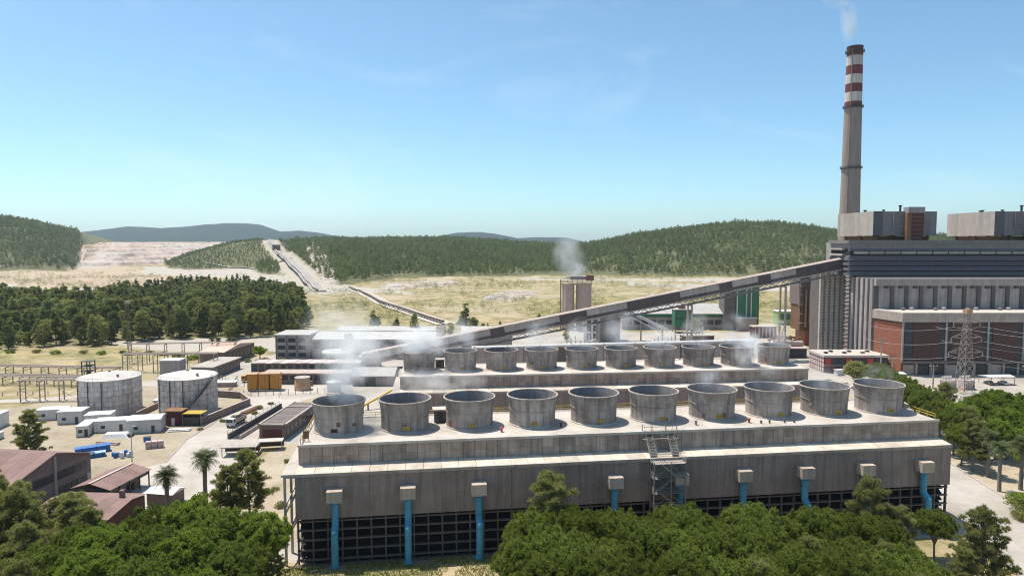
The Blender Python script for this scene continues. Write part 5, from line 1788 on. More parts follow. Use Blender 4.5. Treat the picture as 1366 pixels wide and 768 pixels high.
for ax, ay, az in arms:
    wx, wy = 167 + ax * ca - ay * sa_, 249 + ax * sa_ + ay * ca
    for (ex, ey, ez), far in (((wx + 95, wy - 40, az + 3), 'towards the right edge'), ((wx - 4 + ax * 1.4, 283.0, az - 4), 'towards the turbine hall')):
        pts = []
        for i in range(13):
            s = i / 12
            sag = (5.0 if 'right' in far else 1.6) * 4 * s * (1 - s)
            pts.append((wx + (ex - wx) * s, wy + (ey - wy) * s, az + (ez - az) * s - sag))
        o = MB().path(pts, .05, 5).build('power_line', 'galv')
        tag(o, 'thin power line strung from the lattice pylon ' + far, 'cable', 'power lines ' + far)
        k += 1
# gantry poles and switchgear near the pylon
for x, y, h, lb in ((148, 263, 11, 'wooden pole with cross arm left of the pylon'), (161, 258, 9, 'stout concrete pole just left of the pylon'),
                    (192, 252, 10, 'pole with a stay at the right edge of the yard'), (150, 275, 17, 'thin lattice mast before the brick hall')):
    t = thing('utility_pole', lb, 'pole', (x, y, 0))
    MB().tube((0, 0, 0), (0, 0, h), .3, .2, 8).build('shaft', 'orangerust' if h == 11 else 'conc', t)
    MB().bar((-1.6, 0, h - .6), (1.6, 0, h - .6), .2).bar((-1.2, 0, h - 1.8), (1.2, 0, h - 1.8), .16).build('cross_arm', 'steel', t)
    for xx in (-1.4, 0, 1.4):
        MB().lathe([(.12, h - .5), (.2, h - .2), (.1, h)], 8, xx, 0).build('insulator', 'conc_pale', t)
for k, (x, y, lb) in enumerate(((165.5, 256, 'pale transformer at the foot of the pylon, left one'), (173, 257, 'pale transformer at the foot of the pylon, right one'))):
    t = thing('transformer', lb, 'transformer', (x, y, 0), R(8))
    MB().box(-2.2, -1.5, .4, 2.2, 1.5, 3.6).build('tank', 'pinkwall', t)
    for j in range(6):
        MB().box(-2 + j * .7, -2.1, .7, -1.7 + j * .7, -1.5, 3.2).build('radiator_fin', 'conc_pale', t)
    for j in (-1.2, 0, 1.2):
        MB().lathe([(.25, 3.6), (.3, 4.2), (.15, 5.4)], 8, j, 0).build('bushing', 'white', t)
    MB().tube((-1.8, .9, 4.4), (1.8, .9, 4.4), .5, None, 10).build('conservator', 'conc_pale', t, True)
    MB().box(-2.6, -2, 0, 2.6, 2, .4).build('plinth', 'conc', t)
wall('yard_wall', [(176, 240), (196, 243), (220, 246)], 1.2, .4, 'conc_pale', 'low pale wall across the right yard')


# ------------------------------------------------------------------ vehicles and car shelters
def car(x, y, rz, mat, label, pickup=False):
    t = thing('parked_car', label, 'car', (x, y, 0.03), R(rz))
    W = .88
    prof = [(-2.15, .35), (-2.2, .75), (-2.0, .92), (-1.3, .98), (-0.75, 1.42), (.75, 1.46), (1.35, 1.0), (2.1, .9), (2.2, .55), (2.1, .35)]
    if pickup:
        prof = [(-2.4, .4), (-2.45, .85), (-1.4, 1.0), (-.8, 1.6), (.3, 1.62), (.45, 1.05), (2.4, 1.02), (2.45, .45)]
    body = MB()
    n = len(prof)
    for yy, sc_ in ((-W, .96), (-W * .93, 1.0), (W * .93, 1.0), (W, .96)):
        body.v += [(px, yy if pz < 1.05 else yy * .86, .35 + (pz - .35) * sc_) for px, pz in prof]
    for j in range(3):
        body.f += [(j * n + i, j * n + (i + 1) % n, (j + 1) * n + (i + 1) % n, (j + 1) * n + i) for i in range(n)]
    body.f += [tuple(range(n - 1, -1, -1)), tuple(range(3 * n, 4 * n))]
    body.build('body', mat, t, True)
    for s in (-1, 1):
        MB().add([(-.7, s * W * .9, 1.02), (.75, s * W * .9, 1.02), (.62, s * W * .83, 1.38), (-.55, s * W * .83, 1.38)], [(0, 1, 2, 3)]).build('side_window', 'glass', t)
    MB().add([(-1.26, -.7, 1.03), (-1.26, .7, 1.03), (-.8, .62, 1.42), (-.8, -.62, 1.42)], [(0, 1, 2, 3)]).build('windscreen', 'glass', t)
    for px in (-1.35, 1.35):
        for s in (-1, 1):
            w_ = MB().tube((px, s * .74, .33), (px, s * .92, .33), .33, None, 16).build('wheel', 'tyre', t)
            MB().tube((px, s * .90, .33), (px, s * .935, .33), .19, None, 12).build('rim', 'galv', w_)
    for s in (-1, 1):
        MB().box(-2.22, s * .6 - .17, .62, -2.12, s * .6 + .17, .78).build('headlight', 'white', t)
        MB().box(2.12, s * .62 - .15, .66, 2.22, s * .62 + .15, .82).build('tail_light', 'redpaint', t)
    return t


def car_shelter(x, y, label):
    t = thing('car_shelter', label, 'shelter', (x, y, 0), R(3))
    for k in range(3):
        MB().extr_x([(-3, 3.2), (3, 3.0), (3, 3.15), (0, 3.75), (-3, 3.35)], -5.4 + k * 3.6, -1.85 + k * 3.6).build('roof_sheet', 'white', t)
    for xx in (-5.2, 0, 5.2):
        for yy in (-2.7, 2.7):
            MB().bar((xx, yy, 0), (xx, yy, 3.1), .16).build('post', 'steel', t)
    return t


car_shelter(191, 266, 'white roofed car shelter before the turbine hall, right of the pylon')
car_shelter(152, 272, 'white roofed car shelter left of the pylon')
car(187.5, 265, 90, 'cargrey', 'dark car under the right car shelter')
car(193, 265, 90, 'carwhite', 'white car under the right car shelter')
car(152, 271, 90, 'carwhite', 'white car under the left car shelter')
car(186, 225, 20, 'carwhite', 'white pickup parked by the grey cabinet in the right yard', True)
car(203, 262, 90, 'cargrey', 'dark car parked in the open beside the right shelter')
t = thing('grey_kiosk', 'grey metal kiosk among shrubs in the right yard', 'kiosk', (171, 218, 0), R(8))
MB().box(-2.6, -1.6, 0, 2.6, 1.6, 3.0).build('wall', 'facade', t)
MB().box(-2.8, -1.8, 3, 2.8, 1.8, 3.2).build('roof', 'galv', t)
for j in range(5):
    MB().box(-2.4 + j * 1.0, -1.68, .3, -1.6 + j * 1.0, -1.6, 2.7).build('door', 'steel', t)
t = thing('mesh_screen', 'rusty steel mesh screen in the grass at the tower corner', 'frame', (-33.5, 104.5, 0), R(30))
m = MB().bar((0, 0, 0), (1.6, 0, 3.6), .14).bar((1.6, 0, 3.6), (2.8, 0, 3.6), .14).bar((2.8, 0, 3.6), (1.2, 0, 0), .12).bar((0.8, 0, 1.8), (2.0, 0, 1.8), .1)
m.build('frame', 'darksteel', t)
MB().box(-.4, -.3, -.2, 1.8, .3, .15).build('footing', 'conc', t)


# ------------------------------------------------------------------ overland conveyors
def overland(label, pts, off):
    t = thing('overland_conveyor', label, 'conveyor', (0, 0, 0))
    n = 7
    P = []
    for (x0, y0), (x1, y1) in zip(pts[:-1], pts[1:]):
        for k_ in range(n):
            s = k_ / n
            P.append((x0 + (x1 - x0) * s, y0 + (y1 - y0) * s))
    P.append(pts[-1])
    Q = []
    for i, (x, y) in enumerate(P):
        a, b = P[max(0, i - 1)], P[min(len(P) - 1, i + 1)]
        L = math.hypot(b[0] - a[0], b[1] - a[1])
        nx, ny = (b[1] - a[1]) / L, -(b[0] - a[0]) / L
        zz = max(zt(x, y), zt(x + nx * 6, y + ny * 6), zt(x - nx * 6, y - ny * 6))
        Q.append((x + nx * off, y + ny * off, zz + 2.2))
    for a, b in zip(Q[:-1], Q[1:]):
        MB().bar(a, b, 1.8, 1.0).build('belt_section', 'conc_dark', t)
        MB().bar((a[0], a[1], a[2] + 1.0), (b[0], b[1], b[2] + 1.0), 2.1, .25).build('hood', 'conc', t)
        MB().bar((a[0], a[1], a[2] - 4), a, .8).build('leg', 'steel', t)
    return t


overland('overland conveyor running down the wooded hill on a pale track', HILLRUN, 3.0)
overland('overland conveyor crossing the dry field towards the plant', FIELDRUN, 2.5)
t = thing('transfer_station', 'dark transfer station on the hillside conveyor', 'building', (-523, 1518, zt(-523, 1518)))
MB().box(-7, -6, -3, 7, 6, 11).build('wall', 'rust', t)
MB().box(-8, -7, 11, 8, 7, 12).build('roof', 'conc', t)
MB().box(-4, -6.2, 4, 4, -6, 8).build('window', 'glass', t)


# ------------------------------------------------------------------ loose gear lying about the yards
def bundle(x, y, rz, n, L, r, mat, label):
    t = thing('pipe_bundle', label, 'pipes', (x, y, 0.02), R(rz))
    for i in range(n):
        row, k_ = (0, i) if i < (n + 1) // 2 else (1, i - (n + 1) // 2)
        yy = (k_ - n / 4) * r * 2.05 + row * r
        MB().tube((-L / 2 + .1 * (i % 3), yy, r + row * r * 1.75), (L / 2 + .1 * (i % 2), yy, r + row * r * 1.75), r, None, 8).build('pipe', mat, t, True)
    for sx in (-.3, .3):
        MB().box(L * sx - .1, -n / 4 * r * 2.3, -.01, L * sx + .1, n / 4 * r * 2.3, .04).build('bearer', 'brownwall', t)


bundle(-86.5, 222, 80, 9, 9, .22, 'rust', 'rusty pipe bundle lying right of the brown bund wall')
bundle(-98.5, 199, 10, 7, 6, .2, 'galv', 'bright metal pipes lying before the right storage tank')
bundle(-112, 186, -12, 6, 7, .18, 'conc', 'grey pipes lying on the bare yard before the cabins')
bundle(-60, 214, 15, 8, 10, .25, 'rust', 'rusty pipes lying behind the brown hall')
bundle(150, 238, 20, 9, 10, .3, 'galv', 'bright pipes lying in the right yard beside the pine row')


def crates(x, y, rz, n, mat, label):
    t = thing('crate_stack', label, 'crates', (x, y, 0.02), R(rz))
    for i in range(n):
        MB().box((i % 3) * 1.5, (i // 6) * 1.4, ((i // 3) % 2) * 1.0, (i % 3) * 1.5 + 1.35, (i // 6) * 1.4 + 1.2, ((i // 3) % 2) * 1.0 + .95).build('crate', mat, t)
        MB().box((i % 3) * 1.5 + .1, (i // 6) * 1.4 - .04, ((i // 3) % 2) * 1.0 + .42, (i % 3) * 1.5 + 1.25, (i // 6) * 1.4, ((i // 3) % 2) * 1.0 + .52).build('slat', 'brownwall', t)


crates(-99, 181, 20, 7, 'pinkwall', 'pale crates stacked on the bare yard near the blue bin')
crates(-66, 240, 5, 8, 'orangerust', 'tan crates stacked left of the second cooling tower')
crates(158, 236, 12, 8, 'conc_pale', 'pale crates stacked in the right yard')
crates(-82, 262, 0, 6, 'brownwall', 'brown crates beside the rusty drum')


def truck(x, y, rz, cab, bed, label):
    t = thing('lorry', label, 'lorry', (x, y, 0.02), R(rz))
    c = MB().extr_x([(-1.2, .7), (1.2, .7), (1.2, 2.7), (-1.2, 2.7)], -3.9, -2.3).build('cab', cab, t)
    MB().add([(-3.95, -1.05, 1.6), (-3.95, 1.05, 1.6), (-3.92, 1.0, 2.5), (-3.92, -1.0, 2.5)], [(0, 3, 2, 1)]).build('windscreen', 'glass', c)
    MB().box(-3.4, -1.23, 1.65, -2.6, 1.23, 2.4).build('side_window', 'glass', c)
    MB().box(-2.2, -1.2, 1.0, 3.9, 1.2, 1.25).build('bed_floor', 'darksteel', t)
    MB().box(-2.2, -1.25, 1.25, 3.9, -1.15, 2.3).box(-2.2, 1.15, 1.25, 3.9, 1.25, 2.3).box(3.8, -1.15, 1.25, 3.9, 1.15, 2.3).box(-2.2, -1.15, 1.25, -2.1, 1.15, 2.6).build('bed_side', bed, t)
    MB().box(-3.8, -.5, .6, 3.8, .5, 1.0).build('chassis', 'darksteel', t)
    for px in (-3.0, 1.6, 2.8):
        for s_ in (-1, 1):
            w_ = MB().tube((px, s_ * .85, .5), (px, s_ * 1.15, .5), .5, None, 16).build('wheel', 'tyre', t)
            MB().tube((px, s_ * 1.13, .5), (px, s_ * 1.17, .5), .26, None, 10).build('rim', 'galv', w_)


truck(-84.5, 206, 82, 'white', 'conc', 'white tipper lorry on the pale road by the bund wall')
truck(-104, 270, 10, 'orange', 'rust', 'orange lorry parked left of the grey store')
truck(176, 232, 15, 'white', 'tarp', 'lorry with blue sides in the right yard')
car(-79.5, 176, 80, 'carwhite', 'white car driving on the pale road left of the flat shelters')
car(-88, 280, 5, 'cargrey', 'dark car parked before the long low store')
car(-83, 280, 5, 'carwhite', 'white car parked before the long low store')
# kerbs and drains of the roads
kb = MB()
for a, b in (((107.2, 140), (111.2, 172)), ((111.2, 172), (118.2, 215)), ((118.2, 215), (124.2, 262)), ((98.2, 108), (107.2, 140))):
    kb.bar((a[0], a[1], .07), (b[0], b[1], .07), .3, .2)
struct(kb.build('kerb', 'conc'))
kb = MB()
for a, b in (((-92.2, 190), (-92.2, 210)), ((-92.2, 210), (-96, 240)), ((-88, 170), (-92.2, 190)), ((-68, 176), (-62, 150)), ((-68, 176), (-75, 200))):
    kb.bar((a[0], a[1], .07), (b[0], b[1], .07), .3, .2)
struct(kb.build('road_kerb', 'conc'))


# ------------------------------------------------------------------ trees
def np_mesh(name, V, F, mat, tint=None):
    """triangles from numpy arrays"""
    me = bpy.data.meshes.new(name)
    nv, nf = len(V), len(F)
    me.vertices.add(nv)
    me.vertices.foreach_set('co', np.asarray(V, np.float32).reshape(-1))
    me.loops.add(nf * 3)
    me.loops.foreach_set('vertex_index', np.asarray(F, np.int32).reshape(-1))
    me.polygons.add(nf)
    me.polygons.foreach_set('loop_start', np.arange(0, nf * 3, 3, dtype=np.int32))
    me.update(calc_edges=True)
    if tint is not None:
        a = me.attributes.new('tint', 'FLOAT', 'POINT')
        a.data.foreach_set('value', np.asarray(tint, np.float32))
    me.materials.append(MT[mat])
    me.validate()
    return me


def unit(v):
    return v / np.maximum(np.linalg.norm(v, axis=-1, keepdims=True), 1e-9)


def tufts(puffs, per, length, width, blades, rng, up=0.35, spread=0.8, inner=0.25, brush=0.0):
    """sprays of small blades over and through the clumps of a crown.
    puffs: rows of cx, cy, cz, rx, ry, rz, tint"""
    puffs = np.asarray(puffs, float)
    vol = (puffs[:, 3] * puffs[:, 4] * puffs[:, 5]) ** (2 / 3.)
    cnt = np.maximum(2, (per * vol / vol.mean())).astype(int)
    idx = np.repeat(np.arange(len(puffs)), cnt)
    n = len(idx)
    dirs = unit(rng.normal(size=(n, 3)))
    dirs[:, 2] = np.where(dirs[:, 2] < -0.35, -dirs[:, 2] * 0.8, dirs[:, 2])
    dirs = unit(dirs)
    rad = np.where(rng.random(n) < inner, rng.uniform(0.25, 0.8, n), rng.uniform(0.82, 1.08, n))
    P = puffs[idx, 0:3] + dirs * puffs[idx, 3:6] * rad[:, None]
    if brush:
        # shoots as bottle brushes: needles spring from one point
        P = puffs[idx, 0:3] + dirs * puffs[idx, 3:6] * (rad * (1 - brush))[:, None]
    P = np.repeat(P, blades, 0)
    D = np.repeat(dirs, blades, 0)
    T = np.repeat(np.clip(puffs[idx, 6] + rng.normal(0, .12, n), 0, 1), blades)
    m = len(P)
    d = unit(D * 0.7 + rng.normal(size=(m, 3)) * spread + np.array([0, 0, up]))
    side = unit(np.cross(d, rng.normal(size=(m, 3))))
    L = length * rng.uniform(0.6, 1.25, m)[:, None]
    W = width * rng.uniform(0.7, 1.3, m)[:, None]
    a = P - side * W * .5
    b = P + side * W * .5
    c = P + d * L
    V = np.stack([a, b, c], 1).reshape(-1, 3)
    F = np.arange(m * 3).reshape(-1, 3)
    # paints light-and-shade contrast along each blade: darkened base, paler young tip
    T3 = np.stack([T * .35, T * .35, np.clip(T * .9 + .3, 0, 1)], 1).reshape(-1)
    return V, F, T3


def limb_mesh(name, segs, mat, n=6):
    mb = MB()
    for p, q, r0, r1 in segs:
        mb.tube(p, q, r0, r1, n)
    return mb.mesh(name, mat, True)


def proto_round(seed, h, r, mat, per=70, length=.42, width=.13, blades=4, npuff=70, base=.42, squash=.78, puff_r=.24, bark='bark'):
    """dense dome-headed pine: clumps packed over a dome, limbs fanning out below"""
    rng = np.random.default_rng(seed)
    puffs = []
    cz = h - r * squash
    for i in range(npuff):
        # clumps stand clear of each other so that the dark inside shows between them
        ct_ = 1 - 1.38 * (i + rng.uniform(0, 1)) / npuff
        ph = i * 2.39996 + rng.normal(0, .16)
        st_ = math.sqrt(max(0, 1 - ct_ * ct_))
        lob = 1 + .13 * math.sin(3 * ph + seed) * st_ + .08 * math.sin(5 * ph + 2 * seed) * st_ + .07 * math.cos(7 * ct_ + seed)
        rr = r * rng.uniform(.80, 1.0) * lob
        x, y, z = rr * st_ * math.cos(ph), rr * st_ * math.sin(ph), cz + rr * ct_ * squash
        s = r * puff_r * rng.uniform(.65, 1.3)
        puffs.append((x, y, z, s, s, s * 1.35, np.clip(.3 + .35 * ct_ + rng.normal(0, .28), 0, 1)))  # tint rises towards the crown top: top light painted in
    for i in range(34):
        # leading shoots that break the outline
        u, ph = rng.random() * .75, rng.uniform(0, 6.283)
        ct_ = 1 - u
        st_ = math.sqrt(1 - ct_ * ct_)
        rr = r * rng.uniform(.98, 1.14)
        q = r * rng.uniform(.045, .07)
        puffs.append((rr * st_ * math.cos(ph), rr * st_ * math.sin(ph), cz + rr * ct_ * squash, q, q, q * 2.6, np.clip(rng.normal(.7, .2), 0, 1)))
    for i in range(npuff // 4):
        v = rng.normal(size=3)
        v = v / np.linalg.norm(v) * r * rng.uniform(.3, .66)
        puffs.append((v[0], v[1], cz + v[2] * .7, r * .16, r * .16, r * .13, 0.0))  # zero tint paints the shade inside the crown
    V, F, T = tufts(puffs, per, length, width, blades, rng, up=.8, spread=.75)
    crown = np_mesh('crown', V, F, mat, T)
    segs = [((0, 0, -.3), (.15, .1, h * base), .30, .22)]
    for i in range(9):
        ph = i * 0.7 + rng.uniform(0, .4)
        z0 = h * base * rng.uniform(.75, 1)
        e = (r * .6 * math.cos(ph), r * .6 * math.sin(ph), cz + r * .2 * rng.uniform(-.6, 1))
        mid = (e[0] * .45, e[1] * .45, z0 + (e[2] - z0) * .62)
        segs += [((.1, .08, z0), mid, .13, .10), (mid, e, .10, .04)]
    return limb_mesh('trunk', segs, bark), crown


def proto_open(seed, h, r, mat, per=22, length=.5, width=.075, blades=8, whorls=14, lean=.0, bark='barkgrey', start=.22, shape=1.0):
    """open pine: whorls of branches with clumps along them, gaps between"""
    rng = np.random.default_rng(seed)
    puffs, segs = [], []
    segs.append(((0, 0, -.3), (lean * .5, 0, h * .5), .22, .15))
    segs.append(((lean * .5, 0, h * .5), (lean, 0, h * .97), .15, .04))
    for w in range(whorls):
        f = start + (1 - start) * (w + rng.uniform(-.3, .3)) / whorls
        f = min(max(f, start), .97)
        z = h * f
        L0 = r * ((1 - f) / (1 - start)) ** (.72 * shape) * rng.uniform(.8, 1.1) + r * .12
        nb = rng.integers(4, 7)
        a0 = rng.uniform(0, 6.28)
        for k in range(nb):
            a = a0 + k * 6.283 / nb + rng.uniform(-.35, .35)
            L = L0 * rng.uniform(.6, 1.12)
            rise = L * rng.uniform(.15, .55)
            e = (lean * f + L * math.cos(a), L * math.sin(a), z + rise)
            segs.append(((lean * f, 0, z), e, .07, .025))
            m = max(2, int(L / .6))
            for j in range(m):
                s = .35 + .65 * (j + 1) / m
                q = r * rng.uniform(.075, .15)
                puffs.append((lean * f + L * s * math.cos(a) + rng.normal(0, .2), L * s * math.sin(a) + rng.normal(0, .2), z + rise * s + rng.normal(.1, .15),
                              q * 1.15, q * 1.15, q * .8, np.clip(.35 + .4 * rng.normal(), 0, 1)))
    puffs.append((lean, 0, h, r * .1, r * .1, r * .2, .6))
    V, F, T = tufts(puffs, per, length, width, blades, rng, up=.45, inner=.2, brush=.35, spread=.6)
    return limb_mesh('trunk', segs, bark, 5), np_mesh('crown', V, F, mat, T)


def proto_broad(seed, h, r, mat, per=60, length=.30, width=.22, blades=3, npuff=46, bark='barkgrey'):
    rng = np.random.default_rng(seed)
    puffs, segs = [], [((0, 0, -.3), (.1, 0, h * .32), .28, .2)]
    cz = h * .62
    for i in range(npuff):
        v = unit(rng.normal(size=3))
        q = rng.uniform(.45, .85)
        x, y, z = v[0] * r * q, v[1] * r * q, cz + v[2] * h * .36 * q
        s = r * rng.uniform(.18, .32)
        puffs.append((x, y, z, s, s, s * .8, np.clip(.4 + .4 * v[2] + rng.normal(0, .2), 0, 1)))  # upper clumps tinted lighter to paint light from above
        if i % 4 == 0:
            segs.append(((.1, 0, h * .3), (x * .8, y * .8, z), .11, .03))
    V, F, T = tufts(puffs, per, length, width, blades, rng, up=.1, spread=1.2, inner=.35)
    return limb_mesh('trunk', segs, bark, 5), np_mesh('crown', V, F, mat, T)


def proto_cypress(seed, h, r, mat):
    rng = np.random.default_rng(seed)
    puffs = []
    for i in range(60):
        f = rng.uniform(.04, 1)
        rr = r * (math.sin(math.pi * min(1, f * .85 + .12)) ** .7) * rng.uniform(.4, .85)
        a = rng.uniform(0, 6.28)
        puffs.append((rr * math.cos(a), rr * math.sin(a), h * f, r * .35, r * .35, r * .8, np.clip(rng.normal(.25, .25), 0, 1)))
    V, F, T = tufts(puffs, 26, .6, .25, 3, rng, up=1.2, spread=.5)
    return limb_mesh('trunk', [((0, 0, -.3), (0, 0, h * .5), .3, .15)], 'bark'), np_mesh('crown', V, F, mat, T)


def proto_palm(seed, h, r):
    rng = np.random.default_rng(seed)
    V, F, T = [], [], []
    n = 0
    for k in range(46):
        a = k * 2.39996
        el = rng.uniform(-.55, 1.2) if k > 8 else rng.uniform(.8, 1.4)
        L = r * .8 * rng.uniform(.85, 1.1)
        tint = .75 if el < -.25 else np.clip(rng.normal(.2, .15), 0, 1)
        pts = []
        for j in range(7):
            s = j / 6
            ang = el - s * s * .45
            pts.append(np.array([L * s * math.cos(a) * math.cos(el - s * .2), L * s * math.sin(a) * math.cos(el - s * .2), h + L * s * math.sin(ang) * .9]))
        sd = np.array([-math.sin(a), math.cos(a), 0])
        for j in range(6):
            w0 = .16 * r * math.sin(math.pi * min(1, .12 + j / 6.2)) + .04
            for s_ in (-1, 1):
                for i in range(2):
                    p = pts[j] + (pts[j + 1] - pts[j]) * (i / 2.)
                    q = pts[j] + (pts[j + 1] - pts[j]) * ((i + .62) / 2.)
                    tip = p + (pts[j + 1] - pts[j]) * .9 + sd * s_ * w0 * 2.1 - np.array([0, 0, w0 * .8])
                    V += [p, q, tip]
                    F.append((n, n + 1, n + 2))
                    T += [tint] * 3
                    n += 3
    segs = [((0, 0, -.3), (.05, .02, h * .5), .32, .26), ((.05, .02, h * .5), (0, 0, h * .98), .26, .30)]
    # skirt of dead fronds
    for k in range(60):
        a = k * 2.4
        z0 = h - rng.uniform(.1, .9)
        p = np.array([.28 * math.cos(a), .28 * math.sin(a), z0])
        q = p + np.array([.1 * -math.sin(a), .1 * math.cos(a), 0])
        tip = np.array([.75 * math.cos(a), .75 * math.sin(a), z0 - rng.uniform(.9, 1.5)])
        V += [p, q, tip]
        F.append((n, n + 1, n + 2))
        T += [1.0] * 3
        n += 3
    return limb_mesh('trunk', segs, 'barkgrey', 8), np_mesh('crown', np.array(V), np.array(F), 'leaf_palm', T)


def proto_far(seed, h, r, mat, conic=True, ntri=130, stem=True):
    """wood tree seen from far: a few dozen leaf clumps on a stem, ragged outline"""
    rng = np.random.default_rng(seed)
    puffs = []
    np_ = 16
    for i in range(np_):
        f = (i + .5) / np_
        z = h * (.22 + .76 * f)
        if conic:
            rr = r * (1.05 - f) ** .75 * rng.uniform(.3, .75)
        else:
            rr = r * math.sin(math.pi * (.15 + .75 * f)) * rng.uniform(.3, .75)
        a = rng.uniform(0, 6.28)
        s = r * (.42 if not conic else .5 * (1.1 - f * .8))
        puffs.append((rr * math.cos(a), rr * math.sin(a), z, s, s, s * .8, np.clip(rng.normal(.3 + .3 * f, .2), 0, 1)))  # paler tint with height stands in for lit treetops
    V, F, T = tufts(puffs, ntri / np_, h * .10, h * .075, 1, rng, up=.4, spread=.7, inner=.2)
    return V, F, T


def proto_mid(seed, h, r, mat, conic=False):
    rng = np.random.default_rng(seed)
    puffs = []
    n = 40
    for i in range(n):
        f = rng.random()
        z = h * (.08 + .90 * f)
        q = (1.08 - f) ** .7 if conic else math.sin(math.pi * (.16 + .76 * f)) ** .8
        rr = r * q * rng.uniform(.35, .85)
        a = rng.uniform(0, 6.28)
        s = r * rng.uniform(.2, .36) * (1 if not conic else (1.15 - .6 * f))
        puffs.append((rr * math.cos(a), rr * math.sin(a), z, s, s, s * .8, np.clip(rng.normal(.1 + .5 * f, .25), 0, 1)))  # lit top and darker underside painted through the tint
    V, F, T = tufts(puffs, 40, .85, .42, 2, rng, up=.4, spread=.8, inner=.3)
    segs = [((0, 0, -.4), (rng.normal(0, .2), 0, h * .55), .28, .14)]
    return limb_mesh('trunk', segs, 'bark', 5), np_mesh('crown', V, F, mat, T)


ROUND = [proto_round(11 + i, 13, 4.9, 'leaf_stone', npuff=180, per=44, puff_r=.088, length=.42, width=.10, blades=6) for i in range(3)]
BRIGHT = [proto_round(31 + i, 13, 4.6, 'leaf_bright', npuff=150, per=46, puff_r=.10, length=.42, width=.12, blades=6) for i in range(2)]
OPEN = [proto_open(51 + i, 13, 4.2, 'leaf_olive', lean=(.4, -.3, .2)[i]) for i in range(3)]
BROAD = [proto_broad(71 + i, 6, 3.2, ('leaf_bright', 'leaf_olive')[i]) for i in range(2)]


def proto_bush(seed, r, mat):
    rng = np.random.default_rng(seed)
    puffs, segs = [], []
    for i in range(26):
        a, q = rng.uniform(0, 6.28), math.sqrt(rng.random()) * .8
        s_ = r * rng.uniform(.2, .36)
        z = r * rng.uniform(.15, .75) * (1 - .5 * q)
        puffs.append((r * q * math.cos(a), r * q * math.sin(a), z, s_, s_, s_ * .8, np.clip(rng.normal(.35, .3), 0, 1)))
        if i % 5 == 0:
            segs.append(((0, 0, -.1), (r * q * math.cos(a), r * q * math.sin(a), z), .06, .02))
    V, F, T = tufts(puffs, 42, .34, .2, 3, rng, up=.4, spread=1.1, inner=.3)
    return limb_mesh('stem', segs, 'barkgrey', 5), np_mesh('crown', V, F, mat, T)


BUSH = [proto_bush(61, 3.0, 'leaf_bright'), proto_bush(62, 3.0, 'leaf_olive')]
YEL = proto_broad(81, 6, 2.6, 'leaf_yellow', per=30, npuff=34)
PALM = [proto_palm(91 + i, 7.0, 2.5) for i in range(2)]
CYP = proto_cypress(95, 15, 2.4, 'leaf_dark')
MIDP = [proto_mid(101 + i, (14, 15, 12, 16, 13)[i], (4.2, 3.6, 4.6, 3.4, 4.0)[i], ('leaf_dark', 'leaf_dark', 'leaf_olive', 'leaf_dark', 'leaf_hill')[i], i % 2 == 1) for i in range(5)]


def plant(name, pr, x, y, label, cat='tree', scale=1.0, group=None, z=None, sz=None):
    z = (zt(x, y) if y > 430 else 0.0) if z is None else z
    t = thing(name, label, cat, (x, y, z), random.uniform(0, 6.28), group)
    t.scale = (scale, scale, sz or scale)
    link('trunk', pr[0], t)
    link('crown', pr[1], t)
    return t


random.seed(21)
# dense stand of dome-headed pines before the near cooling tower
STAND = []
for i, x in enumerate(np.arange(4.5, 60, 5.5)):
    STAND.append((x + random.uniform(-.7, .7), 101.5 + .138 * x * .6 + random.uniform(-1.2, 1.2), random.uniform(.93, 1.14) - .20 * max(0, (x - 26) / 36)))
for x in np.arange(2.5, 58, 5.4):
    STAND.append((x + random.uniform(-1, 1), 94.5 + .05 * x + random.uniform(-1, 1), random.uniform(.88, 1.12) - .20 * max(0, (x - 26) / 36)))
for x in np.arange(5, 57, 5.6):
    STAND.append((x + random.uniform(-1, 1), 88 + .03 * x + random.uniform(-1.2, 1.2), random.uniform(.98, 1.08) - .12 * max(0, (x - 30) / 36)))
for x in np.arange(4, 54, 6):
    STAND.append((x + random.uniform(-1, 1), 80 + random.uniform(-1.2, 1.2), random.uniform(.95, 1.05)))
for i, (x, y, s) in enumerate(STAND):
    pr = ROUND[i % 3]
    plant('stone_pine', pr, x, y, 'round headed green pine in the dense stand before the nearest cooling tower', 'tree', s, 'pines massed before the cooling tower')
for x, y, s in ((48, 91, .98), (53.5, 85.5, .95), (44, 97, .95), (40, 83, 1.0), (33, 88, 1.0), (20, 82, 1.02), (55, 98, .86), (12, 91, 1.02)):
    plant('open_pine', OPEN[random.randint(0, 2)], x, y, 'paler open pine mixed into the dense stand at lower right', 'tree', s, 'paler pines in the stand')
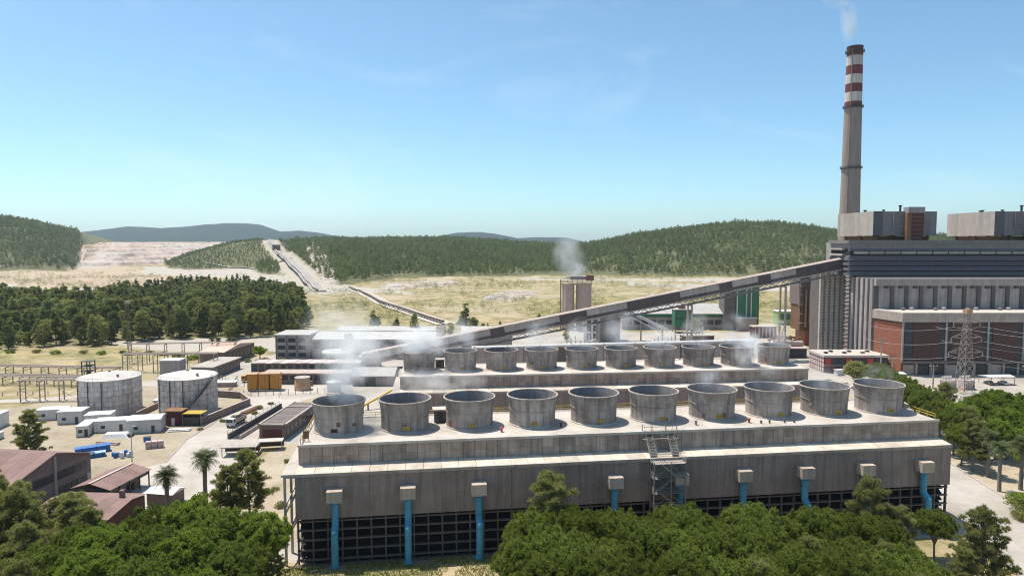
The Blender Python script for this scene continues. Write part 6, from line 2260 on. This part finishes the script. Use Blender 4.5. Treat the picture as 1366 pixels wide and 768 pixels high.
# lower left group
LEFT = [(-39.5, 104, .98, 1), (-45.5, 103.5, 1.04, 0), (-51.5, 106, 1.05, 1), (-57.5, 107.5, .98, 0), (-47, 96, 1.02, 1), (-54, 97.5, 1.0, 0), (-40.5, 96, .92, 0), (-61, 99, .98, 1),
        (-50, 88.5, .98, 0), (-58, 90, 1.0, 1), (-66, 92, .98, 0), (-42, 88, .88, 1), (-66, 102, .92, 0), (-36, 89, .78, 0)]
for i, (x, y, s, k) in enumerate(LEFT):
    if k:
        plant('bright_pine', BRIGHT[i % 2], x, y, 'bright green round pine in the group at lower left', 'tree', s, 'bright pines at lower left')
    else:
        plant('stone_pine', ROUND[i % 3], x, y, 'dark green round pine in the group at lower left', 'tree', s, 'dark pines at lower left')
OP = [(-72.5, 110, 1.1, 1), (-78, 106, 1.25, 0), (-84, 105, 1.38, 2), (-91, 116, 1.2, 2), (-86, 117, 1.05, 1), (-72, 99, 1.08, 0), (-80, 97, 1.1, 1), (-66, 88, 1.0, 2), (-74, 90, 1.05, 0), (-90, 110, 1.1, 1), (-87, 98, 1.15, 0), (-67, 105, 1.05, 2), (-76, 114, .85, 2), (-82, 112, .95, 0)]
for x, y, s, k in OP:
    plant('open_pine', OPEN[k], x, y, 'olive green open pine in the thicket at the lower left corner', 'tree', s, 'open pines at the lower left corner')
plant('open_pine', OPEN[1], -96, 124.5, 'olive pine rising before the big brown warehouse', 'tree', .72)
plant('open_pine', OPEN[0], -80.2, 117.5, 'olive pine before the pale red roof of the low house', 'tree', .82)
plant('open_pine', OPEN[2], -121.0, 168.5, 'lone dark pine standing between the warehouse and the white cabins', 'tree', 1.02)
plant('open_pine', OPEN[0], -51.5, 131, 'broad lacy pine on the verge left of the tower corner', 'tree', 1.15)
plant('open_pine', OPEN[2], -54.0, 126.5, 'second lacy pine beside the road left of the tower corner', 'tree', 1.0)
plant('open_pine', OPEN[1], -38.5, 106.5, 'thin pine touching the left corner of the nearest tower', 'tree', .62)
plant('open_pine', OPEN[1], 6.4, 108.8, 'pale pine rising against the nearest tower wall, centre', 'tree', 1.38)
plant('open_pine', OPEN[2], 61.5, 114.8, 'pine growing against the nearest tower wall, right', 'tree', 1.14)
plant('open_pine', OPEN[0], 66.0, 113.5, 'shorter pine just right of the pine against the tower wall', 'tree', .82)
plant('stone_pine', ROUND[1], 74.2, 116.5, 'small pine at the right corner of the nearest tower', 'tree', .66)
plant('open_pine', OPEN[0], 74.0, 104.0, 'open pine standing alone at the lower right corner', 'tree', 1.1)
plant('open_pine', OPEN[1], 69.0, 101.5, 'short open pine beside the lone one at the lower right corner', 'tree', .7)
plant('yellow_tree', YEL, 36.0, 108.5, 'yellowish young tree behind the dense stand', 'tree', 1.35)
for i, (x, y, s) in enumerate(((121, 181, .92), (127, 184, .98), (133, 188, 1.0), (139, 193, 1.0), (130, 177, .9), (137, 181, .95), (124, 172, .78), (144, 188, 1.0))):
    plant('bright_pine', BRIGHT[i % 2], x, y, 'bright round tree in the belt at the right edge behind the palms', 'tree', s, 'bright trees at the right edge')
for i, (x, y, s) in enumerate(((108.5, 141, 1.1), (104.5, 127, 1.0), (108, 131.5, 1.2), (113, 141.5, 1.2), (100.5, 121, .8), (112, 133, 1.2), (117, 146, 1.1))):
    plant('bright_shrub', BUSH[i % 2], x, y, 'leafy shrub on the verge below the right palms', 'shrub', s, 'shrubs on the right verge')
# palms and shrubs near the road
plant('palm_tree', PALM[0], -63.6, 138.5, 'dark palm beside the pale road at left', 'palm', 1.6)
plant('palm_tree', PALM[1], -67.8, 131, 'shorter palm left of the road, half hidden by trees', 'palm', 1.45)
plant('broad_tree', BROAD[0], -62.2, 131.5, 'leafy green tree between the two left palms', 'tree', 1.05)
plant('broad_tree', BROAD[0], -57, 119.5, 'leafy tree behind the bright pines at left', 'tree', 1.3)
plant('shrub', BUSH[1], -94.8, 158.0, 'leafy shrub between warehouse and open shed', 'shrub', .62)
# avenue beside the right road
AV = [(116, 176, .86), (118, 185, .92), (119.5, 194, .98), (121.5, 203, .98), (123.5, 213, .98), (126, 223, .95), (129, 233, .9), (132, 243, .9), (122, 181, .75), (112.5, 167.5, .78)]
for i, (x, y, s) in enumerate(AV):
    plant('stone_pine', ROUND[i % 3], x, y, 'round pine in the row along the right side road', 'tree', s, 'pines in the row along the side road')
plant('open_pine', OPEN[1], 112.5, 163.5, 'dark layered pine at the near end of the right row', 'tree', .98)
plant('open_pine', OPEN[2], 117.5, 172.5, 'dark layered pine behind the palms at right', 'tree', 1.0)
plant('open_pine', OPEN[0], 131.0, 203.5, 'pine in the right yard below the pylon', 'tree', 1.02)
for i, (x, y, s, lb) in enumerate(((109.5, 150.0, 1.4, 'palm by the side road, nearest of three'), (115.0, 151.0, 1.5, 'palm by the side road, middle of three'),
                                   (120.5, 153.5, 1.5, 'palm at the right edge of the picture'))):
    plant('palm_tree', PALM[i % 2], x, y, lb, 'palm', s)
plant('palm_tree', PALM[0], 113.5, 159.5, 'palm behind the three at the side road', 'palm', 1.4)
for i, (x, y, s, lb) in enumerate(((106.0, 138.5, 1.0, 'round green shrub by the kerb at right'), (111.0, 136.0, 1.05, 'second green shrub at the right edge'),
                                   (103.5, 134.5, .8, 'low green shrub nearest the kerb at right'),
                                   (128, 173, 1.6, 'broad green tree at the right edge behind the palms'), (136, 182, 1.6, 'broad green tree farther back at the right edge'),
                                   (124, 160, 1.35, 'leafy tree just behind the rightmost palm'))):
    plant('broad_tree' if i > 2 else 'shrub', BUSH[(i + 1) % 2] if i < 3 else BROAD[0], x, y, lb, 'tree' if i > 2 else 'shrub', s)
for i, (x, y) in enumerate(((168, 212), (175, 214), (180, 222), (163, 216), (184, 229))):
    plant('shrub', BUSH[i % 2], x, y, 'small green shrub in the right yard near the grey kiosk', 'shrub', random.uniform(.4, .6), 'shrubs round the grey kiosk')
plant('broad_tree', BROAD[1], 131.5, 257, 'greyish tree before the pink and red building', 'tree', 1.75)
for x, y in ((126, 268), (129, 262), (137, 262)):
    plant('shrub', BUSH[0], x, y, 'green shrub at the foot of the greyish tree', 'shrub', random.uniform(.5, .7), 'shrubs by the greyish tree')
# trees round the workshop and the plant
plant('open_pine', OPEN[1], -74.5, 309, 'slender tree before the workshop hall', 'tree', 1.05)
plant('cypress', CYP, -50.0, 348, 'dark columnar cypress behind the workshop roof', 'cypress', 1.2)
plant('wood_tree', MIDP[1], -25.5, 372, 'large dark conifer right of the cypress', 'tree', 1.45)
plant('wood_tree', MIDP[0], -20.5, 366, 'rounded tree beside the large dark conifer', 'tree', 1.0)
plant('wood_tree', MIDP[3], -76, 372, 'dark conifer behind the middle of the workshop', 'tree', 1.15)
plant('wood_tree', MIDP[2], 108, 398, 'round tree between green hopper and green tower', 'tree', .88)
plant('broad_tree', BROAD[0], -120, 322, 'round shrub left of the three storey block', 'tree', 1.1)
for i, (x, y, s) in enumerate(((-101, 312, .7), (-106, 314, .8), (-96, 311, .6), (-116, 318, .7), (-123, 315, .6), (-118, 312, .5))):
    plant('shrub', BUSH[i % 2], x, y, 'green shrub at the foot of the three storey block', 'shrub', s, 'shrubs below the three storey block')
for i in range(26):
    x, y = random.uniform(-118, 45), random.uniform(372, 440)
    if abs(x + 48) < 9:
        continue
    plant('wood_tree', MIDP[i % 5], x, y, 'green tree in the loose belt behind the workshop', 'tree', random.uniform(.4, .75), 'trees in the belt behind the workshop')
for i, (x, y, s) in enumerate(((-152, 322, 1.5), (-146, 330, 1.3), (-138, 334, 1.4), (-155, 336, 1.2), (-163, 330, 1.3), (-128, 340, 1.6), (-172, 334, 1.2), (-181, 338, 1.3), (-131, 350, 1.2), (-190, 335, 1.1),
                               (-204, 336, 1.3), (-215, 340, 1.2), (-228, 338, 1.3), (-240, 342, 1.2), (-252, 340, 1.1), (-196, 341, 1.0))):
    plant('shrub', BUSH[i % 2], x, y, 'green bush at the edge of the dry field', 'shrub', s * .62, 'bushes along the dry field')
for x, y in ((-150.5, 340), (-146.5, 338), (-142, 341), (-139, 338.5)):
    plant('palm_tree', PALM[0], x, y, 'one of four small palms in the clearing', 'palm', 1.0, 'palms in the clearing')
for i, (x, y, s) in enumerate(((-85, 226, .5), (-84, 219, .4), (-88, 214, .45), (-83, 232, .4), (-90, 209, .4), (-57, 170, .4), (-52, 160, .5), (-93, 200, .35), (-49, 141, .5), (-55, 150, .35))):
    plant('shrub', BUSH[1], x, y, 'low weedy shrub on the bare verge', 'shrub', s, 'weedy shrubs on the verges')
t = thing('light_mast', 'thin lattice light mast rising from the dark wood', 'mast', (-199, 352, 0))
m = MB()
for s in (-1, 1):
    m.bar((s * .9, 0, 0), (s * .3, 0, 24), .2)
for k in range(12):
    m.bar((-.9 + k * .05, 0, k * 2), (.85 - k * .05, 0, k * 2 + 2), .12)
m.build('frame', 'brownwall', t)
MB().box(-1.2, -.5, 24, 1.2, .5, 25.4).build('lamp_box', 'conc', t)

# ---- the dark wood between field and quarry: single trees in front, the rest one mass
WOOD = [(-120, 386), (60, 402), (150, 398), (240, 388), (330, 386), (396, 396), (402, 438), (385, 450), (300, 452), (250, 452), (120, 462), (-120, 470)]
cand = []
rng = np.random.default_rng(5)
Yc = rng.uniform(345, 830, 16000)
Xc = rng.uniform(-900, -100, 16000)
b_ = 683 + 913 * Xc / Yc
ok = land(b_ + 26 * fbm(Xc / 25., Yc / 25., 141), Yc * (1 + .07 * fbm(Xc / 20., Yc / 20., 151)), [WOOD]) > 0
pts = np.stack([Xc[ok], Yc[ok]], 1)
pts = pts[np.argsort(pts[:, 1])]
kept = []
cell = {}
for x, y in pts:
    if fbm(np.array([x / 40.]), np.array([y / 40.]), 88)[0] < -.2:
        continue
    mind = 5.6 if y < 520 else 6.8
    c_ = (int(x // 8), int(y // 8))
    if any((x - u) ** 2 + (y - v) ** 2 < mind * mind for i in (-1, 0, 1) for j in (-1, 0, 1) for u, v in cell.get((c_[0] + i, c_[1] + j), ())):
        continue
    cell.setdefault(c_, []).append((x, y))
    kept.append((x, y))
kept = [k for k in kept if -80 < 683 + 913 * k[0] / k[1] < 1450]
for i, (x, y) in enumerate(kept[:290]):
    plant('wood_tree', MIDP[(i * 7) % 5], x, y, 'dark green tree in the wood behind the dry field', 'tree', random.choice((.55, .75, .9, 1.0, 1.1, 1.3)) * random.uniform(.9, 1.1), 'trees of the dark wood')


def gn_forest(name, P, S, protos, label, cat):
    """one mass: points with a size, a mesh tree set on each by geometry nodes"""
    n = len(P)
    me = bpy.data.meshes.new(name)
    me.vertices.add(n)
    me.vertices.foreach_set('co', np.asarray(P, np.float32).reshape(-1))
    for nm, vals in (('size', S), ('turn', RNG.uniform(0, 6.283, n))):
        a = me.attributes.new(nm, 'FLOAT', 'POINT')
        a.data.foreach_set('value', np.asarray(vals, np.float32))
    a = me.attributes.new('pick', 'INT', 'POINT')
    a.data.foreach_set('value', RNG.integers(0, len(protos), n).astype(np.int32))
    o = link(name, me)
    tag(o, label, cat, None, 'stuff')
    ng = bpy.data.node_groups.new(name + '_nodes', 'GeometryNodeTree')
    ng.interface.new_socket('Geometry', in_out='INPUT', socket_type='NodeSocketGeometry')
    ng.interface.new_socket('Geometry', in_out='OUTPUT', socket_type='NodeSocketGeometry')
    gi, go = ng.nodes.new('NodeGroupInput'), ng.nodes.new('NodeGroupOutput')
    join = ng.nodes.new('GeometryNodeJoinGeometry')

    def named(nm, ty):
        q = ng.nodes.new('GeometryNodeInputNamedAttribute')
        q.data_type = ty
        q.inputs['Name'].default_value = nm
        return q.outputs[0]
    size, turn, pick = named('size', 'FLOAT'), named('turn', 'FLOAT'), named('pick', 'INT')
    comb = ng.nodes.new('ShaderNodeCombineXYZ')
    ng.links.new(turn, comb.inputs[2])
    for k, pm in enumerate(protos):
        cmp_ = ng.nodes.new('FunctionNodeCompare')
        cmp_.data_type = 'INT'
        cmp_.operation = 'EQUAL'
        ins = [s for s in cmp_.inputs if s.type == 'INT']
        ng.links.new(pick, ins[0])
        ins[1].default_value = k
        m2p = ng.nodes.new('GeometryNodeMeshToPoints')
        ng.links.new(gi.outputs[0], m2p.inputs['Mesh'])
        ng.links.new(cmp_.outputs[0], m2p.inputs['Selection'])
        inst = ng.nodes.new('GeometryNodeInstanceOnPoints')
        ng.links.new(m2p.outputs[0], inst.inputs['Points'])
        oi = ng.nodes.new('GeometryNodeObjectInfo')
        oi.inputs['Object'].default_value = pm
        ng.links.new(oi.outputs['Geometry'], inst.inputs['Instance'])
        ng.links.new(comb.outputs[0], inst.inputs['Rotation'])
        ng.links.new(size, inst.inputs['Scale'])
        ng.links.new(inst.outputs[0], join.inputs[0])
    ng.links.new(join.outputs[0], go.inputs[0])
    md = o.modifiers.new('forest', 'NODES')
    md.node_group = ng
    return o


def proto_obj(V, F, T, mat, nm):
    # the pattern tree itself stays out of the scene; only its copies are planted
    return bpy.data.objects.new(nm, np_mesh(nm, V, F, mat, T))


HILLP = [proto_obj(*proto_far(201 + i, 11.5, 3.3, '', i % 3 != 2, 170), 'leaf_hill', 'hill_tree') for i in range(5)]
WOODP = [bpy.data.objects.new('wood_tree_far', MIDP[i][1]) for i in range(5)]
BUSHP = [proto_obj(*proto_far(221 + i, 3.2, 2.4, '', False, 70), ('leaf_hill', 'leaf_dark', 'leaf_olive')[i], 'hill_bush') for i in range(3)]
rest = kept[290:]
gn_forest('wood_mass', [(x, y, zt(x, y)) for x, y in rest], RNG.uniform(.7, 1.2, len(rest)), WOODP, 'dense dark wood behind the front trees, before the quarry', 'wood')

# hillsides
N = 120000
by = RNG.uniform(0, 1, N)
Yh = np.sqrt(780.0 ** 2 + by * (2150.0 ** 2 - 780.0 ** 2))
bb = RNG.uniform(-140, 1480, N)
Xh = (bb - 683) / 913 * Yh
_, ho = hills(Xh, Yh)
top = np.maximum.reduce([ho['left'], ho['small'], ho['main']])
wood = (top > 2.0 + 14 * np.clip(fbm(Xh / 30., Yh / 30., 131) + .1, 0, 1)) & (ho['pit'] < top + 2) & (corridor(Xh, Yh) < .35)
wood &= ~((land(bb, Yh, C_ROCK) > 0) & (RNG.random(N) < .75))
gap = fbm(Xh / 55., Yh / 55., 99)
wood &= (gap > -.19) | (RNG.random(N) < .12)
small = (ho['small'] >= top - .5) & (ho['small'] > ho['main'] + 3)
wood &= ~(small & (RNG.random(N) < .15))
zz = terrain(Xh, Yh)
sel = np.where(wood)[0]
# thin to a planting distance
occ = {}
keep = []
for i in sel:
    c_ = (int(Xh[i] // 7.2), int(Yh[i] // 7.2))
    if c_ in occ:
        continue
    occ[c_] = 1
    keep.append(i)
keep = np.array(keep)
sm = small[keep]
sz = np.where(sm, RNG.uniform(.35, .7, len(keep)), RNG.uniform(.55, 1.0, len(keep)) + RNG.random(len(keep)) ** 3 * .5)
gn_forest('hillside_forest', np.stack([Xh[keep], Yh[keep], zz[keep] - .3], 1), sz, HILLP, 'green pine forest covering the hills beyond the plant', 'forest')
# scrub on quarry benches, in the field and beside the conveyor track
N = 110000
Yq = RNG.uniform(440, 2400, N)
bq = RNG.uniform(-60, 1400, N)
Xq = (bq - 683) / 913 * Yq
_, hq = hills(Xq, Yq)
topq = np.maximum.reduce([hq['left'], hq['small'], hq['main']])
inpit = (hq['pit'] > topq) & (hq['pit'] > 2)
cl = fbm(Xq / 45., Yq / 45., 111)
q = (inpit & (RNG.random(N) < .45) & (cl > -.05)) | ((topq < 2) & ~inpit & (cl > .03) & (RNG.random(N) < .6) & (Yq < 1350))
q &= ~((land(bq, Yq, C_PALE) > 0) & (RNG.random(N) < .9))
q &= seg_dist(Xq, Yq, FIELDRUN) > 12
q &= seg_dist(Xq, Yq, HILLRUN) > 14
q &= ~((Xq > -60) & (Xq < 230) & (Yq < 480))
gn_forest('scrub', np.stack([Xq[q], Yq[q], terrain(Xq[q], Yq[q]) - .2], 1), RNG.uniform(.4, 1.0, int(q.sum())) + RNG.random(int(q.sum())) ** 3 * 1.3, BUSHP, 'scattered green scrub on the dry field and the quarry benches', 'scrub')
# pale boulders on the outcrops
rk = []
for i in range(3):
    r_ = np.random.default_rng(300 + i)
    bm = bmesh.new()
    bmesh.ops.create_icosphere(bm, subdivisions=1, radius=1)
    for v in bm.verts:
        v.co *= r_.uniform(.6, 1.3)
        v.co.z *= .7
    me = bpy.data.meshes.new('boulder')
    bm.to_mesh(me)
    bm.free()
    me.materials.append(MT['rock'])
    rk.append(bpy.data.objects.new('boulder', me))
N = 16000
Yr = RNG.uniform(600, 1300, N)
br = RNG.uniform(395, 720, N)
Xr = (br - 683) / 913 * Yr
q = (land(br + fbm(Xr / 60., Yr / 60., 31) * 11, Yr, C_ROCK) > 0) & (fbm(Xr / 18., Yr / 10., 51) > .05) & (seg_dist(Xr, Yr, HILLRUN) > 12)
gn_forest('boulder_field', np.stack([Xr[q], Yr[q], terrain(Xr[q], Yr[q])], 1), RNG.uniform(.3, 1.7, int(q.sum())), rk, 'pale limestone boulders on the field below the wood', 'boulders')

# ---- grass in front of the near tower: real blades, one mass
rng = np.random.default_rng(77)
n = 26000
gx = rng.uniform(-48, 12, n)
gy = rng.uniform(92, 113.2, n) + .138 * (gx + 37)
okg = (fbm(gx / 5., gy / 5., 17) > -.12) & (gy < 113.0 + .138 * (gx + 37))
gx, gy = gx[okg], gy[okg]
n = len(gx)
gz = 0.8 * sstep(100, 108, gy) * (1 - sstep(111.5, 114, gy - 0.138 * (gx + 37))) * sstep(-60, -45, gx) - .02
P = np.stack([gx, gy, gz], 1)
a = rng.uniform(0, 6.28, n)
sd = np.stack([np.cos(a), np.sin(a), 0 * a], 1) * rng.uniform(.05, .14, n)[:, None]
tip = P + np.stack([rng.normal(0, .18, n), rng.normal(0, .18, n), rng.uniform(.2, .6, n)], 1)
V = np.stack([P - sd, P + sd, tip], 1).reshape(-1, 3)
o = link('grass', np_mesh('grass', V, np.arange(n * 3).reshape(-1, 3), 'grass', np.repeat(rng.uniform(0, 1, n), 3)))
tag(o, 'green and yellow grass on the bank before the nearest cooling tower', 'grass', None, 'stuff')


# ------------------------------------------------------------------ steam and smoke
def steam_mat(name, dens, nscale, col=(.95, .96, .98), edge=0.55, thresh=.42):
    m, nt, out = newmat(name)
    tc = nd(nt, 'ShaderNodeTexCoord')
    pv = nd(nt, 'ShaderNodeVolumePrincipled')
    pv.inputs['Color'].default_value = (*col, 1)
    pv.inputs['Anisotropy'].default_value = 0.2
    ln = nd(nt, 'ShaderNodeVectorMath', operation='LENGTH')
    lk(nt, tc.outputs['Object'], ln.inputs[0])
    fall = ramp(nt, math_(nt, 'SUBTRACT', 1.0, ln.outputs['Value']), 0.0, edge)
    geo = nd(nt, 'ShaderNodeNewGeometry')
    n1 = noise(nt, geo.outputs['Position'], nscale, 4.0, .62)
    d = math_(nt, 'MULTIPLY', math_(nt, 'MULTIPLY', ramp(nt, n1, thresh, .74), fall), dens)
    lk(nt, d, pv.inputs['Density'])
    lk(nt, pv.outputs[0], out.inputs['Volume'])
    return m


MT['steam'] = steam_mat('cooling_steam', .62, .2, (.99, .99, .99))
MT['steam_thin'] = steam_mat('thin_steam', .2, .16, (.99, .99, .99))
MT['smoke'] = steam_mat('pale_smoke', .12, .08, (.85, .87, .9), .7, .38)
MT['plume'] = steam_mat('chimney_plume', .42, .035, (.93, .94, .96), .8, .36)


def puff(name, label, cat, c, r, mat, rot=(0, 0, 0), group=None):
    bm = bmesh.new()
    bmesh.ops.create_icosphere(bm, subdivisions=3, radius=1)
    me = bpy.data.meshes.new(name)
    bm.to_mesh(me)
    bm.free()
    me.materials.append(MT[mat])
    o = link(name, me, None, c)
    o.scale = r
    o.rotation_euler = rot
    tag(o, label, cat, group, 'stuff')
    return o


def r2(i):
    a = R(6.0)
    return (-31.1 + (5 + i * 12.05) * math.cos(a) - 9.6 * math.sin(a), 187.5 + (5 + i * 12.05) * math.sin(a) + 9.6 * math.cos(a))


def r1(i):
    x, y, _ = ct(5.9 + i * 12.38, 9.6, 0)
    return (x, y)


x, y = r1(0)
puff('steam_plume', 'white steam rising from the first fan stack of the nearest tower', 'steam', (x + 1.0, y + 2.0, 32), (6.0, 5.5, 8.5), 'steam', (0, R(-6), 0))
puff('steam_plume', 'thin steam drifting left above the first fan stack', 'steam', (x - 2, y + 8, 38), (8.5, 7, 8.5), 'steam_thin')
x, y = r2(0)
puff('steam_plume', 'white steam over the first fan stack of the second tower', 'steam', (x + 1, y - 2, 27), (8.5, 6.5, 7), 'steam')
puff('steam_plume', 'thin steam left of the second tower', 'steam', (x - 14, y - 2, 26), (13, 7, 9), 'steam_thin')
puff('steam_plume', 'low steam lying over the left end of the second tower', 'steam', (x + 6, y - 12, 17.5), (16, 5.5, 4.5), 'steam_thin')
for i in (1, 3, 4, 5, 6, 7, 8, 9):
    x, y = r2(i)
    puff('steam_plume', 'thin steam above a fan stack of the second tower', 'steam', (x, y + 1, 27 + (i % 3)), (5.6, 5.2, 6.0 + i % 2), 'steam_thin', (0, 0, 0), 'steam wisps over the second tower')
x, y = r2(8)
puff('steam_plume', 'white steam falling in front of the ninth stack of the second tower', 'steam', (x + 2, y - 5, 23.5), (5.2, 4.2, 7), 'steam', (0, R(20), 0))
for i in (6, 7, 8, 9):
    x, y = r1(i)
    puff('steam_plume', 'faint steam inside the mouth of a fan stack on the nearest tower', 'steam', (x, y + .5, 27.0), (4.4, 4.4, 3.6), 'steam_thin', (0, 0, 0), 'faint steam over the nearest tower')
puff('smoke_plume', 'pale smoke drifting off the top of the silos', 'smoke', (36, 432, 46), (12, 9, 16), 'smoke', (0, R(-14), 0))
puff('smoke_plume', 'small white puff at the top of the silos', 'smoke', (42, 432, 38), (7, 6, 6), 'steam_thin')
puff('smoke_plume', 'thin white plume leaving the chimney top towards the upper left', 'smoke', (216.5, 450, 200), (5.8, 5.8, 24), 'plume', (0, R(-7), 0))
puff('smoke_plume', 'upper part of the chimney plume spreading left', 'smoke', (207, 450, 222), (14, 9, 22), 'plume', (0, R(-35), 0))

# ------------------------------------------------------------------ haze
m, nt, out = newmat('air_haze')
pv = nd(nt, 'ShaderNodeVolumePrincipled')
pv.inputs['Color'].default_value = (.72, .86, 1.0, 1)
pv.inputs['Density'].default_value = 4.6e-5
pv.inputs['Anisotropy'].default_value = 0.3
lk(nt, pv.outputs[0], out.inputs['Volume'])
MT['haze'] = m
hz = MB().box(-15500, -600, -8, 15500, 11600, 330).build('haze', 'haze')
tag(hz, 'thin blue air haze over the whole valley', 'haze', None, 'stuff')
